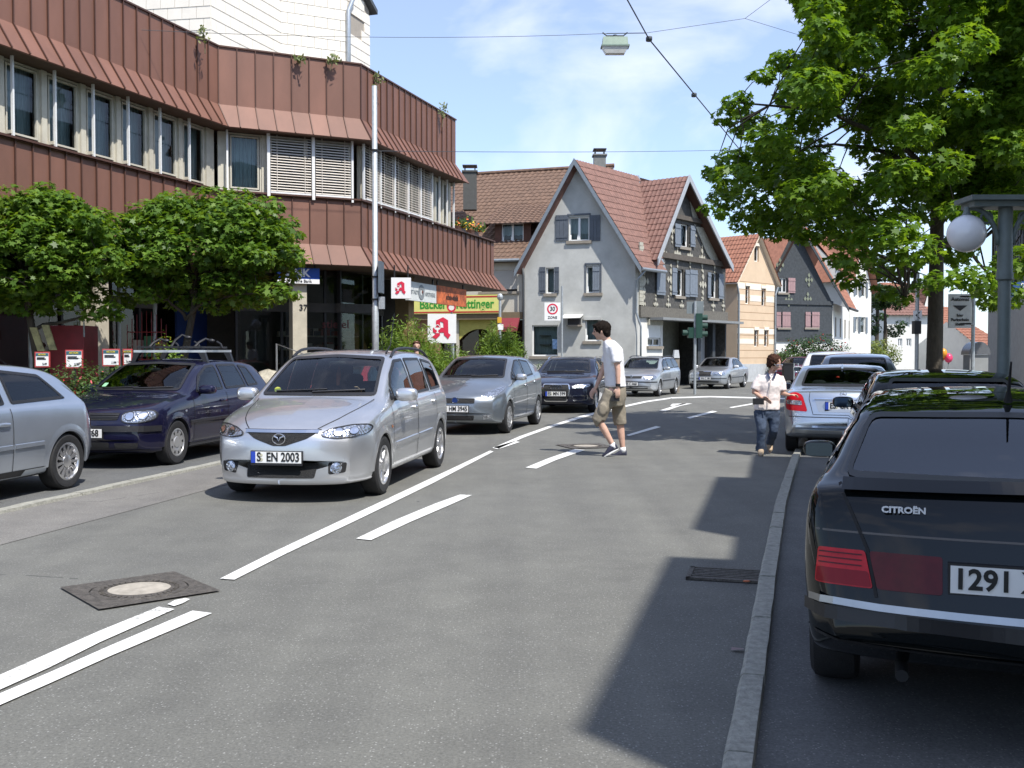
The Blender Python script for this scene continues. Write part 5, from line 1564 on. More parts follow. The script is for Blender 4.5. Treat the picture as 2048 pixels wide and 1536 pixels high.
mb = MB(); mb.fbox(frB, uB - .17, uB + .17, -.34, .02, 0, Z_LS); obj('pillar', mb, M_PIER, brown)
mb = MB(); mb.fbox(frC, 3.0, 3.36, -.5, -.1, 0, Z_LS); obj('pillar', mb, pm('pier_tan', (0.25, .16, .07), .8, var=.15), brown)
for u in (1.2, 5.2, 9.2):
 mb = MB(); mb.fbox(frA, u, u + .36, -.4, -.04, 0, Z_LS); obj('pillar', mb, M_PIER, brown)
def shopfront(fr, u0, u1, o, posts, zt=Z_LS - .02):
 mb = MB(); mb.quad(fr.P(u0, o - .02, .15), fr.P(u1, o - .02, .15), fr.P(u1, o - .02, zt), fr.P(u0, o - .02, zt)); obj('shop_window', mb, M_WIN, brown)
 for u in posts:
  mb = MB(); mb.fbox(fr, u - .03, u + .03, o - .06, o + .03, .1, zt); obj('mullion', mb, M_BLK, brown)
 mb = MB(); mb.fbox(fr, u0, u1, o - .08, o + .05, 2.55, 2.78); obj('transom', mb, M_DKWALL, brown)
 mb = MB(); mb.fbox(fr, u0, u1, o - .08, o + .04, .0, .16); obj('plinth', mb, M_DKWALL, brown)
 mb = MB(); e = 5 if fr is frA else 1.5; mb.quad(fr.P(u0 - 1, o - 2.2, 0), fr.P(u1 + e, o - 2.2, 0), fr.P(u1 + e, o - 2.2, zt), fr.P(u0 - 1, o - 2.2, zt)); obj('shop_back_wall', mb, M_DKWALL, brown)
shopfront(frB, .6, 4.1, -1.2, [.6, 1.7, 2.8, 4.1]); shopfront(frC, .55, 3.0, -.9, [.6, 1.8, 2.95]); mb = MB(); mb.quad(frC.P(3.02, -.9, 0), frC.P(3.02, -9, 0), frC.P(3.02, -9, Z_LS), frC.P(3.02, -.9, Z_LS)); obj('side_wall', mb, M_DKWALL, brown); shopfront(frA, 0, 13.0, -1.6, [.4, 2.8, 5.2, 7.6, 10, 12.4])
rnd = random.Random(4)
shm = [pm('goods_%d' % k, c_, .7, var=.2) for k, c_ in enumerate([(.18, .09, .05), (.35, .30, .25), (.05, .05, .06), (.25, .05, .04), (.45, .42, .38)])]
for fr, u0, u1, o in ((frB, 1.8, 3.9, -1.9), (frC, .9, 2.9, -1.7)):
 mb = MB()
 for z in (.55, .9, 1.25, 1.6, 1.95): mb.fbox(fr, u0, u1, o - .3, o, z, z + .03)
 sh = obj('shelf', mb, pm('shelf_board', (.30, .26, .2), .6), brown)
 for z in (.58, .93, 1.28, 1.63, 1.98):
  u = u0
  while u < u1 - .3:
   w = rnd.uniform(.12, .3)
   if rnd.random() < .85:
    mb = MB(); mb.fbox(fr, u, u + w, o - .22, o - .02, z, z + rnd.uniform(.08, .2)); obj('goods', mb, rnd.choice(shm), sh)
   u += w + rnd.uniform(.03, .14)
UP = lambda px: frA.u_at(px, -1.7)
mb = MB(); mb.fbox(frA, UP(352), UP(412), -1.72, -1.66, .3, 3.0); obj('blue_panel', mb, pm('blue_shop', (.012, .03, .12), .5), brown)
mb = MB(); mb.fbox(frA, UP(-60), UP(112), -1.75, -1.65, .2, 3.5); obj('red_panel', mb, pm('red_shop', (.16, .012, .015), .5), brown)
mb = MB(); mb.fbox(frA, UP(160), UP(212), -1.75, -1.65, .3, 2.6); obj('poster_panel', mb, pm('poster_mix', (.35, .30, .16), .6, var=.9, scale=2.2, tint=(.35, .04, .03)), brown)
mb = MB(); b0 = dp(553, 700, 20.5); mb.tube([(b0.x, b0.y, .1), (b0.x, b0.y, b0.z + .12), (b0.x + .55, b0.y + .5, b0.z - .12), (b0.x + .55, b0.y + .5, .1)], .022, 8); tag(obj('stair_rail', mb, pm('rail_steel', (.35, .36, .36), .4, metal=.6)), 'grey metal handrail beside the shop pillar and boulder', 'handrail')
def flower_box(fr, u, z, o, label, seed):
 p = fr.P(u, o, z)
 root = thing('flower_box', label, 'flower box', tuple(p), group='terrace flower boxes')
 mb = MB(); mb.fbox(fr, u - .35, u + .35, o - .1, o + .1, z, z + .18); obj('box', mb, M_SEAM, root)
 r = random.Random(seed); lf = MB(); fl = MB(); f2 = MB()
 for k in range(260):
  q = p + Vector((r.uniform(-.42, .42), r.uniform(-.15, .15), .15 + abs(r.gauss(0, .13))))
  a = Vector((r.gauss(0, 1), r.gauss(0, 1), r.gauss(0, 1))).normalized() * .05; b = a.orthogonal().normalized() * .035
  (fl if k % 7 == 0 else f2 if k % 11 == 0 else lf).quad(q - a, q - b, q + a, q + b)
 obj('foliage', lf, leafmat('leaf_box', (.04, .09, .02), (.06, .13, .03), (.10, .18, .04)), root); obj('blossoms', fl, pm('flower_yellow', (.75, .50, .03), .6), root)
 obj('blossoms', f2, pm('flower_orange', (.70, .16, .03), .6), root)
flower_box(frC, 6.75, Z_LT, -.12, 'flower box with yellow blossoms on the brown terrace edge, nearer the building', 1)
flower_box(frC, 7.9, Z_LT, -.12, 'flower box with yellow and orange blossoms at the far end of the brown terrace', 2)
def weed(px, py, Y, h, label, seed, col=(.10, .13, .05)):
 p = dp(px, py, Y); r = random.Random(seed)
 root = thing('weed', label, 'plant', tuple(p), group='weeds on the parapet')
 st = MB(); lf = MB(); tip = p + Vector((r.uniform(-.1, .1), 0, h))
 st.tube([p - Vector((0, 0, .1)), p.lerp(tip, .5) + Vector((r.uniform(-.05, .05), 0, 0)), tip], [.014, .01, .004], 5)
 for k in range(34):
  q = p.lerp(tip, r.uniform(.25, 1)) + Vector((r.gauss(0, .07), r.gauss(0, .05), r.gauss(0, .03)))
  a = Vector((r.gauss(0, 1), r.gauss(0, 1), r.gauss(0, 1))).normalized() * .06; b = a.orthogonal().normalized() * .03
  lf.quad(q - a, q - b, q + a, q + b)
 obj('stem', st, pm('weed_stem', (.12, .10, .05), .8), root); obj('leaves', lf, leafmat('leaf_weed', (.12, .16, .06), (.2, .24, .1), (.32, .34, .16)), root)
weed(410, 98, 22.6, .48, 'spindly weed on the parapet above the inner corner', 1); weed(660, 133, 24.5, .28, 'small bushy weed on the parapet left of the downpipe', 2); weed(601, 125, 24.2, .16, 'tiny dry weed on the parapet between the two taller ones', 3)
weed(757, 172, 25.6, .30, 'bushy weed on the parapet behind the top of the grey pole', 4); weed(884, 247, 29.5, .55, 'tall drooping weed near the far end of the parapet', 5, (.30, .28, .12))
# ------------------------------------------------------------------ pale tiled tower block behind
M_TILE = pm('pale_tile', (0.76, 0.71, 0.62), 0.6, var=0.05, scale=2)
M_TILEB = pm('tile_joint', (0.34, 0.30, 0.25), 0.8, var=0.1)
D = 40.0
tw1 = dp(422, 60, D); tw2 = tw1 + dA * 6.6
tow = thing('tower_block', 'pale cream block clad in large overlapping tiles rising behind the brown building', 'building', (tw1.x, tw1.y, 0))
p3 = None
frT = []
f1 = Fr(tw1.x - 9 * .985, tw1.y + 9 * .17, d=(.985, -.17)); frT.append((f1, 9.0, 0))
f2 = Fr(tw1.x, tw1.y, d=(dA.x, dA.y)); u2 = f2.u_at(566); frT.append((f2, u2, 1))
q = f2.P(u2, 0, 0); f3 = Fr(q.x, q.y, d=(dB.x, dB.y)); u3 = f3.u_at(697); frT.append((f3, u3, 2))
q = f3.P(u3, 0, 0); f4 = Fr(q.x, q.y, d=(dA.x, dA.y)); u4 = f4.u_at(742); frT.append((f4, u4, 3))
ZT0, ZT1 = 9.0, f4.z_at(u4, 22)
mb = MB()
for fr, ln, k in frT: mb.quad(fr.P(0, -.03, 0), fr.P(ln, -.03, 0), fr.P(ln, -.03, ZT1 + 4), fr.P(0, -.03, ZT1 + 4)) if k < 3 else None
q = f4.P(u4, 0, 0)
mb.quad(f4.P(0, -.03, 0), f4.P(u4, -.03, 0), f4.P(u4, -.03, ZT1), f4.P(0, -.03, ZT1 + 1.4)); mb.quad(f4.P(u4, -.03, 0), f4.P(u4, -8, 0), f4.P(u4, -8, ZT1), f4.P(u4, -.03, ZT1))
obj('wall', mb, M_TILEB, tow)
rh = 0.46; tilew = 0.62
wu0, wu1 = f4.u_at(704), f4.u_at(722)
for fr, ln, k in frT:
 n = max(1, round(ln / tilew)); w = ln / n
 z = ZT0; row = 0
 while z < ZT1 + .2:
  sh = (row % 2) * w * .5
  for i in range(-1, n + 1):
   a0, a1 = max(0, i * w + sh), min(ln, (i + 1) * w + sh)
   if a1 - a0 < .05: continue
   zt = z + rh
   if k == 0 and a1 < 5.2: continue
   if k == 3:
    lim = ZT1 + 1.3 * (1 - (a0 + a1) / 2 / ln)
    if zt > lim: continue
    if a1 > wu0 and a0 < wu1 and zt > f4.z_at(wu0, 58) and z < f4.z_at(wu0, 28): continue
   P = fr.P
   mb = MB(); g = .008
   mb.hexa([P(a0 + g, .022, z + .01), P(a1 - g, .022, z + .01), P(a1 - g, -.03, z + .01), P(a0 + g, -.03, z + .01), P(a0 + g, .004, zt + .01), P(a1 - g, .004, zt + .01), P(a1 - g, -.03, zt + .01), P(a0 + g, -.03, zt + .01)])
   obj('wall_tile', mb, M_TILE, tow)
  z += rh; row += 1
mb = MB(); mb.quad(f4.P(wu0, -.35, ZT1 - 3), f4.P(wu1, -.35, ZT1 - 3), f4.P(wu1, -.35, ZT1), f4.P(wu0, -.35, ZT1)); obj('niche_back', mb, M_TILE, tow)
mb = MB(); mb.hexa([f4.P(-.1, .25, ZT1 + 1.3), f4.P(u4 + .35, .25, ZT1 - .08), f4.P(u4 + .35, -8, ZT1 - .08), f4.P(-.1, -8, ZT1 + 1.3), f4.P(-.1, .25, ZT1 + 1.55), f4.P(u4 + .35, .25, ZT1 + .12), f4.P(u4 + .35, -8, ZT1 + .12), f4.P(-.1, -8, ZT1 + 1.55)]); obj('roof', mb, pm('roof_slate', (.06, .07, .08), .6), tow)
mb = MB(); z0 = f3.z_at(u3, 140); z1 = f3.z_at(u3, 22); mb.tube([f4.P(-.05, .10, z0 - 4), f4.P(-.05, .10, z1), f4.P(.35, .25, z1 + .9), f4.P(.35, .25, z1 + 1.5)], .10, 10); obj('downpipe', mb, pm('zinc', (.42, .45, .48), .4, metal=.6), tow, smooth=True)
# ------------------------------------------------------------------ old houses along the far side
M_TILER = pm('roof_tile_red', (0.19, 0.10, 0.078), 0.75, var=0.3, scale=5, bump=.2, bscale=30)
M_TILEBR = pm('roof_tile_brown', (0.135, 0.082, 0.056), 0.8, var=0.35, scale=5, bump=.2, bscale=30)
M_TILEO = pm('roof_tile_orange', (0.29, 0.125, 0.078), 0.75, var=0.25, scale=5, bump=.2, bscale=30)
M_RENDER = pm('grey_render', (0.45, 0.455, 0.43), 0.9, var=0.16, scale=1.2, bump=.35, bscale=70)
M_WHITER = pm('white_render', (0.72, 0.71, 0.66), 0.9, var=0.05, scale=2, bump=.2, bscale=60)
M_SHUT = pm('blue_shutter', (0.085, 0.10, 0.122), 0.6, var=0.18, scale=6)
M_SHUTL = pm('pale_shutter', (0.17, 0.197, 0.232), 0.6, var=0.12, scale=6)
M_PVC = pm('white_window', (0.78, 0.78, 0.76), 0.4, var=0.04)
M_BARGE = pm('barge_board', (0.17, 0.20, 0.23), 0.6, var=0.12)
M_SHING = pm('dark_shingle', (0.075, 0.072, 0.066), 0.8, var=0.45, scale=9, bump=.5, bscale=40)
M_CREAMS = pm('cream_shingle_and_glare', (0.42, 0.405, 0.335), 0.8, var=0.2, scale=9, bump=.4, bscale=50)  # cream ornaments and trim, also the sun glare painted on the dark gable
M_SILL = pm('stone_sill', (0.25, 0.22, 0.18), 0.8, var=0.15)
M_ZINC = pm('gutter_zinc', (0.30, 0.33, 0.35), 0.45, metal=.5, var=.15)
M_PEACH = pm('peach_render', (0.62, 0.47, 0.32), 0.9, var=0.06, scale=2)
M_PEACHW = pm('pale_band', (0.78, 0.70, 0.58), 0.9, var=0.05, scale=2)
M_PINK = pm('pink_shutter', (0.33, 0.21, 0.21), 0.7, var=0.1)
M_DKBOARD = pm('dark_cladding', (0.045, 0.052, 0.058), 0.75, var=0.3, scale=7, bump=.3)
M_CONC = pm('chimney_grey', (0.18, 0.185, 0.175), .85, var=.15)
def tiled(name, parent, e0, e1, r0, r1, mat, course=.33, pan=.22, amp=.022, step=.032, keep=None):
 """pantiles between an eave edge e0-e1 and a ridge edge r0-r1"""
 e0, e1, r0, r1 = map(Vector, (e0, e1, r0, r1))
 nrm = (e1 - e0).cross(r0 - e0).normalized()
 if nrm.z < 0: nrm = -nrm
 nc = max(2, int(((r0 - e0).length) / course)); npn = max(2, int((e1 - e0).length / pan))
 ns = npn * 4
 V, F = [], []
 for j in range(nc):
  t0, t1 = j / nc, (j + 1) / nc + .02
  for (t, lift) in ((t0, step), (min(1, t1), .004), (t0, -.005)):
   a, b = e0.lerp(r0, t), e1.lerp(r1, t)
   for i in range(ns + 1):
    w = amp * (0.5 + 0.5 * math.cos(2 * math.pi * (i % 4) / 4)) * (1.6 if i % 4 == 0 else 1)
    V.append(a.lerp(b, i / ns) + nrm * (lift + (w if lift > -.001 else 0)))
  o = j * 3 * (ns + 1); m = ns + 1
  for i in range(ns):
   if keep and not keep((i + .5) / ns, (j + .5) / nc): continue
   F.append([o + i, o + i + 1, o + m + i + 1, o + m + i]); F.append([o + 2 * m + i, o + 2 * m + i + 1, o + i + 1, o + i])
 mb = MB(); mb.add(V, F)
 ob = obj(name, mb, mat, parent); ob['kind'] = 'stuff'
 return ob
def win(fr, u0, u1, z0, z1, parent, o=-.10, mull=1, frame=M_PVC, sill=True, tilt=False, pane=M_WIN, f=.055, back=True):
 r = sub_empty('window', parent)
 mb = MB()
 for a in ((u0, u0 + f, z0, z1), (u1 - f, u1, z0, z1), (u0 + f, u1 - f, z0, z0 + f), (u0 + f, u1 - f, z1 - f, z1)): mb.fbox(fr, a[0], a[1], o - .06, o, a[2], a[3])
 for k in range(mull):
  c = u0 + (u1 - u0) * (k + 1) / (mull + 1); mb.fbox(fr, c - .045, c + .045, o - .055, o + .012, z0 + f, z1 - f)
 obj('frame', mb, frame, r)
 for k in range(mull + 1):
  a, b = u0 + (u1 - u0) * k / (mull + 1) + f * .8, u0 + (u1 - u0) * (k + 1) / (mull + 1) - f * .8
  mb = MB(); mb.quad(fr.P(a, o - .03, z0 + f), fr.P(b, o - .03, z0 + f), fr.P(b, o - .03, z1 - f), fr.P(a, o - .03, z1 - f)); obj('pane', mb, pane, r)
  if tilt and k == 0:
   mb = MB()
   for (ua, ub) in ((a, a + .05), (b - .05, b)): mb.hexa([fr.P(ua, o + .01, z0 + f), fr.P(ub, o + .01, z0 + f), fr.P(ub, o - .03, z0 + f), fr.P(ua, o - .03, z0 + f), fr.P(ua, o - .16, z1 - f), fr.P(ub, o - .16, z1 - f), fr.P(ub, o - .2, z1 - f), fr.P(ua, o - .2, z1 - f)])
   obj('tilted_sash', mb, frame, r)
 if back:
  mb = MB(); mb.quad(fr.P(u0, o - .35, z0), fr.P(u1, o - .35, z0), fr.P(u1, o - .35, z1), fr.P(u0, o - .35, z1)); obj('curtain', mb, M_CURT, r)
 if sill:
  mb = MB(); mb.fbox(fr, u0 - .1, u1 + .1, o - .02, .09, z0 - .13, z0 - .003); obj('sill', mb, M_SILL, r)
 return r
def shutter(fr, u0, u1, z0, z1, parent, mat, o=.01, battens=True):
 r = sub_empty('shutter', parent)
 n = 3; w = (u1 - u0) / n
 for k in range(n):
  mb = MB(); mb.fbox(fr, u0 + k * w + .004, u0 + (k + 1) * w - .004, o, o + .035, z0, z1); obj('plank', mb, mat, r)
 if battens:
  for z in (z0 + .12, z1 - .2):
   mb = MB(); mb.fbox(fr, u0, u1, o + .036, o + .055, z, z + .07); obj('batten', mb, mat, r)
def chimney(parent, p, w, h, mat=M_CONC):
 x, y, z = p
 mb = MB(); mb.box(x - w / 2, x + w / 2, y - w / 2, y + w / 2, z, z + h); c = obj('chimney', mb, mat, parent)
 mb = MB(); mb.box(x - w / 2 - .06, x + w / 2 + .06, y - w / 2 - .06, y + w / 2 + .06, z + h, z + h + .07); obj('chimney_cap', mb, mat, c)
 mb = MB()
 for sx in (-1, 1):
  for sy in (-1, 1): mb.box(x + sx * w * .38 - .02, x + sx * w * .38 + .02, y + sy * w * .38 - .02, y + sy * w * .38 + .02, z + h + .07, z + h + .28)
 mb.box(x - w * .55, x + w * .55, y - w * .55, y + w * .55, z + h + .28, z + h + .33); obj('chimney_hood', mb, M_BLK, c)
# --- grey gabled corner house
Rc = Vector((5.285, 44.0, 0)); pd = Vector((-.966, .259, 0)); qd = Vector((.616, .788, 0)).normalized()
Lc = Rc + pd * 4.92
fg = Fr(Lc.x, Lc.y, d=(-pd.x, -pd.y))
grey = thing('gabled_house', 'narrow grey rendered house with steep gable, blue-grey shutters and red tiled roof', 'house', tuple(Lc))
G = lambda px, py: (lambda u: (u, fg.z_at(u, py)))(fg.u_at(px))
W_ = 4.92
zE = 5.55; uA, zA = fg.u_at(1152), 9.75
def rect(px0, px1, py0, py1): 
 a, b = G(px0, py1), G(px1, py0); return (a[0], b[0], a[1], b[1])
w1 = rect(1137, 1178, 433, 482); w2 = rect(1092, 1109, 535, 587); w3 = rect(1172, 1200, 532, 586); w4 = rect(1064, 1116, 650, 712); w5 = rect(1170, 1198, 636, 682)
outl = [(0, 0), (W_, 0), (W_, zE), (uA, zA), (0, zE)]
mb = wall_mb(fg, outl, [w1, w2, w3, w4, w5], .16)
sd_ = qd * 9.0
P = fg.P
sd2 = qd * .3
mb.quad(P(W_, 0, 0), P(W_, 0, 0) + sd2, P(W_, 0, zE) + sd2, P(W_, 0, zE)); mb.quad(P(0, 0, 0), P(0, 0, zE), P(0, 0, zE) + sd_, P(0, 0, 0) + sd_)
obj('wall', mb, M_RENDER, grey)
win(fg, *w1, grey, mull=1, tilt=True); win(fg, *w2, grey, mull=0); win(fg, *w3, grey, mull=0, tilt=True); win(fg, *w4, grey, mull=0, pane=M_WIN); win(fg, *w5, grey, mull=0, tilt=True)
for a, b in ((1111, 1135), (1180, 1200)): r_ = rect(a, b, 430, 482); shutter(fg, *r_, grey, M_SHUT)
for a, b in ((1079, 1091), (1109, 1118)): r_ = rect(a, b, 534, 587); shutter(fg, *r_, grey, M_SHUT)
r_ = rect(1185, 1199, 533, 586); shutter(fg, *r_, grey, M_SHUTL, o=.02)
mb = MB(); r_ = rect(1167, 1202, 634, 640); mb.fbox(fg, *r_[:2], -.05, .05, *r_[2:]); obj('shutter_box', mb, M_RENDER, grey)
for w in (w1, w3):
 mb = MB(); mb.fbox(fg, w[0] - .06, w[0] - .005, -.05, .03, w[2], w[3] + .07); obj('jamb', mb, M_SHUT, grey)
 mb = MB(); mb.fbox(fg, w[1] + .005, w[1] + .06, -.05, .03, w[2], w[3] + .07); obj('jamb', mb, M_SHUT, grey)
 mb = MB(); mb.fbox(fg, w[0] - .06, w[1] + .06, -.05, .05, w[3] + .072, w[3] + .14); obj('lintel', mb, M_SHUT, grey)
ov = .48; sl = (zA - zE) / (W_ - uA); sl2 = (zA - zE) / uA; eo = .32
fwd = fg.n * ov
rid0 = P(uA, 0, zA + .12) + fwd; rid1 = rid0 + qd * 10 - fwd
eR0 = P(W_ + eo, 0, zE - eo * sl + .12) + fwd; eR1 = eR0 + qd * 10 - fwd
eL0 = P(-eo, 0, zE - eo * sl2 + .12) + fwd; eL1 = eL0 + qd * 10 - fwd
SV0, SV1 = 2.05, 5.3
vl0, vl1 = eR0 + qd * SV0, rid0 + qd * SV1
rf = MB(); rf.quad(eR0 - Vector((0, 0, .06)), vl0 - Vector((0, 0, .06)), vl1 - Vector((0, 0, .06)), rid0 - Vector((0, 0, .06))); rf.quad(eL0 - Vector((0, 0, .06)), rid0 - Vector((0, 0, .06)), rid1 - Vector((0, 0, .06)), eL1 - Vector((0, 0, .06)))
roofG = obj('roof', rf, M_TILER, grey)
tiled('roof_tiles', roofG, eR0, eR0 + qd * 6, rid0, rid0 + qd * 6, M_TILER, keep=lambda a, b: a * 6 < SV0 + (SV1 - SV0) * b)
mb = MB(); up_ = Vector((0, 0, .05)); wd = qd * .09; mb.quad(vl0 - wd + up_, vl0 + wd + up_, vl1 + wd + up_, vl1 - wd + up_); obj('valley_strip', mb, M_ZINC, roofG)
tiled('roof_tiles', roofG, eL0, eL1, rid0, rid1, M_TILEBR)
for e in (eL0, eR0):
 mb = MB(); d = Vector((0, 0, -.22)); t = fg.n * .05; mb.hexa([e + d, e + d + t, rid0 + d + t, rid0 + d, e + Vector((0, 0, .06)), e + t + Vector((0, 0, .06)), rid0 + t + Vector((0, 0, .06)), rid0 + Vector((0, 0, .06))]); obj('barge_board', mb, M_BARGE, grey)
mb = MB(); mb.tube([eR0 + Vector((.03, 0, -.02)), vl0 + Vector((.03, 0, -.02))], .075, 8); obj('gutter', mb, M_ZINC, grey)
mb = MB(); mb.tube([eR0 + qd * .3 + Vector((0, 0, -.08)), P(W_ + .06, .08, zE - .9), P(W_ + .06, .08, 3.3), P(W_ + .25, .06, 2.7), P(W_ + .25, .06, .2)], .05, 8); obj('downpipe', mb, M_ZINC, grey, smooth=True)
mb = MB(); mb.tube([P(-.05, .08, zE - .2), P(.0, .1, zE - .6), P(.0, .1, .2)], .05, 8); obj('downpipe', mb, pm('pipe_dark', (.06, .065, .07), .6), grey, smooth=True)
cp = dp(1199, 345, 48.5); chimney(grey, (cp.x, cp.y, cp.z - 1.0), .55, cp.z - (cp.z - 1.0) + .75)
mb = MB()
for z in (1.9, 2.3): mb.fbox(fg, w4[0] + .3, w4[1] - .4, -.4, -.18, z, z + .05)
obj('shelf', mb, M_SILL, grey)
a = rect(1104, 1113, 678, 698); mb = MB(); mb.fbox(fg, a[0], a[1], -.11, -.10, a[2], a[3]); obj('poster', mb, pm('poster_blue', (.25, .40, .62), .5, var=.5, scale=10), grey)
a = rect(1138, 1162, 638, 650); vit = thing('wall_vitrine', 'small display case with slanted pale canopy on the grey house wall', 'display case', tuple(P(a[0], 0, a[2])))
mb = MB(); mb.fbox(fg, a[0], a[1], .0, .3, a[2], a[3]); obj('case', mb, M_BLK, vit)
b = rect(1128, 1166, 630, 638); mb = MB(); mb.hexa([P(b[0], .6, b[2]), P(b[1], .6, b[2] + .02), P(b[1], 0, b[3]), P(b[0], 0, b[3]), P(b[0], .6, b[2] + .03), P(b[1], .6, b[2] + .05), P(b[1], 0, b[3] + .03), P(b[0], 0, b[3] + .03)]); obj('canopy', mb, M_WHITER, vit)
mb = MB(); mb.fbox(fg, a[0] - .05, a[1] + .05, 0, .35, a[2] - .07, a[2] - .005); obj('shelf', mb, M_SILL, vit)
# --- dark shingled house with the ornamented gable
fd = Fr(Rc.x + qd.x * .3, Rc.y + qd.y * .3, d=(qd.x, qd.y))
ud0, ud1 = 0.0, fd.u_at(1450)
dark = thing('shingled_house', 'dark shingled house with cream ornaments, blue shutters and a jutting gable', 'house', (Rc.x, Rc.y, 0))
ua = fd.u_at(1376); zAp = fd.z_at(ua, 352)
ul, ur = fd.u_at(1316), fd.u_at(1458)
zel, zer = fd.z_at(ul, 515), fd.z_at(ur, 533)
zF = fd.z_at(ud0, 633)
D2 = lambda px, py: (lambda u: (u, fd.z_at(u, py)))(fd.u_at(px))
def rd(px0, px1, py0, py1):
 a, b = fd.u_at(px0), fd.u_at(px1); m = (a + b) / 2
 return (a, b, fd.z_at(m, py1), fd.z_at(m, py0))
dw = [rd(1358, 1376, 448, 494), rd(1350, 1366, 538, 592), rd(1417, 1433, 545, 596)]
zg = 5.95
mb = wall_mb(fd, [(0, zF), (ud1, zF), (ud1, zg), (0, zg)], [w for w in dw if w[3] < zg], .12)
gA = [(ul + .1, zg), (ur - .35, zg), (ua, zAp - .15)]
wall_mb(fd, gA, [dw[0]], .12, mb=mb)
nb = -fd.n * 8
mb.quad(fd.P(0, 0, zF), fd.P(0, 0, zg), fd.P(0, 0, zg) + nb, fd.P(0, 0, zF) + nb); mb.quad(fd.P(ud1, 0, 0), fd.P(ud1, -8, 0), fd.P(ud1, -8, zg), fd.P(ud1, 0, zg))
obj('wall', mb, M_SHING, dark)
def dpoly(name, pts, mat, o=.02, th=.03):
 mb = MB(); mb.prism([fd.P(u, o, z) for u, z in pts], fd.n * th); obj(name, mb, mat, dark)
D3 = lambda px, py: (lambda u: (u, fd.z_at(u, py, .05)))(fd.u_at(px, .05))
dpoly('sun_glare_patch', [D3(1376, 385), D3(1385, 440), D3(1406, 443)], M_CREAMS)
dpoly('sun_glare_patch', [D3(1390, 453), D3(1410, 456), D3(1447, 530), D3(1424, 524), D3(1412, 505)], M_CREAMS)
mb = MB(); mb.fbox(fd, ul, ur - .3, -.02, .16, zg - .14, zg + .10); obj('storey_band', mb, pm('band_brown', (.10, .085, .07), .8, var=.2), dark)
zb2 = D2(1380, 444)[1]; mb = MB(); mb.fbox(fd, fd.u_at(1346), fd.u_at(1408), -.02, .14, zb2, zb2 + .2); obj('storey_band', mb, MATS['band_brown'], dark)
mb = MB(); mb.fbox(fd, -.02, ud1 + .05, -.02, .12, zF - .02, zF + .45); obj('foot_band', mb, pm('foot_shingle', (.13, .12, .10), .8, var=.3, scale=12), dark)
for k in range(17):
 mb = MB(); z = zF + .5 + k * .16; mb.fbox(fd, -.02, .28 + .05 * (k % 2), .0, .05, z, z + .145); obj('quoin', mb, M_CREAMS, dark)
for w in dw: win(fd, *w, dark, mull=0, tilt=True, sill=True)
for (a, b, c_, d_) in ((1346, 1357, 448, 494), (1377, 1386, 452, 494), (1310, 1327, 535, 590), (1341, 1350, 536, 590), (1367, 1375, 540, 594), (1376, 1391, 540, 594), (1416 - 4, 1418, 545, 596), (1434, 1443, 548, 598)):
 shutter(fd, *rd(a, b, c_, d_), dark, M_SHUTL, o=.06)
def ornament(px, py, s=1.0):
 u, z = D2(px, py)
 mb = MB(); k = .22 * s
 for du, dz, a in ((0, 0, 1.0), (0, 1.7, .75), (0, -1.7, .75), (1.1, 0, .7), (-1.1, 0, .7), (0, 2.9, .45), (0, -2.9, .45)):
  cu, cz = u + du * k, z + dz * k; h = k * .62 * a; hz = k * .95 * a
  mb.prism([fd.P(cu - h, .012, cz), fd.P(cu, .012, cz - hz), fd.P(cu + h, .012, cz), fd.P(cu, .012, cz + hz)], fd.n * .03)
 obj('ornament', mb, M_CREAMS, dark)
for px, py, s in ((1287, 562, 1.1), (1340, 560, 1.0), (1404, 570, 1.0), (1440, 575, .8), (1326, 508, .9), (1353, 508, .9), (1378, 512, .8), (1402, 517, .9), (1427, 520, .9), (1342, 462, .8), (1387, 470, .7),
 (1285, 608, .6), (1310, 609, .6), (1335, 610, .6), (1362, 612, .6), (1402, 612, .6), (1425, 612, .6), (1445, 612, .5)): ornament(px, py, s)
ovd = .55; f2 = fd.n * ovd
OV = .55
uaO, ulO, urO = fd.u_at(1376, OV), fd.u_at(1314, OV), fd.u_at(1464, OV)
ri0 = fd.P(uaO, OV, fd.z_at(uaO, 352, OV)); ri1 = ri0 + nb * 1.2
el0 = fd.P(ulO, OV, fd.z_at(ulO, 520, OV)); el1 = el0 + nb * 1.2; er0 = fd.P(urO, OV, fd.z_at(urO, 534, OV)); er1 = er0 + nb * 1.2
dz = Vector((0, 0, .07))
rf = MB(); rf.quad(el0 - dz, ri0 - dz, ri1 - dz, el1 - dz); rf.quad(er0 - dz, er1 - dz, ri1 - dz, ri0 - dz)
roofD = obj('roof', rf, M_SEAM, dark)
tiled('roof_tiles', roofD, el0, el1, ri0, ri1, M_TILER); tiled('roof_tiles', roofD, er0, er1, ri0, ri1, M_TILER)
for e in (el0, er0):
 mb = MB(); d = Vector((0, 0, -.24)); t = fd.n * .06; mb.hexa([e + d, e + d + t, ri0 + d + t, ri0 + d, e + dz, e + t + dz, ri0 + t + dz, ri0 + dz]); obj('barge_board', mb, pm('barge_pale', (.36, .38, .40), .6, var=.1), dark)
zc = zF
rw = rd(1296, 1322, 650, 692)
u_p0, u_p1 = fd.u_at(1326), fd.u_at(1446)
mb = wall_mb(fd, [(0, 0), (u_p0, 0), (u_p0, zc), (0, zc)], [rw], .12, o=-.02); obj('ground_floor_wall', mb, M_WHITER, dark)
win(fd, rw[0], rw[1], rw[2], rw[2] + .35, dark, mull=1)
mb = MB(); mb.fbox(fd, rw[0], rw[1], -.1, -.03, rw[2] + .36, rw[3]); obj('roller_shutter', mb, M_PVC, dark)
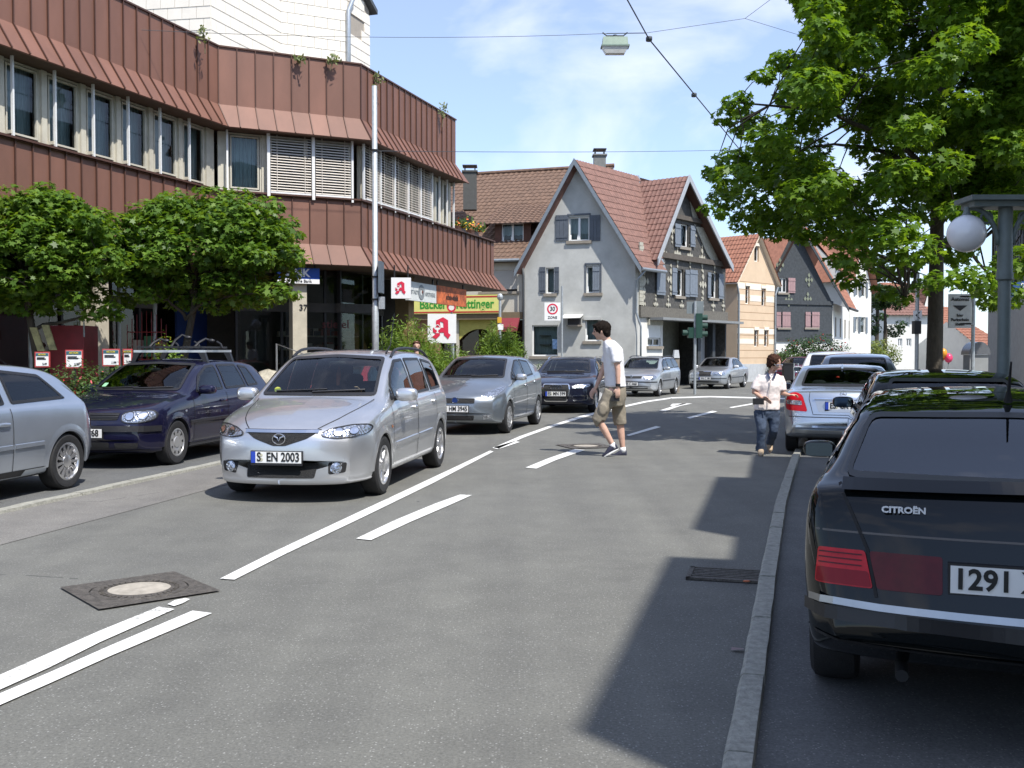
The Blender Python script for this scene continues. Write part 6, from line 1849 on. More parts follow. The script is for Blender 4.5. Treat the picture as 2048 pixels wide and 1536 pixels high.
mb = MB(); mb.fbox(fd, rw[0] - .05, rw[1] + .05, -.05, .08, rw[3], rw[3] + .25); obj('shutter_box', mb, M_CREAMS, dark)
mb = MB(); mb.quad(fd.P(u_p0, -2.6, 0), fd.P(u_p1 + .6, -2.6, 0), fd.P(u_p1 + .6, -2.6, zc), fd.P(u_p0, -2.6, zc)); mb.quad(fd.P(u_p0, -.02, 0), fd.P(u_p0, -2.6, 0), fd.P(u_p0, -2.6, zc), fd.P(u_p0, -.02, zc)); mb.quad(fd.P(0, -2.6, zc + .01), fd.P(u_p1 + .6, -2.6, zc + .01), fd.P(u_p1 + .6, 0, zc + .01), fd.P(0, 0, zc + .01)); obj('passage_wall', mb, pm('passage', (.30, .31, .27), .9, var=.2), dark)
ap = [(fd.u_at(1398), 0), (fd.u_at(1420), 0)]
m0, m1 = fd.u_at(1396, -1.2), fd.u_at(1420, -1.2)
ring = [(m0, 0), (m1, 0)] + [((m0 + m1) / 2 + (m1 - m0) / 2 * math.cos(R(a)), 2.4 + (m1 - m0) / 2 * 1.1 * math.sin(R(a))) for a in range(0, 181, 15)]
mb = MB(); mb.prism([fd.P(u, -1.2, z) for u, z in ring], fd.n * .08); obj('arch_panel', mb, pm('arch_white', (.62, .64, .66), .8), dark)
for px in (1395, 1424, 1446):
 u = fd.u_at(px, -.2); mb = MB(); mb.fbox(fd, u - .14, u + .14, -.4, -.1, 0, zc); obj('post', mb, M_DKBOARD, dark)
mb = MB(); mb.fbox(fd, fd.u_at(1296), ud1 + .5, -.05, .75, zc - .13, zc - .02); obj('canopy', mb, pm('canopy_grey', (.22, .23, .23), .6, var=.15), dark)
# --- peach house
pc = dp(1474, 700, 56.0); pc.z = 0
fp = Fr(pc.x, pc.y, d=(.707, .707))
uR = fp.u_at(1548); uAp = fp.u_at(1512)
peach = thing('peach_house', 'peach and white striped rendered house with narrow slit windows', 'house', tuple(pc))
zEp = fp.z_at(0, 556); zAp2 = fp.z_at(uAp, 470); zEr = fp.z_at(uR, 562)
def rp(px0, px1, py0, py1):
 a, b = fp.u_at(px0), fp.u_at(px1); m = (a + b) / 2; return (a, b, fp.z_at(m, py1), fp.z_at(m, py0))
pw = [rp(1507, 1516, 492, 523), rp(1490, 1498, 572, 608), rp(1522, 1530, 577, 612), rp(1508, 1516, 660, 693), rp(1528, 1536, 660, 693)]
mb = wall_mb(fp, [(0, 0), (uR, 0), (uR, zEr), (uAp, zAp2), (0, zEp)], pw, .15)
mb.quad(fp.P(0, 0, 0), fp.P(0, 0, zEp), fp.P(0, -9, zEp), fp.P(0, -9, 0)); mb.quad(fp.P(uR, 0, 0), fp.P(uR, -9, 0), fp.P(uR, -9, zEr), fp.P(uR, 0, zEr))
obj('wall', mb, M_PEACH, peach)
for w in pw: win(fp, *w, peach, mull=0, sill=False, f=.05); mb = MB(); mb.fbox(fp, w[0] - .04, w[1] + .04, 0, .04, w[3], w[3] + .16); obj('lintel', mb, M_PEACHW, peach)
segs = sorted([(w[0], w[1], w[2], w[3]) for w in pw])
def bandp(py0, py1, mat):
 z1, z0 = fp.z_at(uR / 2, py0), fp.z_at(uR / 2, py1)
 cuts = [0.0]
 for w in segs:
  if w[2] < z1 and w[3] > z0: cuts += [w[0] - .05, w[1] + .05]
 cuts.append(uR)
 for a, b in zip(cuts[0::2], cuts[1::2]):
  if b - a > .06: mb = MB(); mb.fbox(fp, a, b, 0, .012, z0, z1); obj('render_band', mb, mat, peach)
for a, b in ((568, 580), (591, 603), (657, 668), (678, 688)): bandp(a, b, M_PEACHW)
mb = MB(); mb.fbox(fp, 0, uR, 0, .03, 0, fp.z_at(1, 728)); obj('plinth', mb, pm('plinth_grey', (.45, .47, .48), .8), peach)
for k in range(17):
 z = .9 + k * .42
 if z < zEp - .05: mb = MB(); mb.fbox(fp, .02, uR - .02, .001, .005, z - .012, z + .012); obj('joint', mb, pm('peach_joint', (.30, .17, .09), .9), peach)
rr0 = fp.P(uAp, .25, zAp2 + .05); rr1 = fp.P(uAp, -9, zAp2 + .05); pe0 = fp.P(-.3, .25, zEp - .25); pe1 = fp.P(-.3, -9, zEp - .25); pr0 = fp.P(uR + .35, .25, zEr - .3); pr1 = fp.P(uR + .35, -9, zEr - .3)
rf = MB(); rf.quad(pe0 - dz, rr0 - dz, rr1 - dz, pe1 - dz); rf.quad(pr0 - dz, pr1 - dz, rr1 - dz, rr0 - dz); rfp = obj('roof', rf, M_PEACHW, peach)
tiled('roof_tiles', rfp, pe0, pe1, rr0, rr1, M_TILEO); tiled('roof_tiles', rfp, pr0, pr1, rr0, rr1, M_TILEO)
mb = MB(); mb.tube([fp.P(-.1, .05, zEp - .35), fp.P(.05, .08, zEp - .9), fp.P(.05, .08, .2)], .05, 8); obj('downpipe', mb, M_ZINC, peach)
mb = MB(); mb.tube([fp.P(uR + .2, .1, zEr - .35), fp.P(uR - .02, .08, zEr - .8), fp.P(uR - .02, .08, .2)], .05, 8); obj('downpipe', mb, M_ZINC, peach)
# --- dark clad house with orange roof, pink shutters
kc = dp(1551, 700, 66.0); kc.z = 0
fk = Fr(kc.x - 1.2, kc.y - .5, d=(.92, .39))
clad = thing('clad_house', 'dark clad house with pink shutters and a long orange roof with dormer', 'house', tuple(kc))
uk1 = fk.u_at(1664); zk = lambda px, py: fk.z_at(fk.u_at(px), py)
zKe = zk(1660, 606); uka = fk.u_at(1588); zka = zk(1588, 455)
def rk(px0, px1, py0, py1):
 a, b = fk.u_at(px0), fk.u_at(px1); m = (a + b) / 2; return (a, b, fk.z_at(m, py1), fk.z_at(m, py0))
kw = [rk(1556, 1573, 556, 585), rk(1556, 1578, 624, 655), rk(1610, 1634, 624, 655)]
zkf = zk(1600, 680)
mb = wall_mb(fk, [(0, zkf), (uk1, zkf), (uk1, zKe), (uka, zka), (0, zKe)], kw, .12)
obj('wall', mb, M_DKBOARD, clad)
mb = MB(); mb.quad(fk.P(0, -.03, 0), fk.P(uk1, -.03, 0), fk.P(uk1, -.03, zkf), fk.P(0, -.03, zkf)); obj('ground_floor_wall', mb, M_WHITER, clad)
fs = Fr(*fk.P(uk1, 0, 0).xy, d=(.42, .91)); us1 = fs.u_at(1702)
cw = (.9, 1.25, 1.0, 2.6)
mb = wall_mb(fs, [(0, 0), (us1, 0), (us1, zKe), (0, zKe)], [cw], .15); obj('side_wall', mb, M_WHITER, clad)
win(fs, *cw, clad, mull=0, sill=False)
for w in kw: win(fk, *w, clad, mull=1)
for (a, b, c_, d_) in ((1574, 1588, 556, 586), (1551, 1560, 624, 656), (1563, 1579, 624, 656), (1609, 1619, 624, 656), (1622, 1637, 624, 656)): shutter(fk, *rk(a, b, c_, d_), clad, M_PINK, o=.04)
for z0_, z1_, m_ in ((zKe - .15, zKe + .12, M_CREAMS), (zkf - .08, zkf + .1, MATS['band_brown'])): mb = MB(); mb.fbox(fk, 0, uk1, -.02, .08, z0_, z1_); obj('storey_band', mb, M_DKBOARD, clad)
for px, py in ((1576, 600), (1614, 598), (1616, 560), (1558, 530)):
 u = fk.u_at(px); z = fk.z_at(u, py); mb = MB()
 for du, dzz in ((0, 0), (.22, 0), (-.22, 0), (0, .3), (0, -.3)): mb.prism([fk.P(u + du - .1, .01, z + dzz), fk.P(u + du, .01, z + dzz - .16), fk.P(u + du + .1, .01, z + dzz), fk.P(u + du, .01, z + dzz + .16)], fk.n * .03)
 obj('ornament', mb, pm('ornament_green', (.20, .22, .16), .8), clad)
back = Vector((.42, .91, 0)) * 12
k_e0 = fk.P(uk1 + .9, .5, zKe - .35); k_r0 = fk.P(uka, .5, zka + .1); k_l0 = fk.P(-.6, .5, zKe - .5)
sb = Vector((.42, .91, 0)) * 4.6
rf = MB(); rf.quad(k_e0 - dz, k_e0 + sb - dz, k_r0 + sb * 1.6 - dz, k_r0 - dz); rf.quad(k_l0 - dz, k_r0 - dz, k_r0 + back - dz, k_l0 + back - dz); rfk = obj('roof', rf, M_SEAM, clad)
tiled('roof_tiles', rfk, k_e0, k_e0 + sb, k_r0, k_r0 + sb * 1.6, M_TILEO, pan=.26, course=.36)
mb = MB(); d = Vector((0, 0, -.22)); t = fk.n * .05; mb.hexa([k_e0 + d, k_e0 + d + t, k_r0 + d + t, k_r0 + d, k_e0 + dz, k_e0 + t + dz, k_r0 + t + dz, k_r0 + dz]); obj('barge_board', mb, M_DKBOARD, clad)
mb = MB(); mb.tube([k_e0 + Vector((.05, -.05, 0)), k_e0 + sb + Vector((.05, -.05, 0))], .09, 8); obj('gutter', mb, M_BLK, clad)
q0 = k_e0.lerp(k_r0, .34) + sb * .25; q1 = k_e0.lerp(k_r0, .34) + sb * 1.3; hh = Vector((0, 0, 1.15))
mb = MB(); mb.quad(q0, q1, q1 + hh, q0 + hh); mb.add([q0, q0 + hh, k_r0.lerp(k_e0, .12) + sb * .25], [[0, 1, 2]]); dmr = obj('dormer', mb, pm('dormer_grey', (.34, .34, .33), .8), clad)
tiled('dormer_tiles', dmr, q0 + hh + (k_e0 - k_r0).normalized() * .35, q1 + hh + (k_e0 - k_r0).normalized() * .35, k_r0 + sb * .2 + Vector((0, 0, .1)), k_r0 + sb * 1.4 + Vector((0, 0, .1)), M_TILEO)
for k in range(4):
 a = q0.lerp(q1, .12 + k * .22); b = q0.lerp(q1, .24 + k * .22); o_ = fs.n * .03
 mb = MB(); mb.hexa([a + Vector((0, 0, .2)), b + Vector((0, 0, .2)), b + o_ + Vector((0, 0, .2)), a + o_ + Vector((0, 0, .2)), a + Vector((0, 0, .95)), b + Vector((0, 0, .95)), b + o_ + Vector((0, 0, .95)), a + o_ + Vector((0, 0, .95))]); obj('dormer_window', mb, M_PVC, dmr)
for k in range(4):
 u = us1 * (.12 + .24 * k); z0 = zKe - 2.2; mb = MB(); mb.fbox(fs, u, u + .35, -.02, .05, z0, z0 + 1.3); obj('shutter', mb, M_SILL, clad)
# --- tall white house
hc = dp(1699, 700, 76.0); hc.z = 0
fw = Fr(hc.x, hc.y, d=(.62, .78)); uw = fw.u_at(1741)
white = thing('white_house', 'tall white house with dark framed windows behind the orange-roofed house', 'house', tuple(hc))
def rw2(px0, px1, py0, py1):
 a, b = fw.u_at(px0), fw.u_at(px1); m = (a + b) / 2; return (a, b, fw.z_at(m, py1), fw.z_at(m, py0))
ww = [rw2(1709, 1716, 562, 592), rw2(1720, 1730, 564, 594), rw2(1709, 1715, 634, 664), rw2(1719, 1730, 634, 666)]
zW = fw.z_at(uw / 2, 470); zWe = fw.z_at(0, 552)
mb = wall_mb(fw, [(0, 0), (uw, 0), (uw, fw.z_at(uw, 575)), (uw * .35, zW), (0, zWe)], ww, .15); mb.quad(fw.P(0, 0, 0), fw.P(0, -9, 0), fw.P(0, -9, zWe), fw.P(0, 0, zWe)); obj('wall', mb, M_WHITER, white)
for w in ww:
 win(fw, *w, white, mull=0, sill=False)
 mb = MB(); mb.fbox(fw, w[0] - .35, w[0] - .02, .01, .06, w[2], w[3]); obj('shutter', mb, M_BARGE, white)
 mb = MB(); mb.fbox(fw, w[1] + .02, w[1] + .35, .01, .06, w[2], w[3]); obj('shutter', mb, M_BARGE, white)
mb = MB(); A_ = fw.P(uw * .35, .5, zW + .2); B_ = fw.P(uw + .5, .5, fw.z_at(uw, 575) - .5); C_ = fw.P(-.4, .5, zWe - .4); bk = -fw.n * 9
mb.quad(A_, B_, B_ + bk, A_ + bk); mb.quad(C_, A_, A_ + bk, C_ + bk); obj('roof', mb, M_TILEO, white)
# --- far houses seen under the tree
def far_house(px0, px1, Y, py_e, py_r, label, wall, roof, gable=False, wins=(), seed=0, py_b=None):
 a = dp(px0, 700, Y); b = dp(px1, 700, Y); ze = dp(1024, py_e, Y).z; zr = dp(1024, py_r, Y).z
 f = Fr(a.x, a.y, d=(1, .12)); L_ = (b.x - a.x)
 root = thing('far_house', label, 'house', (a.x, a.y, 0), group='houses at the far end of the street')
 ops = []
 for (x0, x1, y0, y1) in wins:
  u0, u1 = f.u_at(x0), f.u_at(x1); ops.append((u0, u1, f.z_at(u0, y1), f.z_at(u0, y0)))
 mb = wall_mb(f, [(0, 0), (L_, 0), (L_, ze), (0, ze)], ops, .2)
 mb.quad(f.P(L_, 0, 0), f.P(L_, -8, 0), f.P(L_, -8, ze), f.P(L_, 0, ze)); mb.quad(f.P(0, 0, 0), f.P(0, -8, 0), f.P(0, -8, ze), f.P(0, 0, ze))
 if gable: mb.poly([f.P(0, 0, ze), f.P(L_, 0, ze), f.P(L_ / 2, 0, zr)])
 obj('wall', mb, wall, root)
 for w in ops: win(f, *w, root, mull=1, sill=False, f=.1)
 mb = MB()
 if gable:
  r0, r1 = f.P(L_ / 2, .3, zr + .1), f.P(L_ / 2, -8, zr + .1)
  e = [(f.P(-.5, .3, ze - .4), f.P(-.5, -8, ze - .4)), (f.P(L_ + .5, .3, ze - .4), f.P(L_ + .5, -8, ze - .4))]
  for k, (e0, e1) in enumerate(e): tiled('roof_tiles', root, e0, e1, r0, r1, roof, course=.5, pan=.35, amp=.03, step=.05)
 else:
  r0, r1 = f.P(0, -4, zr), f.P(L_, -4, zr)
  tiled('roof_tiles', root, f.P(-.3, .5, ze - .2), f.P(L_ + .3, .5, ze - .2), r0, r1, roof, course=.5, pan=.35, amp=.03, step=.05)
  mb.poly([f.P(0, 0, ze), f.P(0, -8, ze), r0]); mb.poly([f.P(L_, 0, ze), r1, f.P(L_, -8, ze)]); obj('gable_end', mb, wall, root)
 return root
far_house(1772, 1860, 105, 627, 575, 'white house with brick-red roof left of the big tree trunk, seen in the gap', M_WHITER, M_TILER, wins=((1811, 1818, 632, 655), (1795, 1804, 677, 693), (1812, 1822, 677, 693)))
far_house(1785, 1845, 130, 590, 561, 'orange roofed house top showing behind the white house in the gap', M_WHITER, M_TILEO)
far_house(1880, 1935, 112, 655, 610, 'dark upper-storey house with red shutters right of the big tree trunk', pm('slate_wall', (.09, .085, .10), .8, var=.2), M_TILEO, wins=((1911, 1917, 655, 668), (1905, 1922, 690, 708)))
far_house(1955, 2000, 70, 688, 640, 'small white house with orange roof beside the lamp post', M_WHITER, M_TILEO, wins=((1980, 1988, 695, 712),))
far_house(1838, 1882, 118, 648, 572, 'pale house with orange roof directly behind the tree trunk', M_WHITER, M_TILEO, gable=True)
# --- bakery house between the brown building and the grey gable
fb = Fr(Lc.x - 11.5 * .966, Lc.y + 11.5 * .259 + .25, d=(.966, -.259))
bak = thing('bakery_house', 'bakery house with brown tiled roof, dormer and yellow shop sign band', 'house', tuple(fb.P(0, 0, 0)))
ub = 11.45
def rb(px0, px1, py0, py1):
 a, b = fb.u_at(px0), fb.u_at(px1); m = (a + b) / 2; return (a, b, fb.z_at(m, py1), fb.z_at(m, py0))
M_BAKW = pm('bakery_render', (.50, .47, .41), .9, var=.08, scale=2)
zBe = fb.z_at(10, 522); zsb = fb.z_at(8, 626)
bw = rb(962, 1034, 540, 583)
mb = wall_mb(fb, [(0, zsb), (ub, zsb), (ub, zBe), (0, zBe)], [bw], .14); obj('wall', mb, M_BAKW, bak)
mb = MB(); mb.fbox(fb, bw[0], bw[1], -.10, -.05, bw[2] + .1, bw[3]); obj('roller_shutter', mb, pm('roller_grey', (.42, .40, .37), .6, var=.1, scale=30, vscale=(.1, .1, 6)), bak)
mb = MB(); mb.quad(fb.P(bw[0], -.13, bw[2]), fb.P(bw[1], -.13, bw[2]), fb.P(bw[1], -.13, bw[3]), fb.P(bw[0], -.13, bw[3])); obj('pane', mb, M_ROOM, bak)
mb = MB(); mb.fbox(fb, bw[0] - .1, bw[1] + .1, -.02, .1, bw[2] - .12, bw[2] - .005); obj('sill', mb, M_SILL, bak)
mb = MB(); mb.fbox(fb, 2.0, ub, -.05, .25, fb.z_at(8, 640), zsb); obj('shop_band', mb, pm('band_olive', (.16, .12, .07), .7), bak)
zt_ = fb.z_at(8, 640)
mb = MB(); mb.quad(fb.P(0, -.6, 0), fb.P(ub, -.6, 0), fb.P(ub, -.6, zt_), fb.P(0, -.6, zt_)); obj('shop_interior', mb, pm('bakery_in', (.05, .03, .02), .8, var=.5, scale=2, tint=(.16, .05, .02)), bak)
a = rb(918, 1000, 640, 700)
ym = pm('arch_yellow', (.45, .41, .10), .7)
mb = MB(); n = 16
for k in range(n):
 t0, t1 = k / n, (k + 1) / n
 ua_, ub_ = a[0] + (a[1] - a[0]) * t0, a[0] + (a[1] - a[0]) * t1
 h0, h1 = [.42 + .5 * (2 * abs(t - .5)) ** 2.2 for t in (t0, t1)]
 mb.add([fb.P(ua_, -.05, zt_), fb.P(ub_, -.05, zt_), fb.P(ub_, -.05, zt_ - h1), fb.P(ua_, -.05, zt_ - h0)], [[3, 2, 1, 0]])
obj('arch_field', mb, ym, bak)
mb = MB(); mb.quad(fb.P(0, -.3, 0), fb.P(ub, -.3, 0), fb.P(ub, -.3, zt_), fb.P(0, -.3, zt_)); obj('shop_window', mb, M_WIN, bak)
for px in (915, 1000):
 u = fb.u_at(px); mb = MB(); mb.fbox(fb, u - .06, u + .06, -.1, 0, 0, zt_); obj('post', mb, M_CREAM, bak)
a = rb(1004, 1042, 628, 664); mb = MB(); mb.hexa([fb.P(a[0], .7, a[2]), fb.P(a[1], .7, a[2]), fb.P(a[1], 0, a[3]), fb.P(a[0], 0, a[3]), fb.P(a[0], .7, a[2] + .2), fb.P(a[1], .7, a[2] + .2), fb.P(a[1], 0, a[3] + .05), fb.P(a[0], 0, a[3] + .05)]); obj('awning', mb, pm('awning_red', (.18, .02, .03), .8), bak)
a = rb(820, 880, 640, 700); mb = MB(); mb.fbox(fb, a[0], a[1], -.1, .05, 0, zt_); obj('clad_wall', mb, pm('tan_wall', (.26, .15, .085), .8, var=.2), bak)
e0, e1 = fb.P(-1, .35, zBe - .05), fb.P(ub, .35, zBe - .05)
yr = dp(1100, 355, 53.0).z; r0, r1 = fb.P(-1, -6.5, yr), fb.P(ub + 3, -6.5, yr + .2)
rf = MB(); rf.quad(e0 - dz, e1 - dz, r1 - dz, r0 - dz); rfb = obj('roof', rf, M_TILEBR, bak); tiled('roof_tiles', rfb, e0, e1, r0, r1, M_TILEBR)
mb = MB(); mb.tube([r0 + Vector((0, 0, .05)), r1 + Vector((0, 0, .05))], .11, 8); obj('ridge_tiles', mb, M_TILEBR, bak)
d0, d1 = fb.u_at(979), fb.u_at(1052); zd0, zd1 = fb.z_at(10, 488) , fb.z_at(10, 440)
od = -.9
dwn = (fb.u_at(1003, od), fb.u_at(1047, od), fb.z_at(10, 484, od), fb.z_at(10, 447, od))
mb = wall_mb(fb, [(d0, zd0 - .5), (d1, zd0 - .5), (d1, zd1), (d0, zd1)], [dwn], .1, o=od); mb.add([fb.P(d0, od, zd0 - .5), fb.P(d0, od, zd1), fb.P(d0, -4.2, zd1 + .6), fb.P(d0, -2.4, zd0)], [[0, 1, 2, 3]])
dm = obj('dormer', mb, pm('dormer_brown', (.10, .045, .03), .8, var=.2), bak)
win(fb, *dwn, bak, o=od - .08, mull=1, sill=False, tilt=True)
tiled('dormer_tiles', dm, fb.P(d0 - .35, od + .4, zd1 - .12), fb.P(d1 + .8, od + .4, zd1 - .12), fb.P(d0 - .35, -5.2, zd1 + 1.75), fb.P(d1 + .8, -5.2, zd1 + 1.75), M_TILEBR)
mb = MB(); P_ = fb.P; mb.hexa([P_(d0 - .40, od + .42, zd1 - .34), P_(d0 - .33, od + .42, zd1 - .34), P_(d0 - .33, -5.2, zd1 + 1.5), P_(d0 - .40, -5.2, zd1 + 1.5), P_(d0 - .40, od + .42, zd1 - .08), P_(d0 - .33, od + .42, zd1 - .08), P_(d0 - .33, -5.2, zd1 + 1.78), P_(d0 - .40, -5.2, zd1 + 1.78)]); obj('dormer_verge', mb, M_SEAM, dm)
cp = dp(940, 395, 48.5); chimney(bak, (cp.x, cp.y, cp.z - .6), .62, 1.75, pm('chimney_dark', (.075, .075, .07), .85))
mb = MB(); mb.tube([fb.P(0, .42, zBe - .02), fb.P(ub - .05, .42, zBe - .02)], .07, 8); obj('gutter', mb, M_ZINC, bak)
# --- buildings on the right: the row that shades the kerb, and the dark one behind the tree
fr_ = Fr(5.07 + .256 * (-14 - 2.65), -14, d=(.248, .969))
rowb = thing('corner_building', 'building beside the photographer on the right whose eaves shade the kerb', 'building', tuple(fr_.P(0, 0, 0)))
fR = Fr(*fr_.P(25.1, 0, 0).xy, d=(-.248, -.969))
zr_ = 9.0
ops = [(1.2 + 2.6 * k, 2.5 + 2.6 * k, z, z + 1.6) for k in range(3) for z in (1.0, 4.0)]
mb = wall_mb(fR, [(0, 0), (25.1, 0), (25.1, zr_), (0, zr_)], ops, .15); mb.quad(fR.P(0, 0, 0), fR.P(0, 0, zr_), fR.P(0, -9, zr_), fR.P(0, -9, 0)); mb.quad(fR.P(25.1, 0, 0), fR.P(25.1, -9, 0), fR.P(25.1, -9, zr_), fR.P(25.1, 0, zr_)); mb.quad(fR.P(0, 0, zr_), fR.P(25.1, 0, zr_), fR.P(25.1, -9, zr_), fR.P(0, -9, zr_))
obj('wall', mb, pm('row_render', (.46, .42, .34), .9, var=.1), rowb)
for w in ops: win(fR, *w, rowb, mull=1)
def eave_block(y0, y1, h):
 t = lambda y: (fR.o.y - y) / .969
 mb = MB(); mb.fbox(fR, t(y1), t(y0), -3, -.01, zr_, zr_ + h); obj('roof_dormer', mb, M_SHING, rowb)
eave_block(-1.15, 2.35, .9); eave_block(3.6, 7.35, .75); eave_block(-9, -4.5, .9)
nr_, fa_ = Vector((13.3, 26.0, 0)), Vector((15.45, 33.0, 0))
dq = (nr_ - fa_); lq = dq.length; dq.normalize()
fq = Fr(fa_.x, fa_.y, d=(dq.x, dq.y)); drk = thing('slatted_building', 'dark slatted building at the right edge behind the big tree', 'building', (fq.o.x, fq.o.y, 0))
hq = dp(1024, 60, 30).z
mb = MB(); mb.quad(fq.P(0, 0, 0), fq.P(lq, 0, 0), fq.P(lq, 0, hq), fq.P(0, 0, hq)); mb.quad(fq.P(0, 0, 0), fq.P(0, 0, hq), fq.P(0, -8, hq), fq.P(0, -8, 0)); mb.quad(fq.P(0, 0, hq), fq.P(lq, 0, hq), fq.P(lq, -8, hq), fq.P(0, -8, hq)); mb.quad(fq.P(lq, 0, 0), fq.P(lq, -8, 0), fq.P(lq, -8, hq), fq.P(lq, 0, hq)); obj('wall', mb, pm('slat_wall', (.05, .055, .06), .7, var=.2), drk)
for k in range(18):
 mb = MB(); mb.fbox(fq, .1 + k * .4, .35 + k * .4, .01, .05, 3.4, hq - .1); obj('slat', mb, MATS['slat_wall'], drk)
mb = MB(); mb.fbox(fq, 0, lq, .02, .12, 0.0, 3.2); obj('base_wall', mb, pm('base_pale', (.30, .30, .28), .8), drk)
mb = MB(); mb.fbox(fq, -.2, lq + .2, -8, .9, hq, hq + .25); obj('roof', mb, M_SHING, drk)
# ------------------------------------------------------------------ trees and shrubs
MAPLE = np.array([(0, -.5), (.12, -.22), (.42, -.34), (.33, -.06), (.52, .16), (.24, .14), (.16, .24), (0, .56), (-.16, .24), (-.24, .14), (-.52, .16), (-.33, -.06), (-.42, -.34), (-.12, -.22)])
OVAL = np.array([(0, -.5), (.2, -.15), (.17, .2), (0, .5), (-.17, .2), (-.2, -.15)])
BLADE = np.array([(0, -.5), (.07, 0), (0, .5), (-.07, 0)])
def leaves(name, pos, nrm, size, tmpl, mat, parent, rng, droop=.12):
 """many leaf polygons as one mesh: pos, nrm (n,3), size (n,)"""
 n, k = len(pos), len(tmpl)
 nrm = nrm / np.maximum(1e-6, np.linalg.norm(nrm, axis=1))[:, None]
 ref = rng.normal(size=(n, 3))
 a = np.cross(nrm, ref); a /= np.maximum(1e-6, np.linalg.norm(a, axis=1))[:, None]
 b = np.cross(nrm, a)
 t = tmpl[None, :, :] * size[:, None, None]
 sag = -(abs(tmpl[:, 0]) ** 1.5)[None, :] * size[:, None] * droop * 3
 V = pos[:, None, :] + a[:, None, :] * t[..., :1] + b[:, None, :] * t[..., 1:] + nrm[:, None, :] * sag[..., None]
 V = V.reshape(-1, 3) - np.array(world_loc(parent))
 me = bpy.data.meshes.new(name)
 me.vertices.add(n * k); me.vertices.foreach_set('co', V.ravel())
 me.loops.add(n * k); me.loops.foreach_set('vertex_index', np.arange(n * k))
 me.polygons.add(n); me.polygons.foreach_set('loop_start', np.arange(n) * k); me.polygons.foreach_set('loop_total', np.full(n, k))
 me.materials.append(mat); me.update(calc_edges=True)
 ob = bpy.data.objects.new(name, me); COL.objects.link(ob); ob.parent = parent
 return ob
M_BARK = pm('bark', (0.055, 0.045, 0.032), 0.9, var=0.4, scale=14, bump=.8, bscale=22, vscale=(1, 1, .3))
LEAF_BIG = leafmat('leaf_maple', (0.075, 0.155, 0.016), (0.125, 0.235, 0.024), (0.205, 0.330, 0.040), .5)
LEAF_L = leafmat('leaf_maple_dark', (0.062, 0.132, 0.016), (0.110, 0.205, 0.026), (0.185, 0.295, 0.045), .45)
def clump_leaves(clumps, rng, dens, size, flat=.62):
 P, N, S = [], [], []
 for c, r in clumps:
  m = max(8, int(dens * r * r))
  d = rng.normal(size=(m, 3)); d /= np.linalg.norm(d, axis=1)[:, None]
  rad = rng.uniform(.25, 1, size=m) ** .45
  q = d * rad[:, None] * r; q[:, 2] *= flat
  P.append(np.array(c) + q)
  nn = d * .55 + np.array([0, 0, .85]) + rng.normal(size=(m, 3)) * .42
  N.append(nn); S.append(rng.uniform(.65, 1.2, size=m) * size)
 return np.concatenate(P), np.concatenate(N), np.concatenate(S)
def branches(mb, base, top, clumps, rng, r0, nl=11):
 """main limbs leave the trunk, thinner ones leave the limbs for the clumps"""
 base, top = Vector(base), Vector(top)
 cs = [Vector(c) for c, r in clumps]
 ends = [cs[0]]
 while len(ends) < min(nl, len(cs)):
  ends.append(max(cs, key=lambda c: min((c - e).length for e in ends)))
 nodes = []
 for e in ends:
  t = min(.92, max(.05, (e.z - base.z) / max(.1, top.z - base.z) * .6))
  s = base.lerp(top, t)
  l = (e - s).length
  c1 = s.lerp(e, .4) + Vector((0, 0, .16 * l)) + Vector((rng.normal(), rng.normal(), rng.normal())) * .05 * l
  pts = []
  for k in range(9):
   u = k / 8
   p = s * (1 - u) ** 2 + c1 * 2 * u * (1 - u) + e * u * u
   if 0 < k < 8: p += Vector((rng.normal(), rng.normal(), rng.normal())) * .025 * l ** .5
   pts.append(p)
  mb.tube(pts, [r0 * .62 * (1 - .88 * (k / 8)) + .006 for k in range(9)], 7, caps=False)
  nodes += pts[2:]
 nodes += [base.lerp(top, u) for u in (.5, .7, .85, 1)]
 for c in cs:
  s = min(nodes, key=lambda q: (q - c).length + max(0, q.z - c.z) * .8)
  l = (c - s).length
  if l < .05: continue
  m = s.lerp(c, .5) + Vector((rng.normal(), rng.normal(), rng.normal() + .5)) * .10 * l
  mb.tube([s, s.lerp(m, .6) + Vector((0, 0, .02)), m, c], [.006 + .007 * l, .005 + .006 * l, .005 + .004 * l, .003], 4, caps=False)
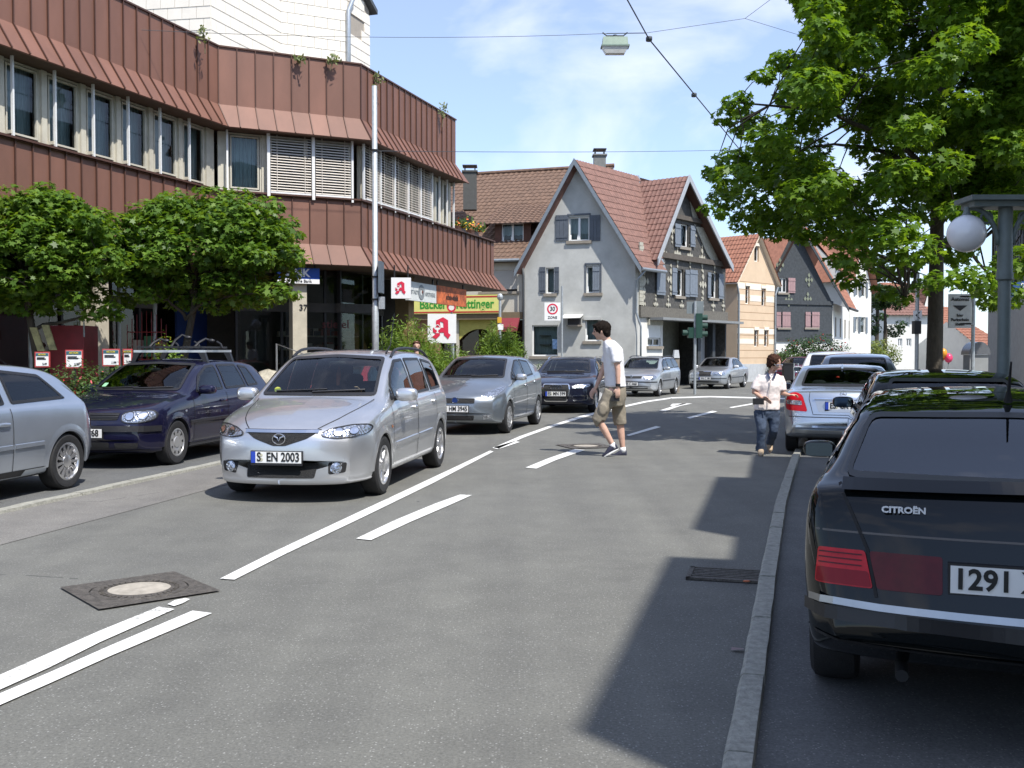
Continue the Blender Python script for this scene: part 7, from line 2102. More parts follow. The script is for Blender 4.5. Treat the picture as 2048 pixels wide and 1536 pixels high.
# --- big maple on the right
def gxpx(c): return 1024 + 2048 * c[0] / c[1]
D0 = 18.0
rng = np.random.default_rng(11)
tb = dp(1868, 700, D0); tb.z = 0.1
big = thing('maple_tree', 'big leafy maple on the right with dark trunk, its branches reaching over the road', 'tree', tuple(tb))
cl = []
def addc(px, py, rpx, dy=None, n=1):
 for _ in range(n):
  half = 3.0 * math.sqrt(max(.05, 1 - ((px - 1860) / 520) ** 2))
  y = D0 + (rng.uniform(-1, 1) * half if dy is None else dy)
  cl.append((tuple(dp(px, py, y)), rpx * y / 2048))
for px, py, r in ((1475, 205, 26), (1455, 232, 24), (1500, 250, 34), (1540, 275, 40), (1563, 122, 26), (1592, 128, 30), (1530, 150, 18), (1512, 152, 14), (1625, 150, 34), (1582, 200, 26), (1612, 232, 44), (1640, 190, 40),
 (1425, 345, 18), (1465, 320, 32), (1470, 358, 38), (1452, 395, 30), (1518, 335, 42), (1540, 400, 50), (1500, 440, 34), (1560, 452, 36), (1600, 300, 46), (1620, 395, 54), (1412, 418, 11), (1440, 428, 14), (1620, 462, 36), (1580, 345, 48), (1545, 300, 36), (1570, 440, 34),
 (1690, 470, 44), (1720, 520, 38), (1700, 560, 30), (1672, 520, 22), (1760, 470, 48), (1790, 535, 42), (1770, 585, 26), (1830, 500, 50), (1900, 500, 50), (1950, 560, 45), (2000, 590, 50), (2040, 520, 50), (1880, 560, 30), (1845, 575, 24), (1810, 600, 16)):
 addc(px, py, r, n=1)
for px, py, r in ((1625, 10, 30), (1612, -30, 40), (1650, 60, 36), (1655, 105, 38), (1640, 25, 34)): addc(px, py, r, n=2)
k = 0
while k < 250:
 px, py = rng.uniform(1600, 2200), rng.uniform(-330, 470)
 edge = 1635 + 28 * math.sin(py / 37.0) + (0 if py < 130 else -30)
 if px < edge: continue
 if 250 < py < 345 and 1690 < px < 1770 and rng.random() < .45: continue
 if 95 < py < 190 and 1690 < px < 1735 and rng.random() < .6: continue
 addc(px, py, rng.uniform(30, 58)); k += 1
for k in range(50):
 a, b = rng.uniform(0, 2 * math.pi), rng.uniform(0, 1)
 cl.append(((tb.x + 2.6 * math.cos(a) * b + 1.0, D0 + 3.0 * math.sin(a) * b, rng.uniform(4.0, 9.5)), rng.uniform(.35, .6)))
P_, N_, S_ = clump_leaves([(c, r * (1.35 if gxpx(c) < 1660 else 1.15)) for c, r in cl], rng, 1020, .148)
leaves('crown', P_, N_, S_, MAPLE, LEAF_BIG, big, rng)
mb = MB(); top = Vector((tb.x + .15, D0, 9.0))
mb.tube([tb - Vector((0, 0, .2)), tb + Vector((0, 0, .5)), tb + Vector((.02, 0, 2.2)), tb + Vector((.05, .05, 4.5)), top], [.19, .145, .13, .105, .03], 12)
obj('trunk', mb, M_BARK, big, smooth=True)
mb = MB(); branches(mb, tb + Vector((0, 0, 3.0)), top, cl[::2], rng, .085)
obj('limbs', mb, M_BARK, big, smooth=True)
# --- two low maples by the shop
def low_maple(label, px, py, hw, hh, Yc, extra, seed, trunkpx):
 rng = np.random.default_rng(seed)
 c = dp(px, py, Yc)
 b = Vector((dp(trunkpx, py, Yc).x, Yc, .1))
 t = thing('low_maple', label, 'tree', tuple(b), group='low maples by the shop')
 cl = []
 a_, h_ = hw * Yc / 2048, hh * Yc / 2048
 n = 0
 while n < 150:
  d = rng.normal(size=3); d /= np.linalg.norm(d); r = rng.uniform(.45, 1) ** .5
  q = Vector((c.x + d[0] * r * a_, c.y + d[1] * r * a_ * .62, c.z + d[2] * r * h_))
  if d[2] < -.55 and rng.random() < .5: continue
  cl.append((tuple(q), rng.uniform(.22, .40))); n += 1
 for ex, ey, er in extra:
  cl.append((tuple(dp(ex, ey, Yc + rng.uniform(-.6, .6))), er * Yc / 2048))
 P_, N_, S_ = clump_leaves([(c_, r_ * rng.uniform(.8, 1.25)) for c_, r_ in cl], rng, 1000, .128, .6)
 leaves('crown', P_, N_, S_, MAPLE, LEAF_L, t, rng)
 mb = MB(); tp = Vector((c.x, Yc, c.z + h_ * .5)); mb.tube([b - Vector((0, 0, .2)), b + Vector((.03, 0, 1.2)), b.lerp(tp, .6), tp], [.09, .075, .06, .02], 8); obj('trunk', mb, M_BARK, t, smooth=True)
 mb = MB(); branches(mb, b + Vector((0, 0, 1.4)), tp, cl[::2], rng, .05); obj('limbs', mb, M_BARK, t, smooth=True)
low_maple('spreading low maple in front of the shop, the right one of the pair', 405, 498, 172, 104, 18.6, [(575, 445, 26), (585, 470, 22), (565, 500, 40), (575, 550, 36), (545, 585, 34), (480, 395, 42), (420, 398, 40), (290, 420, 44), (500, 600, 26), (590, 590, 16), (350, 400, 40), (455, 420, 50), (330, 570, 40), (260, 560, 36), (300, 590, 34), (360, 600, 34), (425, 605, 36), (470, 590, 40), (520, 605, 30), (250, 600, 30), (590, 520, 26), (600, 500, 14), (540, 410, 34), (230, 440, 34), (390, 590, 30)], 21, 360)
low_maple('spreading low maple cut by the left edge, the left one of the pair', 45, 500, 182, 112, 17.6, [(200, 590, 40), (222, 615, 24), (235, 630, 16), (205, 470, 50), (215, 520, 44), (80, 385, 30), (90, 375, 22), (20, 400, 44), (180, 440, 44), (170, 560, 44), (240, 500, 30), (150, 600, 40), (100, 610, 36), (50, 600, 40), (10, 605, 40), (190, 625, 28), (140, 410, 40), (120, 400, 34)], 22, 70)
# --- shrubs
def shrub(label, c, rx, ry, rz, n, size, tmpl, mat, seed, name='shrub', up=.6, cat='shrub', group=None, flowers=None, spray=False):
 rng = np.random.default_rng(seed)
 root = thing(name, label, cat, (c[0], c[1], 0.1), group=group)
 if spray:
  ns = n // 26; P_, N_ = [], []
  st = MB()
  for k in range(ns):
   a = rng.uniform(0, 2 * math.pi); e = rng.uniform(.25, 1)
   tip = np.array([c[0] + rx * math.cos(a) * e, c[1] + ry * math.sin(a) * e, .1 + rz * rng.uniform(.55, 1.08) * (1.1 - .45 * e * e)])
   b = np.array([c[0] + rng.normal() * rx * .15, c[1] + rng.normal() * ry * .15, .1])
   mid = b * .45 + tip * .55; mid[2] += rz * .16
   t = np.linspace(.25, 1, 26)[:, None]
   q = b * (1 - t) ** 2 + mid * 2 * t * (1 - t) + tip * t * t
   P_.append(q + rng.normal(size=q.shape) * .045)
   N_.append(rng.normal(size=q.shape) + np.array([0, 0, .6]))
   if k % 6 == 0: st.tube([b, mid * .9 + b * .1, tip], [.012, .007, .003], 4, caps=False)
  P_, N_ = np.concatenate(P_), np.concatenate(N_)
  obj('stems', st, M_BARK, root)
 else:
  d = rng.normal(size=(n, 3)); d /= np.linalg.norm(d, axis=1)[:, None]
  lump = 1 + .22 * np.sin(d[:, 0] * 5 + seed) * np.cos(d[:, 2] * 6) + .15 * np.sin(d[:, 1] * 9)
  r = rng.uniform(.3, 1, size=n) ** .4 * lump
  P_ = np.array([c[0], c[1], .1 + rz / 2]) + d * r[:, None] * np.array([rx, ry, rz / 2]); P_[:, 2] = np.maximum(P_[:, 2], .12)
  N_ = d + rng.normal(size=(n, 3)) * .5 + np.array([0, 0, up])
  st = MB(); st.tube([(c[0], c[1], 0), (c[0] + .05, c[1], rz * .6)], [.04, .015], 6); obj('stems', st, M_BARK, root)
 leaves('foliage', P_, N_, rng.uniform(.7, 1.25, size=len(P_)) * size, tmpl, mat, root, rng)
 if flowers:
  m, fm, fs = flowers
  idx = rng.choice(len(P_), m, replace=False); Q = P_[idx] + rng.normal(size=(m, 3)) * .03
  leaves('blossoms', Q, rng.normal(size=(m, 3)) + np.array([0, -.6, .6]), np.full(m, fs), OVAL, fm, root, rng)
 return root
WIL = leafmat('leaf_willow', (.10, .18, .025), (.16, .26, .035), (.24, .34, .06), .3)
HED = leafmat('leaf_hedge', (.03, .06, .015), (.05, .10, .02), (.09, .14, .03), .25)
YG = leafmat('leaf_yellowgreen', (.10, .15, .03), (.15, .20, .04), (.24, .26, .06), .3)
DKG = leafmat('leaf_far', (.02, .045, .015), (.035, .075, .02), (.06, .11, .03), .2)
def gx(px, Y): return (px - 1024) / 2048 * Y
shrub('feathery light green willow shrub under the large red pharmacy sign', (gx(815, 25.5), 25.5), 1.05, .9, 2.05, 13000, .16, BLADE, WIL, 1, spray=True)
shrub('feathery light green willow shrub behind the grey hatchback, right of the sign', (gx(1000, 29.0), 29.0), .85, .8, 2.05, 12000, .16, BLADE, WIL, 2, spray=True)
shrub('sprawling pale willow growth below the pharmacy sign post', (gx(890, 25.0), 25.0), 1.0, .7, 1.45, 8000, .15, BLADE, WIL, 3, spray=True)
shrub('low hedge with yellow blossoms behind the grey hatchback roof', (gx(955, 30.0), 30.0), 1.3, .7, 1.35, 3500, .07, OVAL, YG, 4, name='hedge', cat='hedge', flowers=(260, MATS['flower_yellow'], .06))
shrub('glossy green hedge between the grey hatchback and the dark estate', (gx(1062, 30.5), 30.5), .7, .6, 1.15, 3000, .07, OVAL, HED, 5, name='hedge', cat='hedge')
rose = pm('flower_pink', (.62, .10, .12), .6); redf = pm('flower_red', (.45, .03, .03), .6)
for k, (px, Y, rz, fm, lb) in enumerate(((215, 15.6, 1.28, rose, 'dark rose bush with pink blossoms behind the silver hatchback'), (110, 14.6, 1.22, redf, 'dark bush with red blossoms behind the silver hatchback roof'), (300, 16.6, 1.25, rose, 'rose bush behind the bonnet of the navy hatchback'))):
 shrub(lb, (gx(px, Y), Y), .75, .4, rz, 4200, .06, OVAL, HED, 30 + k, name='rose_bush', flowers=(70, fm, .07))
shrub('leafy shrub with yellow flowers behind the navy hatchback roof', (gx(335, 17.6), 17.6), .35, .3, 1.62, 1500, .07, OVAL, WIL, 34, flowers=(60, MATS['flower_yellow'], .06))
shrub('wild shrub with reddish tips before the dark clad house', (gx(1622, 60), 60), 2.1, 1.2, 2.5, 5200, .17, OVAL, DKG, 6, flowers=(200, redf, .14))
shrub('low green shrub at the foot of the dark clad house, left of the wild shrub', (gx(1572, 58), 58), 1.0, .8, 1.6, 2000, .16, OVAL, HED, 7)
shrub('pale climbing shrub against the white house', (gx(1746, 80), 80), .9, .6, 2.2, 1600, .18, OVAL, YG, 8)
def far_tree(label, px, Y, w, z0, z1, n, mat, seed, size=.32):
 rng = np.random.default_rng(seed); x = gx(px, Y)
 root = thing('street_tree', label, 'tree', (x, Y, 0), group='trees along the far street')
 cl = [((x + rng.normal() * w * .42, Y + rng.normal() * w * .4, rng.uniform(z0, z1)), rng.uniform(.5, .95) * w * .42) for k in range(26)]
 P_, N_, S_ = clump_leaves(cl, rng, n / 26 / (w * .3) ** 2, size); leaves('crown', P_, N_, S_, OVAL, mat, root, rng)
 mb = MB(); mb.tube([(x, Y, 0), (x + .1, Y, z0 + .5), (x, Y, z1 * .8)], [.22, .18, .05], 8); obj('trunk', mb, M_BARK, root)
far_tree('round dark green tree beside the tall white house', 1768, 92, 2.5, 3.2, 8.0, 5000, DKG, 41)
far_tree('dark green tree behind the round one, further down the street', 1752, 98, 2.2, 5.0, 10.5, 3600, DKG, 42)
shrub('bright yellow-green bush at the foot of the far trees', (gx(1745, 86), 86), 2.4, 1.2, 2.7, 3600, .22, OVAL, YG, 43)
far_tree('sunlit green tree glimpsed right of the big trunk', 1905, 100, 1.5, .8, 3.0, 1800, WIL, 44)
bp = gp(535, 800); bo = MB()
bo.ell((gx(537, 18.6), 18.6, .55), (.52, .45, .66), 26, 16)
rb_ = random.Random(3)
bo.v = [tuple(Vector(v) + Vector((rb_.gauss(0, .012), rb_.gauss(0, .012), rb_.gauss(0, .012)))) for v in bo.v]
m_bo = pm('boulder_stone', (.36, .33, .26), .9, var=.35, scale=7, bump=1.0, bscale=18)
tag(obj('boulder', bo, m_bo, smooth=True), 'pale rough boulder between the navy hatchback and the minivan', 'boulder')
# ------------------------------------------------------------------ people
def solid(name, mb, mat, parent, voxel=.014, smooth=6, fold=0.0, fscale=.12):
 """overlapping closed shapes fused into one continuous skin"""
 ob = obj(name, mb, mat, parent)
 m = ob.modifiers.new('fuse', 'REMESH'); m.mode = 'VOXEL'; m.voxel_size = voxel
 s = ob.modifiers.new('even', 'SMOOTH'); s.factor = .5; s.iterations = smooth
 if fold:
  tx = bpy.data.textures.new('folds', 'CLOUDS'); tx.noise_scale = fscale
  d = ob.modifiers.new('folds', 'DISPLACE'); d.texture = tx; d.strength = fold; d.mid_level = .5
 dg = bpy.context.evaluated_depsgraph_get()
 me = bpy.data.meshes.new_from_object(ob.evaluated_get(dg))
 ob.modifiers.clear(); old = ob.data; ob.data = me; bpy.data.meshes.remove(old)
 me.polygons.foreach_set('use_smooth', [True] * len(me.polygons))
 return ob
def chain(mb, pts, rs, n=10):
 """tapering limb with round joints"""
 mb.tube(pts, rs, n)
 for p, r in zip(pts, rs): mb.ell(p, (r, r, r), n, 7)
def loft(mb, rings, n=18):
 """closed loft of ellipses: (centre, axis a vector, axis b vector)"""
 vs = []
 for c, a, b in rings:
  c, a, b = Vector(c), Vector(a), Vector(b)
  vs += [c + a * math.cos(2 * math.pi * k / n) + b * math.sin(2 * math.pi * k / n) for k in range(n)]
 fs = [[i * n + k, i * n + (k + 1) % n, (i + 1) * n + (k + 1) % n, (i + 1) * n + k] for i in range(len(rings) - 1) for k in range(n)]
 fs += [list(range(n))[::-1], [(len(rings) - 1) * n + k for k in range(n)]]
 mb.add(vs, fs)
M_SKIN = pm('skin', (0.58, 0.36, 0.27), 0.55, var=0.12, scale=9)
M_SKIN2 = pm('skin_tan', (0.54, 0.32, 0.23), 0.55, var=0.12, scale=9)
M_HAIRD = pm('hair_dark', (0.012, 0.008, 0.006), 0.75, var=0.5, scale=40, bump=.6, bscale=90, spec=.12)
M_HAIRB = pm('hair_brown', (0.05, 0.021, 0.012), 0.7, var=0.5, scale=40, bump=.6, bscale=80, spec=.15)
M_TEE = pm('white_tee', (0.78, 0.78, 0.80), 0.9, var=0.03)
M_KHAKI = pm('khaki', (0.245, 0.215, 0.165), 0.9, var=0.08, scale=12, bump=.2)
M_SHOE = pm('navy_canvas', (0.02, 0.022, 0.045), 0.8, var=0.2)
M_SOLE = pm('white_sole', (0.75, 0.75, 0.74), 0.6, var=0.04)
M_JEANS = pm('jeans', (0.045, 0.065, 0.105), 0.9, var=0.35, scale=7, bump=.3)
M_BLOUSE = pm('blouse', (0.78, 0.70, 0.66), 0.85, var=0.06, scale=8)
M_EYE = pm('eye_dark', (0.03, 0.02, 0.02), 0.3, var=0)
def head(mb, c, f, r, up=Vector((0, 0, 1))):
 """skull, jaw, nose, ears, brow; f = facing direction"""
 f = Vector(f).normalized(); s = f.cross(up).normalized(); u = s.cross(f).normalized()
 M = Matrix((f, s, u)).transposed()
 c = Vector(c)
 mb.ell(c + u * r * .18, (r * .98, r * .78, r * .95), 18, 12, M=M)
 mb.ell(c + f * r * .22 - u * r * .42, (r * .62, r * .60, r * .66), 14, 10, M=M)
 mb.ell(c + f * r * .55 - u * r * .80, (r * .26, r * .30, r * .22), 10, 8, M=M)
 mb.tube([c + f * r * .88 + u * r * .12, c + f * r * 1.17 - u * r * .22, c + f * r * .92 - u * r * .30], [r * .09, r * .15, r * .12], 8)
 mb.ell(c + f * r * .80 - u * r * .52, (r * .16, r * .24, r * .08), 10, 6, M=M)
 for k in (-1, 1): mb.ell(c - f * r * .02 + s * r * .78 * k - u * r * .08, (r * .20, r * .08, r * .28), 10, 8, M=M)
 mb.ell(c + f * r * .82 + u * r * .16, (r * .14, r * .42, r * .07), 10, 6, M=M)
 return f, s, u
def eyes(parent, c, f, s, u, r):
 for k in (-1, 1):
  mb = MB(); p = Vector(c) + f * r * .86 + s * r * .33 * k + u * r * .02
  mb.ell(p, (r * .09, r * .09, r * .07), 8, 6); obj('eye', mb, M_EYE, parent, smooth=True)
def hand(mb, wrist, d, across, curl, ln=.17, r=.012):
 """palm, four unequal bent fingers and a thumb; d = pointing direction, across = knuckle line, curl = palm side"""
 d, a, c = Vector(d).normalized(), Vector(across).normalized(), Vector(curl).normalized()
 w = Vector(wrist)
 palm = w + d * ln * .30
 M = Matrix((d, a, c)).transposed()
 mb.ell(palm, (ln * .30, ln * .235, r * 1.25), 12, 8, M=M)
 for k, l in enumerate((.40, .46, .43, .34)):
  b = w + d * ln * .52 + a * ln * (.165 - .11 * k)
  p1 = b + d * ln * l * .45 + c * ln * .05; p2 = p1 + d * ln * l * .28 + c * ln * l * .35; p3 = p2 - d * ln * l * .05 + c * ln * l * .34
  chain(mb, [b, p1, p2, p3], [r * .85, r * .8, r * .72, r * .6], 7)
 b = w + d * ln * .16 + a * ln * .2
 chain(mb, [b, b + d * ln * .2 + a * ln * .14 + c * ln * .08, b + d * ln * .36 + a * ln * .12 + c * ln * .2], [r, r * .9, r * .7], 7)
# --- man crossing the road, walking to the left
YM = 15.0
m = lambda px, py, dy=0.0: dp(px, py, YM + dy)
base = m(1230, 913); base.z = 0
man = thing('person', 'dark-haired man in white T-shirt and khaki shorts walking across the road', 'person', tuple(base))
F = Vector((-1, 0.05, 0)).normalized(); LT = Vector((0, 1, 0))
near, far = -.13, .13
bd = MB()
hc = m(1203, 662); hr = .118
f_, s_, u_ = head(bd, hc, (-1, .12, -.12), hr)
chain(bd, [m(1209, 672), m(1217, 684), m(1222, 692)], [.058, .060, .075])
loft(bd, [(m(1222, 690), F * .07, LT * .10), (m(1226, 705), F * .10, LT * .17), (m(1228, 740), F * .095, LT * .145), (m(1230, 772), F * .10, LT * .15), (m(1231, 786), F * .09, LT * .14)])
sN, eN, wN = m(1229, 697, near - .08), m(1236, 741, near - .12), m(1236, 775, near - .13)
chain(bd, [sN, sN.lerp(eN, .5), eN, eN.lerp(wN, .35), wN], [.055, .048, .040, .038, .026])
hand(bd, wN, (-.05, -.1, -1), (-1, 0, 0), (.1, 1, 0), .18, .013)
sF, eF, wF = m(1222, 697, far + .08), m(1204, 745, far + .10), m(1192, 775, far + .05)
chain(bd, [sF, sF.lerp(eF, .5), eF, eF.lerp(wF, .35), wF], [.055, .048, .040, .037, .026])
hand(bd, wF, (-.6, -.1, -.8), (.7, 0, -.6), (.3, -.6, -.5), .18, .013)
kN, aN = m(1197, 838, near * .8), m(1227, 893, near * .8)
hN = m(1224, 785, near * .8)
chain(bd, [hN, kN, kN.lerp(aN, .35), aN], [.085, .058, .056, .036])
kF, aF = m(1240, 845, far * .8), m(1246, 901, far * .8)
hF = m(1234, 785, far * .8)
chain(bd, [hF, kF, kF.lerp(aF, .35), aF], [.085, .058, .056, .036])
chain(bd, [aN, aN + Vector((-.04, -.02, -.04))], [.036, .026]); chain(bd, [aF, aF + Vector((-.02, .0, -.04))], [.036, .026])
body = solid('body', bd, M_SKIN, man, .011, 4)
eyes(man, hc, f_, s_, u_, hr)
hb = MB(); Mh = Matrix((f_, s_, u_)).transposed()
hb.ell(hc + u_ * hr * .34 - f_ * hr * .16, (hr * 1.10, hr * .95, hr * .98), 18, 12, M=Mh)
hb.ell(hc - f_ * hr * .62 - u_ * hr * .30, (hr * .50, hr * .78, hr * .66), 14, 10, M=Mh)
hb.ell(hc + f_ * hr * .66 + u_ * hr * .74, (hr * .42, hr * .74, hr * .24), 12, 8, M=Mh)
for k in (-1, 1): hb.ell(hc + s_ * hr * .76 * k + u_ * hr * .22 + f_ * hr * .12, (hr * .26, hr * .12, hr * .40), 10, 8, M=Mh)
solid('hair', hb, M_HAIRD, man, .012, 2, .02, .03)
sh = MB()
loft(sh, [(m(1231, 774), F * .158, LT * .20), (m(1230, 760), F * .152, LT * .20), (m(1228, 735), F * .148, LT * .205), (m(1227, 712), F * .152, LT * .215), (m(1225, 698), F * .142, LT * .215), (m(1222, 689), F * .115, LT * .185), (m(1219, 683), F * .085, LT * .11), (m(1217, 680), F * .07, LT * .075)])
sh.tube([sN + Vector((0, .05, .02)), sN.lerp(eN, .30), sN.lerp(eN, .64)], [.09, .085, .082], 14); sh.tube([sF + Vector((0, -.05, .02)), sF.lerp(eF, .30), sF.lerp(eF, .6)], [.09, .085, .08], 14)
solid('t_shirt', sh, M_TEE, man, .014, 5, .022, .09)
pt = MB()
loft(pt, [(m(1231, 812), F * .12, LT * .17), (m(1231, 795), F * .155, LT * .19), (m(1231, 778), F * .155, LT * .18), (m(1231, 768), F * .14, LT * .17)])
kn2 = hN.lerp(kN, 1.06)
pt.tube([hN + Vector((0, 0, .02)), hN.lerp(kN, .5), kn2, kN.lerp(aN, .10)], [.115, .105, .100, .098], 16); pt.tube([hF + Vector((0, 0, .02)), hF.lerp(kF, .5), kF, kF.lerp(aF, .08)], [.115, .105, .098, .096], 16)
pt.ell(hN.lerp(kN, .62) + Vector((-.02, -.10, 0)), (.07, .035, .10), 12, 8)
solid('shorts', pt, M_KHAKI, man, .014, 5, .022, .10)
def shoe(parent, heel, toe, mat=M_SHOE, sole=M_SOLE, h=.075, w=.045):
 heel, toe = Vector(heel), Vector(toe); d = (toe - heel); L_ = d.length; d.normalize(); a = d.cross(Vector((0, 0, 1))).normalized(); u = a.cross(d)
 mb = MB(); loft(mb, [(heel - d * .01 + u * .05, a * .034, u * .05), (heel + d * L_ * .18 + u * .05, a * .044, u * .056), (heel + d * L_ * .45 + u * .045, a * .046, u * .05), (heel + d * L_ * .75 + u * .026, a * w, u * .028), (heel + d * L_ * .97 + u * .020, a * w * .75, u * .018), (heel + d * L_ * 1.02 + u * .018, a * .018, u * .010)], 14); s = solid('shoe', mb, mat, parent, .009, 3)
 mb = MB(); ring = []
 for k in range(18):
  t = 2 * math.pi * k / 18; ring.append(heel + d * (L_ * .5 + L_ * .535 * math.cos(t)) + a * (w * 1.02) * math.sin(t) * (1 if math.cos(t) > 0 else .85) - u * .004)
 mb.prism(ring, u * .022); obj('sole', mb, sole, s)
shoe(man, m(1236, 898, near * .8), m(1206, 914.5, near * .8)); shoe(man, m(1252, 914, far * .8), m(1222, 914.5, far * .8))
for a_, b_ in ((aN, kN), (aF, kF)):
 mb = MB(); mb.tube([a_ - (b_ - a_).normalized() * .03, a_ + (b_ - a_).normalized() * .05], [.044, .043], 12); obj('sock', mb, M_TEE, man, smooth=True)
mb = MB(); mb.tube([wN + Vector((0, 0, .055)), wN + Vector((0, 0, .015))], [.036, .034], 12); obj('wristwatch', mb, M_BLK, man)
ph = thing('phone', 'black phone held in the hand of the walking man', 'phone', tuple(m(1234, 797, near - .13))); p0 = m(1232, 797, near - .10)
mb = MB(); mb.box(p0.x - .07, p0.x + .05, p0.y - .012, p0.y + .012, p0.z - .04, p0.z + .035); obj('case', mb, M_BLK, ph)
# --- woman stepping towards the camera beside the silver saloon
YW = 15.1
w = lambda px, py, dy=0.0: dp(px, py, YW + dy)
base = w(1525, 910); base.z = 0
wom = thing('person', 'woman with short brown hair, pale blouse and jeans beside the silver saloon', 'person', tuple(base))
S = Vector((1, 0, 0)); B = Vector((0, 1, 0))
bd = MB(); hc = w(1549, 726, -.05); hr = .098
f_, s_, u_ = head(bd, hc, (.55, -.75, -.38), hr)
chain(bd, [w(1546, 736), w(1543, 748)], [.045, .052])
loft(bd, [(w(1541, 750), S * .13, B * .06), (w(1540, 770), S * .14, B * .09), (w(1536, 800), S * .13, B * .09), (w(1534, 825), S * .15, B * .10)])
sL, eL, wL = w(1520, 757), w(1508, 784, -.02), w(1524, 796, -.16)
chain(bd, [sL, eL, eL.lerp(wL, .4), wL], [.046, .036, .034, .024]); hand(bd, wL, (.9, -.5, -.35), (0, -.3, .9), (.2, -.6, -.6), .15, .011)
sR, eR, wR = w(1562, 757), w(1564, 786, -.02), w(1578, 790, -.10)
chain(bd, [sR, eR, eR.lerp(wR, .4), wR], [.046, .036, .033, .024]); hand(bd, wR, (1, -.15, .05), (0, -1, .1), (0, 0, -1), .15, .011)
h1, k1, a1 = w(1521, 826), w(1523, 858, -.12), w(1520, 899, -.05)
h2, k2, a2 = w(1547, 826), w(1548, 860, -.05), w(1540, 886, .25)
chain(bd, [h1, k1, a1], [.075, .055, .035]); chain(bd, [h2, k2, a2], [.075, .055, .035])
chain(bd, [a1, w(1521, 908, -.12)], [.034, .028]); chain(bd, [a2, w(1540, 902, .18)], [.034, .028])
solid('body', bd, M_SKIN2, wom, .011, 4)
eyes(wom, hc, f_, s_, u_, hr)
hb = MB(); Mh = Matrix((f_, s_, u_)).transposed()
hb.ell(hc + u_ * hr * .34 - f_ * hr * .22, (hr * 1.12, hr * 1.06, hr * 1.0), 18, 12, M=Mh); hb.ell(hc - f_ * hr * .5 - u_ * hr * .25, (hr * .62, hr * 1.0, hr * .8), 14, 10, M=Mh)
for k in (-1, 1): hb.ell(hc + s_ * hr * .86 * k + f_ * hr * .05, (hr * .42, hr * .22, hr * .55), 10, 8, M=Mh)
solid('hair', hb, M_HAIRB, wom, .012, 2, .035, .03)
gl = MB()
for k in (-1, 1):
 c_ = hc + f_ * hr * 1.04 + s_ * hr * .36 * k + u_ * hr * .02
 gl.tube([c_ + s_ * hr * .28 * math.cos(t) + u_ * hr * .2 * math.sin(t) for t in [2 * math.pi * q / 12 for q in range(13)]], .005, 5, caps=False)
 gl.tube([c_ + s_ * hr * .28 * k, hc + s_ * hr * .85 * k + u_ * hr * .05], .005, 5)
obj('glasses', gl, M_CHROME, wom)
bl = MB()
loft(bl, [(w(1533, 820), S * .195, B * .145), (w(1534, 808), S * .19, B * .14), (w(1537, 788), S * .172, B * .13), (w(1539, 772), S * .18, B * .145), (w(1540, 760), S * .175, B * .125), (w(1541, 752), S * .15, B * .095), (w(1543, 747), S * .075, B * .065)])
bl.tube([sL + Vector((.04, 0, .02)), sL.lerp(eL, .5), sL.lerp(eL, .88)], [.078, .075, .073], 14); bl.tube([sR + Vector((-.04, 0, .02)), sR.lerp(eR, .5), sR.lerp(eR, .85)], [.078, .073, .07], 14)
bo_ = solid('blouse', bl, M_BLOUSE, wom, .013, 5, .02, .08)
cl_ = MB()
for k in (-1, 1): cl_.add([w(1543 + k * 1, 757, -.135), w(1543 + k * 7, 744, -.05), w(1543 + k * 10, 748, -.10), w(1543 + k * 6, 758, -.145)], [[0, 1, 2, 3]])
obj('collar', cl_, pm('navy_collar', (.01, .02, .06), .8), wom)
pl = MB(); pl.tube([w(1541, 760, -.155), w(1538, 785, -.155), w(1535, 818, -.16)], .006, 6); obj('placket', pl, pm('placket', (.5, .45, .42), .8), bo_)
jn = MB()
loft(jn, [(w(1534, 838), S * .15, B * .11), (w(1534, 826), S * .175, B * .13), (w(1534, 815), S * .165, B * .12)])
jn.tube([h1 + Vector((0, 0, .03)), h1.lerp(k1, .5), k1, k1.lerp(a1, .5), a1 + Vector((0, 0, -.01))], [.098, .085, .068, .062, .064], 16); jn.tube([h2 + Vector((0, 0, .03)), h2.lerp(k2, .5), k2, k2.lerp(a2, .5), a2], [.098, .085, .068, .062, .062], 16)
solid('jeans', jn, M_JEANS, wom, .013, 4, .025, .07)
m_sand = pm('sandal', (.40, .30, .20), .7)
shoe(wom, w(1521, 905, .02), w(1522, 913, -.22), m_sand, M_SILL, w=.04); shoe(wom, w(1538, 888, .34), w(1541, 903, .14), m_sand, M_SILL, w=.04)
pu = thing('purse', 'small black purse held by the woman', 'purse', tuple(w(1514, 802, -.2))); p0 = w(1516, 802, -.22)
mb = MB(); mb.box(p0.x - .07, p0.x + .08, p0.y - .03, p0.y + .03, p0.z - .05, p0.z + .04); obj('bag', mb, M_BLK, pu)
# --- passer-by whose head shows above the minivan
YB = 24.3; w = lambda px, py, dy=0.0: dp(px, py, YB + dy)
base = w(832, 800); base.z = .1
boy = thing('person', 'brown-haired passer-by whose head shows above the minivan roof', 'person', tuple(base))
bd = MB(); hc = w(833, 692); f_, s_, u_ = head(bd, hc, (.15, -1, 0), .105)
chain(bd, [hc - Vector((0, 0, .1)), hc - Vector((0, 0, .24))], [.05, .06])
for k in (-1, 1):
 chain(bd, [hc + Vector((.17 * k, 0, -.30)), hc + Vector((.22 * k, 0, -.58)), hc + Vector((.2 * k, -.05, -.82))], [.05, .04, .03]); hand(bd, hc + Vector((.2 * k, -.05, -.82)), (0, 0, -1), (0, -1, 0), (-k, 0, 0))
 chain(bd, [hc + Vector((.09 * k, 0, -.80)), hc + Vector((.10 * k, -.02, -1.2)), hc + Vector((.10 * k, 0, -1.56))], [.085, .06, .04])
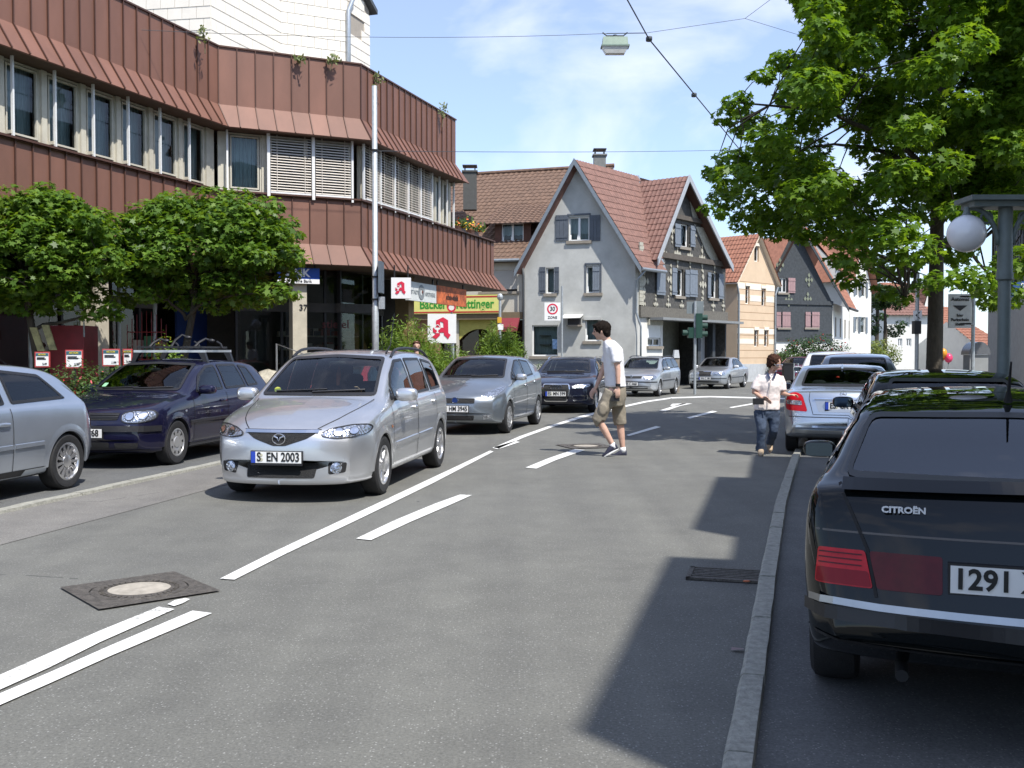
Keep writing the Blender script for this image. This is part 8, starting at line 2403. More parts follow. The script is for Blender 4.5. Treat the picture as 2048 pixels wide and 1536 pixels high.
loft(bd, [(hc + Vector((0, 0, -.86)), S * .15, B * .1), (hc + Vector((0, 0, -.6)), S * .14, B * .1), (hc + Vector((0, 0, -.3)), S * .19, B * .1), (hc + Vector((0, 0, -.22)), S * .1, B * .07)])
solid('body', bd, M_SKIN, boy, .016, 4); eyes(boy, hc, f_, s_, u_, .105)
hb = MB(); hb.ell(hc + Vector((0, .03, .045)), (.098, .105, .085), 14, 10); hb.ell(hc + Vector((0, -.05, .07)), (.085, .05, .03), 12, 8); solid('hair', hb, M_HAIRB, boy, .014, 2, .02, .03)
tp = MB(); loft(tp, [(hc + Vector((0, 0, -.88)), S * .19, B * .13), (hc + Vector((0, 0, -.6)), S * .18, B * .13), (hc + Vector((0, 0, -.34)), S * .215, B * .125), (hc + Vector((0, 0, -.24)), S * .13, B * .08)]); solid('shirt', tp, pm('dark_shirt', (.04, .05, .07), .9), boy, .016, 4)
tr = MB(); loft(tr, [(hc + Vector((0, 0, -.98)), S * .17, B * .12), (hc + Vector((0, 0, -.82)), S * .18, B * .13)])
for k in (-1, 1): tr.tube([hc + Vector((.09 * k, 0, -.85)), hc + Vector((.10 * k, -.02, -1.2)), hc + Vector((.10 * k, 0, -1.58))], [.105, .085, .075], 12)
solid('trousers', tr, M_JEANS, boy, .016, 4)
# --- drivers
def driver(car, label, shirt, hair):
 T = Matrix.Translation(car.root.location) @ Matrix.Rotation(car.root.rotation_euler.z, 4, 'Z')
 q = lambda x, y, z: T @ Vector((x, y, z))
 wc = car.wheel_c
 x, y = wc.x + .52, -.36
 hz = min(car.topf(x) - .22, wc.z + .36)
 root = thing('person', label, 'person', tuple(q(x, y, .45)))
 fwd = (T.to_3x3() @ Vector((-1, 0, 0)))
 sd2 = (T.to_3x3() @ Vector((0, 1, 0)))
 bd = MB(); hc = q(x, y, hz); f_, s_, u_ = head(bd, hc, fwd, .10)
 chain(bd, [q(x + .02, y, hz - .1), q(x + .05, y, hz - .22)], [.05, .06])
 loft(bd, [(q(x + .05, y, hz - .78), sd2 * .16, fwd * .11), (q(x + .08, y, hz - .5), sd2 * .16, fwd * .1), (q(x + .06, y, hz - .28), sd2 * .18, fwd * .1), (q(x + .05, y, hz - .2), sd2 * .1, fwd * .07)])
 for k in (-1, 1):
  a, e, w_ = q(x + .04, y + .19 * k, hz - .28), q(x - .12, y + .26 * k, hz - .55), q(wc.x + .06, wc.y + .17 * k, wc.z + .06)
  chain(bd, [a, e, w_], [.05, .042, .03]); hand(bd, w_, fwd * .6 + Vector((0, 0, .7)), sd2 * -k, fwd + Vector((0, 0, -.3)), .16, .013)
  chain(bd, [q(x + .02, y + .1 * k, hz - .78), q(x - .42, y + .12 * k, hz - .68), q(x - .62, y + .12 * k, hz - 1.0)], [.085, .065, .045])
 solid('body', bd, M_SKIN, root, .016, 4)
 hb = MB(); hb.ell(hc + Vector((0, 0, .045)) - fwd * .03, (.10, .10, .085), 14, 10); solid('hair', hb, hair, root, .016, 2)
 tp = MB(); loft(tp, [(q(x + .05, y, hz - .82), sd2 * .20, fwd * .14), (q(x + .08, y, hz - .5), sd2 * .195, fwd * .13), (q(x + .06, y, hz - .3), sd2 * .22, fwd * .125), (q(x + .05, y, hz - .22), sd2 * .12, fwd * .08)])
 for k in (-1, 1): a, e = q(x + .04, y + .19 * k, hz - .28), q(x - .12, y + .26 * k, hz - .55); tp.tube([a, e], [.072, .062], 10)
 solid('shirt', tp, shirt, root, .016, 4)
driver(MV, 'driver with both hands on the wheel inside the silver minivan', pm('shirt_mint', (.10, .12, .13), .9), M_HAIRD)
driver(AUD, 'driver inside the blue-black estate', pm('shirt_grey', (.10, .10, .11), .9), M_HAIRB)
# ------------------------------------------------------------------ poles, signs, lamps, wires, small things
M_GALV = pm('galvanised', (0.42, 0.45, 0.46), 0.5, metal=.5, var=.18, scale=14)
M_SIGNW = pm('sign_white', (0.80, 0.80, 0.79), 0.5, var=.03)
M_SIGNR = pm('sign_red', (0.62, 0.02, 0.06), 0.5, var=.05)
M_SIGNK = pm('sign_black', (0.02, 0.02, 0.022), 0.5, var=.0)
M_WIRE = pm('wire', (0.05, 0.06, 0.07), 0.6, var=0)
XR = Vector((1, 0, 0)); ZU = Vector((0, 0, 1))
def flatpoly(fr_o, r, u, pts, out_, th):
 """prism of 2-d points on a plane: origin, right, up"""
 mb = MB(); mb.prism([fr_o + r * a + u * b for a, b in pts], out_ * th); return mb
def disc(c, r, u, rad, th, out_, n=28): return flatpoly(c, r, u, [(rad * math.cos(2 * math.pi * k / n), rad * math.sin(2 * math.pi * k / n)) for k in range(n)], out_, th)
def ringmesh(c, r, u, r0, r1, th, out_, n=32):
 mb = MB(); P = lambda a, rr, d: c + r * rr * math.cos(a) + u * rr * math.sin(a) + out_ * d
 for k in range(n):
  a, b = 2 * math.pi * k / n, 2 * math.pi * (k + 1) / n
  mb.quad(P(a, r0, th), P(b, r0, th), P(b, r1, th), P(a, r1, th)); mb.quad(P(a, r1, 0), P(b, r1, 0), P(b, r1, th), P(a, r1, th))
 return mb
A_OUT = [(.17, .47), (.28, .47), (.28, .22), (.525, .105), (.70, .21), (.71, .66), (.79, .72), (.70, .87), (.555, .72), (.555, .64), (.41, .64), (.42, .73), (.28, .87), (.14, .80), (.27, .68), (.17, .62)]
A_HOLE = [(.42, .25), (.53, .29), (.545, .47), (.43, .47)]
def letter_a(o, r, u, size, n_, parent, off=.012):
 V2, Ft = tri_poly([(a, 1 - b) for a, b in A_OUT], .5, hole=[(a, 1 - b) for a, b in A_HOLE])
 mb = MB(); mb.add([o + r * a * size + u * b * size + n_ * off for a, b in V2], Ft); ob = obj('letter', mb, M_SIGNR, parent)
 cup = [(.20, .47), (.44, .47), (.41, .53), (.36, .55), (.35, .62), (.39, .66), (.27, .66), (.31, .62), (.30, .55), (.24, .53)]
 mb = MB(); mb.poly([o + r * a * size + u * (1 - b) * size + n_ * (off + .004) for a, b in cup]); obj('cup', mb, M_SIGNW, ob)
 mb = MB(); mb.tube([o + r * (.33 + .07 * math.cos(t)) * size + u * (1 - .46 + .09 * math.sin(t)) * size + n_ * (off + .006) for t in [math.pi * k / 8 for k in range(9)]], .012 * size, 5); obj('snake', mb, M_SIGNW, ob)
# --- tall grey pole beside the shop corner
pp = Vector((gx(751, 22.0), 22.0, 0))
pole = thing('lamp_pole', 'tall grey galvanised pole in front of the brown building corner', 'pole', tuple(pp))
mb = MB(); mb.tube([pp, pp + ZU * 2.5, pp + ZU * 2.52, pp + ZU * dp(750, 172, 22).z], [.075, .072, .062, .055], 14); obj('mast', mb, M_GALV, pole, smooth=True)
mb = MB(); z = dp(750, 618, 22).z; mb.box(pp.x + .08, pp.x + .20, pp.y - .06, pp.y + .06, z, z + .26); obj('junction_box', mb, M_GALV, pole)
mb = MB(); z = dp(750, 575, 22).z; mb.box(pp.x + .09, pp.x + .16, pp.y - .2, pp.y + .25, z - .12, z + .55); obj('sign_back', mb, pm('sign_edge', (.10, .13, .16), .6), pole)
for k, z in enumerate((dp(750, 302, 22).z, dp(750, 600, 22).z, dp(750, 555, 22).z)):
 mb = MB(); mb.tube([pp + ZU * z, pp + ZU * (z + .03)], .082, 14); obj('clamp', mb, M_BLK, pole)
# --- hanging street lamp and span wires
def wire(a, b, r, label, sag=.0, n=10, name='span_wire'):
 a, b = Vector(a), Vector(b)
 pts = [a.lerp(b, k / n) - ZU * sag * 4 * (k / n) * (1 - k / n) for k in range(n + 1)]
 mb = MB(); mb.tube(pts, r, 5); return tag(obj(name, mb, M_WIRE), label, 'wire', 'overhead wires')
YL = 25.0
a0 = frA.P(frA.u_at(283), 0, 8.2); a0 = dp(283, 60, a0.y)
j1 = dp(1213, 67, YL); j2 = dp(1292, 66, YL); j3 = dp(1490, 37, 27.0)
wire(a0, j1, .006, 'thin span wire from the brown parapet to the hanging lamp', .12)
wire(j1, j2, .012, 'short thick cable joining the hanging lamp to the feeder cable')
wire(j2, j3, .006, 'thin span wire between the hanging lamp and the forked joint')
wire(j3, dp(1600, -45, 22.0), .006, 'thin span wire from the forked joint up out of the frame')
wire(j3, dp(1680, 95, 30.0), .006, 'thin span wire from the forked joint into the big tree')
wire(dp(1230, -45, 21.0), dp(1298, 78, YL), .016, 'thick feeder cable coming from above to the hanging lamp'); wire(dp(1298, 78, YL), dp(1495, 318, 39.0), .018, 'thick feeder cable running from the hanging lamp down the street')
wire(dp(757, 302, 22), dp(1500, 299, 37.0), .007, 'thin low span wire from the grey pole across to the tree', .05)
for c_, lb in ((dp(1298, 78, YL), 'black clamp on the feeder cable beside the hanging lamp'), (dp(1388, 190, 30.5), 'small black clamp half way down the feeder cable')):
 mb = MB(); mb.ell(c_, (.08, .1, .06), 10, 7, e=.6); tag(obj('cable_clamp', mb, M_WIRE, smooth=True), lb, 'clamp')
lc = dp(1230, 90, YL)
lam = thing('street_lamp', 'greenish box street lamp hanging from the wires above the road', 'street lamp', tuple(lc))
mb = MB(); W1 = .31
mb.hexa([lc + Vector(v) for v in ((-W1, -.14, -.02), (W1, -.14, -.02), (W1, .14, -.02), (-W1, .14, -.02), (-W1 * .95, -.12, .17), (W1 * .95, -.12, .17), (W1 * .95, .12, .17), (-W1 * .95, .12, .17))]); obj('housing', mb, pm('lamp_green', (.30, .38, .30), .5, var=.1), lam)
mb = MB(); mb.box(lc.x - W1 - .03, lc.x + W1 + .03, lc.y - .16, lc.y + .16, lc.z - .06, lc.z - .022); obj('rim', mb, pm('lamp_rim', (.22, .29, .24), .5), lam)
mb = MB(); mb.hexa([lc + Vector(v) for v in ((-W1 * .72, -.10, -.22), (W1 * .72, -.10, -.22), (W1 * .72, .10, -.22), (-W1 * .72, .10, -.22), (-W1, -.14, -.063), (W1, -.14, -.063), (W1, .14, -.063), (-W1, .14, -.063))]); obj('diffuser', mb, pm('lamp_diffuser', (.62, .62, .58), .3), lam)
mb = MB(); mb.tube([lc + Vector((-.3, 0, .30)), lc + Vector((-.2, 0, .22)), lc + Vector((.2, 0, .22)), lc + Vector((.3, 0, .30))], .018, 6); mb.tube([lc + Vector((0, 0, .17)), lc + Vector((0, 0, .24))], .05, 8); obj('hanger', mb, M_WIRE, lam)
# --- pharmacy and shop signs at the brown building
uS = frC.u_at(800, .75)
def sign_box(c, r, u, n_, w, h, d, parent, mat=M_SIGNW, name='panel'):
 mb = MB(); mb.hexa([c + r * a + n_ * e + u * b for b in (-h / 2, h / 2) for a, e in ((-w / 2, 0), (w / 2, 0), (w / 2, -d), (-w / 2, -d))]); return obj(name, mb, mat, parent)
N0 = Vector((.05, -1, 0)).normalized(); R0 = Vector((1, .05, 0)).normalized()
c_ = dp(802, 576, 24.2); ph1 = thing('pharmacy_sign', 'small white box sign with red pharmacy A hanging under the brown fascia', 'sign', tuple(c_))
sign_box(c_, R0, ZU, N0, .46, .49, .14, ph1); letter_a(c_ - R0 * .20 - ZU * .20, R0, ZU, .40, N0, ph1)
for sx in (-1, 1):
 mb = MB(); mb.tube([c_ + R0 * .16 * sx - N0 * .07 + ZU * .245, c_ + R0 * .16 * sx - N0 * .07 + ZU * (3.6 - c_.z)], .02, 6); obj('hanger', mb, M_BLK, ph1)
def board(px0, px1, py0, py1, o, name, label, mat):
 u0, u1 = frC.u_at(px0, o), frC.u_at(px1, o)
 z0, z1 = frC.z_at(u0, py1, o), frC.z_at(u0, py0, o)
 t = thing(name, label, 'sign', tuple(frC.P(u0, o, z0)))
 mb = MB(); mb.fbox(frC, u0, u1, o - .1, o, z0, z1); obj('board', mb, mat, t)
 for u in (u0 + .15, u1 - .15):
  mb = MB(); mb.fbox(frC, u - .02, u + .02, o - .07, o - .03, z1, Z_LS - .02); obj('hanger', mb, M_BLK, t)
 return t, u0, u1, z0, z1, o
t, u0, u1, z0, z1, o = board(818, 873, 562, 600, .18, 'shop_sign', 'pale grey pharmacy name board with mortar logo under the fascia', pm('sign_grey', (.62, .64, .62), .6))
o = .185; hgt = z1 - z0
mid = (u0 + u1) / 2
obj('lettering', text_mb('STADT', hgt * .30, face_M(frC.P(u0 + (mid - u0) * .42, o, z0 + hgt * .45), frC.d, ZU), .004, .002, squeeze=1.1), pm('letter_grey', (.22, .24, .25), .6), t)
obj('lettering', text_mb('APOTHEKE', hgt * .30, face_M(frC.P(mid + (u1 - mid) * .52, o, z0 + hgt * .42), frC.d, ZU), .004, .002, squeeze=.95), MATS['letter_grey'], t)
obj('logo', ringmesh(frC.P(mid - .12, o + .001, z0 + hgt * .5), frC.d, ZU, hgt * .16, hgt * .40, .006, frC.n), MATS['letter_grey'], t)
obj('logo_dot', disc(frC.P(mid - .05, o + .002, z0 + hgt * .52), frC.d, ZU, hgt * .08, .008, frC.n), pm('logo_brown', (.16, .05, .03), .6), t)
t, u0, u1, z0, z1, o = board(874, 933, 570, 607, .18, 'shop_sign', 'rusty orange shoe shop name board beside the pharmacy board', pm('sign_rust', (.42, .10, .03), .7, var=.9, scale=4, tint=(.10, .03, .015)))
obj('lettering', text_mb('schuh-stiefel', (z1 - z0) * .42, face_M(frC.P((u0 + u1) / 2, .185, z0 + (z1 - z0) * .42), frC.d, ZU), .004, .006, squeeze=.85), pm('letter_rust', (.05, .018, .01), .7), t)
lt = thing('window_lettering', 'red and dark shoe shop lettering on the corner shop window', 'lettering', tuple(frB.P(3.2, -1.15, 2.0)))
obj('lettering', text_mb('stiefel', .30, face_M(frB.P(3.05, -1.14, 2.25), frB.d, ZU), .004, .002), pm('letter_darkred', (.10, .02, .02), .6), lt)
nb_ = obj('house_number', text_mb('37', .2, face_M(frB.P(uB + .08, .03, 2.6), frB.d, ZU), .006, .002), M_SIGNK); tag(nb_, 'dark house number on the cream shop pillar', 'house number')
u0, u1 = frB.u_at(556, .15), frB.u_at(640, .15); z0, z1 = frB.z_at(u1, 568, .15), frB.z_at(u1, 537, .15)
bk = thing('bank_sign', 'blue and white bank sign under the brown fascia, half hidden by the low maple', 'sign', tuple(frB.P(u0, .15, z0)))
zs = z0 + (z1 - z0) * .30
mb = MB(); mb.fbox(frB, u0, u1, .05, .15, zs, z1); obj('blue_panel', mb, pm('bank_blue', (.012, .07, .34), .4), bk)
mb = MB(); mb.fbox(frB, u0, u1, .05, .15, z0, zs - .004); obj('white_panel', mb, M_SIGNW, bk)
obj('lettering', text_mb('BANK', .26, face_M(frB.P(u0 + .42, .154, (zs + z1) / 2), frB.d, ZU), .003, .008), M_SIGNW, bk)
obj('lettering', text_mb('Deine Bank', .10, face_M(frB.P(u0 + .58, .154, (zs + z0) / 2), frB.d, ZU), .003, .001), M_SIGNK, bk)
for u in (u0 + .1, u1 - .1): mb = MB(); mb.fbox(frB, u - .02, u + .02, .08, .12, z1, Z_LS + .1); obj('hanger', mb, M_BLK, bk)
c_ = dp(884, 657, 26.6); big_s = thing('pharmacy_sign', 'large square white sign with red pharmacy A on a post above the shrubs', 'sign', (c_.x, c_.y, 0))
sign_box(c_, R0, ZU, N0, .74, .76, .12, big_s); letter_a(c_ - R0 * .36 - ZU * .37, R0, ZU, .74, N0, big_s)
mb = MB(); mb.tube([(c_.x + .28, c_.y + .06, 0), (c_.x + .28, c_.y + .06, c_.z - .38)], .035, 8); obj('post', mb, M_GALV, big_s)
def zone_sign(px0, px1, py0, py1, Y, polepx, label, word='ZONE', ptop=None):
 a, b = dp(px0, py1, Y), dp(px1, py0, Y); c = (a + b) / 2; wd, hg = b.x - a.x, b.z - a.z
 t = thing('zone_sign', label, 'sign', (dp(polepx, 700, Y).x, Y, 0))
 sign_box(c, XR, ZU, Vector((0, -1, 0)), wd, hg, .03, t); N = Vector((0, -1, 0))
 cc = c + ZU * hg * .14 + N * .003
 obj('red_ring', ringmesh(cc, XR, ZU, wd * .25, wd * .34, .004, N), M_SIGNR, t)
 obj('numeral', text_mb('30', hg * .34, face_M(cc + N * .006, XR, ZU), .003, .004, squeeze=.85), M_SIGNK, t)
 obj('word', text_mb(word, hg * .20, face_M(c - ZU * hg * .34 + N * .006, XR, ZU), .003, .002, squeeze=.95), M_SIGNK, t)
 x = dp(polepx, 700, Y).x; zt = dp(polepx, ptop or py0 - 10, Y).z
 mb = MB(); mb.tube([(x, Y + .06, 0), (x, Y + .06, zt)], .04, 8); obj('post', mb, M_GALV, t)
 return t
zone_sign(1089, 1121, 605, 641, 41.5, 1124, 'white thirty zone sign on a post before the grey gabled house', ptop=572)
zone_sign(797, 826, 600, 632, 31.0, 805, 'white thirty zone sign half hidden behind the pharmacy sign')
Y = 36.0; c_ = dp(903, 615, Y); t = thing('traffic_sign', 'small round red-rimmed sign above the large pharmacy sign', 'sign', (c_.x, Y, 0)); N = Vector((0, -1, 0))
obj('disc', disc(c_, XR, ZU, .16, .02, N), M_SIGNW, t); obj('red_ring', ringmesh(c_ + N * .022, XR, ZU, .10, .16, .003, N), M_SIGNR, t)
mb = MB(); mb.tube([(c_.x, Y + .04, 0), (c_.x, Y + .04, c_.z + .1)], .03, 8); obj('post', mb, M_GALV, t)
Y = 40.0; c_ = dp(1000, 640, Y); t = thing('stop_sign_post', 'grey post with small yellow and white plates before the bakery', 'sign post', (c_.x, Y, 0))
mb = MB(); mb.tube([(c_.x, Y, 0), (c_.x, Y, dp(1000, 592, Y).z)], .05, 8); obj('post', mb, M_GALV, t)
sign_box(dp(999, 640, Y - .07), XR, ZU, N, .16, .22, .03, t, pm('plate_yellow', (.65, .38, .03), .5), 'yellow_plate'); sign_box(dp(1001, 654, Y - .07), XR, ZU, N, .22, .22, .03, t, M_SIGNW, 'white_plate')
mb = MB(); a = dp(1000, 594, Y); mb.ell(a, (.12, .12, .14), 8, 6); obj('cap', mb, M_GALV, t)
u0, u1 = fb.u_at(828, .3), fb.u_at(1001, .3); z0, z1 = fb.z_at(9, 627, .3), fb.z_at(9, 590, .3)
bs = thing('bakery_sign', 'yellow bakery sign band with green lettering and red borders', 'sign', tuple(fb.P(u0, .3, z0)))
mb = MB(); mb.fbox(fb, u0, u1, .26, .34, z0, z1); obj('panel', mb, pm('bakery_yellow', (.66, .64, .20), .5, var=.05), bs)
for za, zb_ in ((z0 + .03, z0 + .10), (z1 - .12, z1 - .05)): mb = MB(); mb.fbox(fb, u0, u1, .341, .346, za, zb_); obj('border', mb, pm('border_red', (.42, .05, .03), .5), bs)
obj('lettering', text_mb('Bäckerei Kettinger', (z1 - z0) * .70, face_M(fb.P((u0 + u1) / 2, .345, (z0 + z1) / 2), fb.d, ZU), .006, .012, squeeze=.80), pm('letter_green', (.03, .26, .03), .5), bs)
# --- traffic light seen from the side street
Y = 38.5; x = dp(1390, 700, Y).x
tl = thing('traffic_light', 'traffic light pole with dark green signal heads and grey boards by the junction', 'traffic light', (x, Y, 0))
mb = MB(); mb.tube([(x, Y, 0), (x, Y, dp(1390, 602, Y).z)], .05, 10); obj('pole', mb, M_GALV, tl)
m_tg = pm('signal_green', (.01, .05, .035), .5, var=.1)
def signal(px0, px1, py0, py1, n_, yo, flip=1):
 a, b = dp(px0, py1, Y + yo), dp(px1, py0, Y + yo)
 mb = MB(); mb.box(a.x, b.x, Y + yo - .12, Y + yo + .12, a.z, b.z); s = obj('signal_head', mb, m_tg, tl)
 for k in range(n_):
  z = a.z + (b.z - a.z) * (k + .5) / n_
  v = MB(); cx = b.x if flip > 0 else a.x
  v.lathe([(.10, 0), (.105, .2), (.09, .2), (.085, .0)], 12, Matrix.Translation((cx, Y + yo, z)) @ Matrix.Rotation(R(90) * flip, 4, 'Y')); obj('visor', v, m_tg, s)
signal(1391, 1404, 627, 676, 3, -.05, 1); signal(1376, 1388, 655, 676, 1, .05, -1)
for (a, b, c_, d_) in ((1374, 1388, 603, 627), (1392, 1408, 602, 627)):
 p, q_ = dp(a, d_, Y), dp(b, c_, Y); mb = MB(); mb.box(p.x, q_.x, Y + .06, Y + .09, p.z, q_.z); obj('board_back', mb, pm('board_grey', (.17, .20, .21), .6), tl)
Y = 40.5; a, b = dp(1346, 716, Y), dp(1358, 700, Y); mb = MB(); mb.box(a.x, b.x, Y - .15, Y + .15, 0, a.z - .02); lbx = thing('meter_box', 'small pale grey box with rounded top beside the dark passage', 'box', (a.x, Y, 0)); obj('stand', mb, M_SILL, lbx)
mb = MB(); mb.hexa([(a.x, Y - .18, a.z), (b.x, Y - .18, a.z), (b.x, Y + .18, a.z), (a.x, Y + .18, a.z), (a.x + .04, Y - .16, b.z), (b.x - .04, Y - .16, b.z), (b.x - .04, Y + .16, b.z), (a.x + .04, Y + .16, b.z)]); obj('box', mb, pm('box_pale', (.55, .58, .60), .5), lbx)
Y = 47.0; a = dp(1560, 765, Y); bn = thing('litter_bin', 'dark litter bin behind the woman at the far corner', 'litter bin', (gx(1577, Y), Y, 0))
mb = MB(); mb.box(gx(1566, Y), gx(1588, Y), Y - .2, Y + .2, .35, 1.05); obj('bin', mb, M_BLK, bn); mb = MB(); mb.box(gx(1564, Y), gx(1590, Y), Y - .22, Y + .22, 1.052, 1.12); obj('lid', mb, M_BLKM, bn)
hp = MB(); hp.tube([(gx(1588, 46), 46, 0), (gx(1588, 46), 46, 1.1), (gx(1596, 46), 46, 1.1), (gx(1596, 46), 46, 0)], .03, 6); obj('hoop', hp, M_GALV, bn)
# --- right pavement: globe lamp, ticket machine, signs, balloons
YG_ = 10.9; gxp = dp(2010, 500, YG_).x
gl_ = thing('globe_lamp', 'old-fashioned iron post with bracket and white globe lamp on the right', 'street lamp', (gxp, YG_, .1))
m_iron = pm('painted_iron', (.13, .16, .155), .5, var=.15)
zt = dp(2010, 415, YG_).z
mb = MB(); mb.tube([(gxp, YG_, .1), (gxp, YG_, .5), (gxp, YG_, .52), (gxp, YG_, zt - .78), (gxp, YG_, zt - .76), (gxp, YG_, zt - .70), (gxp, YG_, zt - .68), (gxp, YG_, zt)], [.11, .10, .07, .063, .085, .085, .078, .072], 16); obj('post', mb, m_iron, gl_, smooth=True, auto=35)
zb = dp(2010, 405, YG_).z
mb = MB(); x0, x1 = dp(1926, 400, YG_).x, gxp + 1.6; mb.box(x0, x1, YG_ - .22, YG_ + .22, zb, zb + .05); mb.box(x0 + .05, x1, YG_ - .16, YG_ + .16, zb - .06, zb - .002); obj('top_beam', mb, m_iron, gl_)
for sx in (-1, 1):
 mb = MB(); pts = [Vector((gxp + sx * (.08 + .30 * (1 - math.cos(t))), YG_, zb - .45 + .40 * math.sin(t))) for t in [math.pi / 2 * k / 8 for k in range(9)]]; mb.tube(pts, .028, 8); obj('bracket', mb, m_iron, gl_, smooth=True)
 mb = MB(); cc = Vector((gxp + sx * .20, YG_, zb - .16)); mb.tube([cc + Vector((.06 * math.cos(t), 0, .06 * math.sin(t))) for t in [2 * math.pi * k / 12 for k in range(13)]], .014, 6, caps=False); obj('scroll', mb, m_iron, gl_, smooth=True)
gc = dp(1933, 467, YG_); mb = MB(); mb.ell(gc, (.198, .198, .198), 28, 18); obj('globe', mb, pm('opal_glass', (.78, .79, .82), .25, var=.02, coat=.5), gl_, smooth=True)
mb = MB(); mb.tube([gc + ZU * .18, gc + ZU * .22, (gc.x, YG_, zb - .05)], [.06, .035, .03], 10); obj('globe_holder', mb, m_iron, gl_)
Y = 19.0; xm = gx(1951, Y); tk = thing('ticket_machine', 'parking ticket machine with domed solar top under the tree', 'ticket machine', (xm, Y, .1))
mb = MB(); mb.box(xm - .17, xm + .17, Y - .14, Y + .14, .1, 1.48); obj('cabinet', mb, pm('machine_grey', (.30, .31, .31), .5, var=.1), tk)
mb = MB(); prof = [Vector((xm + .20 * math.cos(R(a)), Y - .17, 1.485 + .24 * math.sin(R(a)))) for a in range(0, 181, 12)]; mb.prism(prof, (0, .34, 0)); obj('dome', mb, pm('machine_dome', (.24, .25, .27), .25, metal=.5), tk, smooth=True, auto=40)
Y = 18.6; a, b = dp(1897, 656, Y), dp(1943, 588, Y); c_ = (a + b) / 2
ps = thing('parking_sign', 'grey parking ticket sign board with black arrow beside the trunk', 'sign', (b.x + .04, Y, .1)); N = Vector((0, -1, 0))
sign_box(c_, XR, ZU, N, b.x - a.x, b.z - a.z, .03, ps, pm('sign_pale', (.55, .56, .54), .5)); hg = b.z - a.z
mb = MB(); mb.tube([(b.x + .06, Y + .05, .1), (b.x + .06, Y + .05, b.z + .1)], .035, 8); obj('post', mb, M_GALV, ps)
for z in (.1, .9): mb = MB(); mb.box(c_.x, b.x + .07, Y + .0, Y + .03, a.z + hg * z, a.z + hg * z + .03); obj('bracket', mb, M_GALV, ps)
mb = MB(); mb.prism([c_ + Vector((-.13, -.004, .10)), c_ + Vector((.0, -.004, .0)), c_ + Vector((.13, -.004, .10))], N * .004); obj('arrow', mb, M_SIGNK, ps)
for tx, dz_, sz in (('Automat', .21, .09), ('hier', -.08, .075), ('Parkschein', -.16, .075), ('lösen', -.24, .075)): obj('lettering', text_mb(tx, sz, face_M(c_ + ZU * dz_ + N * .008, XR, ZU), .002, .002), M_SIGNK, ps)
Y = 30.0; a, b = dp(1827, 640, Y), dp(1844, 621, Y); c_ = (a + b) / 2; ch = thing('chevron_sign', 'small white sign with black chevron on a pole left of the trunk', 'sign', (c_.x, Y, .1))
sign_box(c_, XR, ZU, N, b.x - a.x, b.z - a.z, .03, ch); mb = MB(); mb.poly([c_ + Vector((p, -.004, q_)) for p, q_ in ((-.07, 0), (.04, .10), (.08, .10), (-.02, 0), (.08, -.10), (.04, -.10))]); obj('chevron', mb, M_SIGNK, ch)
mb = MB(); mb.tube([(c_.x, Y + .05, .1), (c_.x, Y + .05, dp(1830, 545, Y).z)], .06, 8); obj('post', mb, M_GALV, ch)
p, q_ = dp(1826, 668, Y), dp(1840, 642, Y); mb = MB(); mb.box(p.x, q_.x, Y - .1, Y + .1, p.z, q_.z); obj('signal_head', mb, M_BLK, ch)
Y = 27.0
for k, (px, py, col, nm) in enumerate(((1886, 706, (.70, .30, .03), 'orange'), (1897, 716, (.75, .06, .16), 'pink'), (1882, 714, (.55, .22, .02), 'dark orange'))):
 c_ = dp(px, py, Y + .1 * k); t = thing('balloon', nm + ' balloon tied up beyond the tree trunk', 'balloon', tuple(c_), group='balloons beyond the trunk')
 mb = MB(); mb.ell(c_, (.105, .105, .125), 16, 12); obj('skin', mb, pm('balloon_%d' % k, col, .3, var=.05), t, smooth=True)
 mb = MB(); mb.tube([c_ - ZU * .12, c_ - ZU * .16], [.008, .02], 6); mb.tube([c_ - ZU * .15, Vector((gx(1892, Y), Y, .75))], .004, 4); obj('string', mb, M_SIGNK, t)
u_ = None
c_ = dp(2042, 578, 25.5); t = thing('street_sign', 'dark blue sign with white letters at the right edge', 'sign', tuple(c_)); sign_box(c_, XR, ZU, N, .5, .38, .05, t, pm('street_blue', (.02, .07, .22), .5))
obj('lettering', text_mb('S', .17, face_M(c_ + Vector((.03, -.006, .08)), XR, ZU), .003, .004), M_SIGNW, t); obj('lettering', text_mb('S', .17, face_M(c_ + Vector((.03, -.006, -.09)), XR, ZU), .003, .004), M_SIGNW, t)
mb = MB(); mb.tube([(c_.x + .3, c_.y + .05, .1), (c_.x + .3, c_.y + .05, c_.z + .3)], .03, 8); obj('post', mb, M_GALV, t)
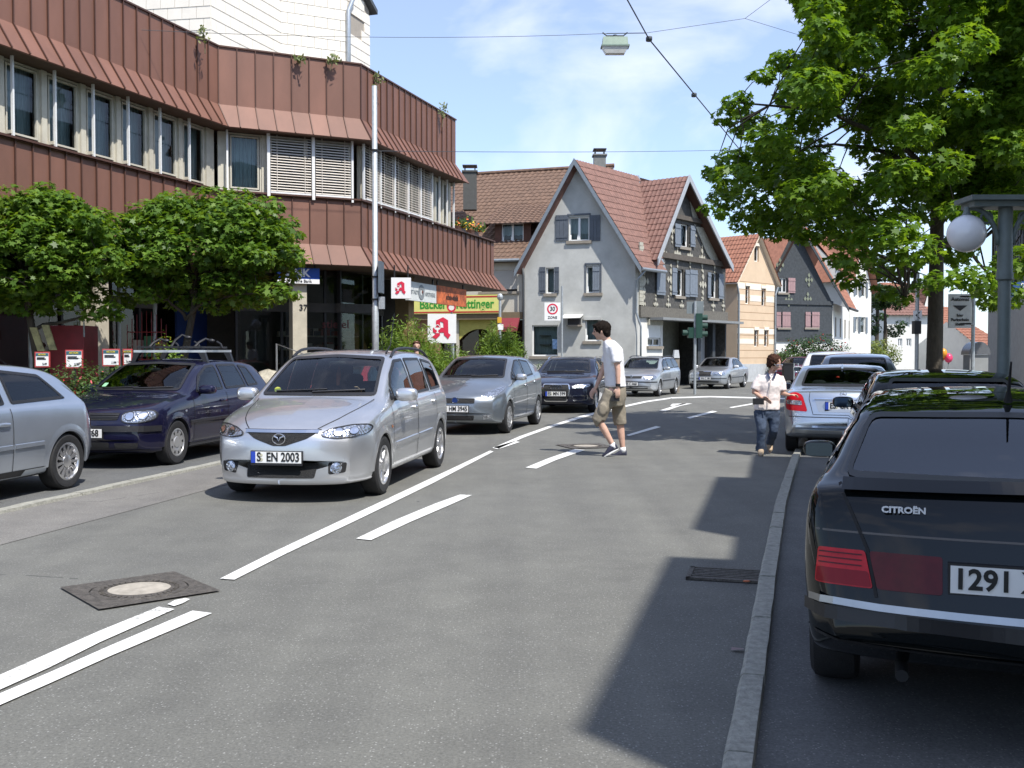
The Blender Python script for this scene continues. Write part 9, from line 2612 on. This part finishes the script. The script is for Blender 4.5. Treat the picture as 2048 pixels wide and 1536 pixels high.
# --- roof bars and cradles on the navy hatchback
def on_golf():
 c = GOLF
 for x in (2.15, 2.95):
  z = c.topf(x)
  mb = MB(); mb.box(x - .02, x + .02, -.58, .58, z + .10, z + .135); b = c.P('roof_bar', mb, pm('bar_alu', (.62, .63, .64), .3, metal=.8), smooth=False)
  for sg in (-1, 1):
   mb = MB(); mb.hexa([(x - .03, sg * .60 - .03, z - .07), (x + .03, sg * .60 - .03, z - .07), (x + .03, sg * .60 + .03, z - .07), (x - .03, sg * .60 + .03, z - .07), (x - .03, sg * .52 - .05, z + .10), (x + .03, sg * .52 - .05, z + .10), (x + .03, sg * .52 + .05, z + .10), (x - .03, sg * .52 + .05, z + .10)]); c.P('bar_foot', mb, M_BLK, b, smooth=False)
 for y, ln in ((-.36, .14), (.02, .20), (.38, .14)):
  z = c.topf(2.4) + .15
  mb = MB(); mb.box(1.95, 3.2, y - .035, y + .035, z, z + .03); cr_ = c.P('bicycle_carrier', mb, M_BLK, smooth=False)
  mb = MB(); mb.tube([(2.2, y, z), (2.28, y - .04, z + ln * .6), (2.34, y - .12, z + ln), (2.36, y - .2, z + ln * .8)], [.022, .02, .018, .016], 7); mb.ell((2.36, y - .2, z + ln * .8), (.04, .06, .03), 8, 6); c.P('clamp_arm', mb, M_BLK, cr_)
  mb = MB(); mb.tube([(3.0, y - .06, z), (3.02, y - .02, z + .07), (3.02, y + .05, z + .11)], .014, 6); c.P('strap', mb, M_BLK, cr_)
on_golf()
# --- shop display under the maples
m_red = pm('display_red', (.20, .015, .02), .6, var=.2)
Y = 18.2
t = thing('display_cabinet', 'dark red goods cabinet with wire frame in front of the shop', 'cabinet', (gx(150, Y), Y, .1))
a, b = dp(115, 720, Y), dp(182, 652, Y); mb = MB(); mb.box(a.x, b.x, Y - .3, Y + .3, .11, b.z); obj('body', mb, m_red, t)
mb = MB(); mb.tube([(a.x, Y - .3, b.z - .2), (a.x, Y - .3, b.z + .25), (b.x, Y - .3, b.z + .25), (b.x, Y - .3, b.z - .2)], .015, 6); obj('wire_frame', mb, M_GALV, t)
m_yel = pm('price_yellow', (.60, .48, .05), .5)
def price_board(px0, px1, py0, py1, Y, label, head, price, tilt=0.0):
 a, b = dp(px0, py1, Y), dp(px1, py0, Y); w, h = b.x - a.x, b.z - a.z; c = (a + b) / 2
 t = thing('price_board', label, 'sign', (c.x, Y, .1), group='price boards of the shop'); N = Vector((0, -1, 0))
 sign_box(c, XR, ZU, N, w + .04, h + .04, .02, t, pm('board_rim', (.42, .05, .05), .5), 'rim'); sign_box(c + N * .004, XR, ZU, N, w, h, .01, t)
 sign_box(c + ZU * h * .38 + N * .008, XR, ZU, N, w * .98, h * .22, .004, t, pm('board_teal', (.03, .12, .16), .5), 'header')
 obj('lettering', text_mb(head, h * .17, face_M(c + ZU * h * .38 + N * .012, XR, ZU), .002, .001, squeeze=.9), m_yel, t)
 obj('lettering', text_mb(price, h * .2, face_M(c + XR * w * .2 - ZU * h * .34 + N * .008, XR, ZU), .002, .001), M_SIGNK, t)
 for z in (.14, .04): mb = MB(); mb.fbox(Fr(c.x, c.y, d=(1, 0)), -w * .42, w * (.2 if z > .1 else .3), .005, .008, c.z + h * z - .012, c.z + h * z + .008); obj('text_line', mb, M_SIGNK, t)
 mb = MB(); mb.tube([(c.x, Y + .03, .1), (c.x, Y + .03, a.z)], .02, 6); obj('stand', mb, M_BLK, t)
price_board(207, 237, 700, 730, 17.0, 'price board with Aktion header, the right one behind the navy hatchback', 'AKTION', '1.99')
price_board(133, 163, 702, 734, 16.6, 'price board in the middle, behind the rose bush', 'AKTION', '3.99')
price_board(72, 97, 706, 732, 16.4, 'price board on the left above the silver hatchback roof', 'AKTION', '2.49')
price_board(248, 262, 700, 728, 17.2, 'price board partly hidden behind the roof bars', 'AKTION', '0.99')
for k, (px, py0, py1) in enumerate(((82, 655, 702), (106, 650, 700))):
 a, b = dp(px, py1, 17.4), dp(px - 16, py0, 17.4); mb = MB(); mb.hexa([a + Vector(v) for v in ((-.06, 0, 0), (.06, 0, 0), (.06, .03, 0), (-.06, .03, 0))] + [b + Vector(v) for v in ((-.06, 0, 0), (.06, 0, 0), (.06, .03, 0), (-.06, .03, 0))])
 tag(obj('leaning_tube', mb, pm('tube_mix', (.30, .27, .12), .6, var=.5, scale=8)), ('yellow-topped goods sleeve leaning against the red cabinet, %s one' % ('left', 'right')[k]), 'package', 'leaning goods sleeves')
for k, (px, py) in enumerate(((60, 600), (238, 620), (310, 640))):
 c_ = dp(px, py, 18.9)
 mb = MB(); mb.tube([(c_.x, 18.9, .1), (c_.x, 18.9, 3.5)], .035, 8); tag(obj('canopy_post', mb, M_GALV), ('thin grey awning post under the left maple', 'thin grey awning post between the two maples', 'thin grey awning post behind the navy hatchback')[k], 'post')
t = thing('goods_rack', 'red wire goods rack with white and green packs before the shop window', 'rack', (gx(290, 18.8), 18.8, .1))
a, b = dp(255, 720, 18.8), dp(332, 622, 18.8)
mb = MB()
for k in range(9):
 x = a.x + (b.x - a.x) * k / 8; mb.tube([(x, 18.8, .1), (x, 18.8, b.z - .25 * abs(k / 4 - 1) ** 2)], .008, 5)
for z in (.8, 1.4, 1.9): mb.tube([(a.x, 18.8, z), (b.x, 18.8, z)], .010, 5)
obj('wires', mb, m_red, t)
rr = random.Random(9)
for k in range(7):
 x = a.x + (b.x - a.x) * (k + .5) / 7; z = (.85, 1.45)[k % 2]; mb = MB(); mb.box(x - .07, x + .07, 18.85, 19.0, z, z + rr.uniform(.25, .4)); obj('pack', mb, shm[k % 5] if k % 3 else pm('pack_green', (.03, .12, .05), .6), t)
sc_ = gp(1474, 1305); mb = MB(); mb.quad((sc_.x - .03, sc_.y, .012), (sc_.x + .03, sc_.y - .01, .02), (sc_.x + .04, sc_.y + .03, .012), (sc_.x - .02, sc_.y + .035, .018)); tag(obj('litter_scrap', mb, pm('litter', (.25, .18, .18), .7)), 'small crumpled scrap on the road by the kerb', 'litter')
sc_ = gp(1493, 1169); mb = MB(); mb.ell((sc_.x, sc_.y, .022), (.025, .012, .006), 8, 5); tag(obj('litter_scrap', mb, pm('litter_orange', (.5, .14, .06), .7)), 'orange scrap lying on the drain grate', 'litter')
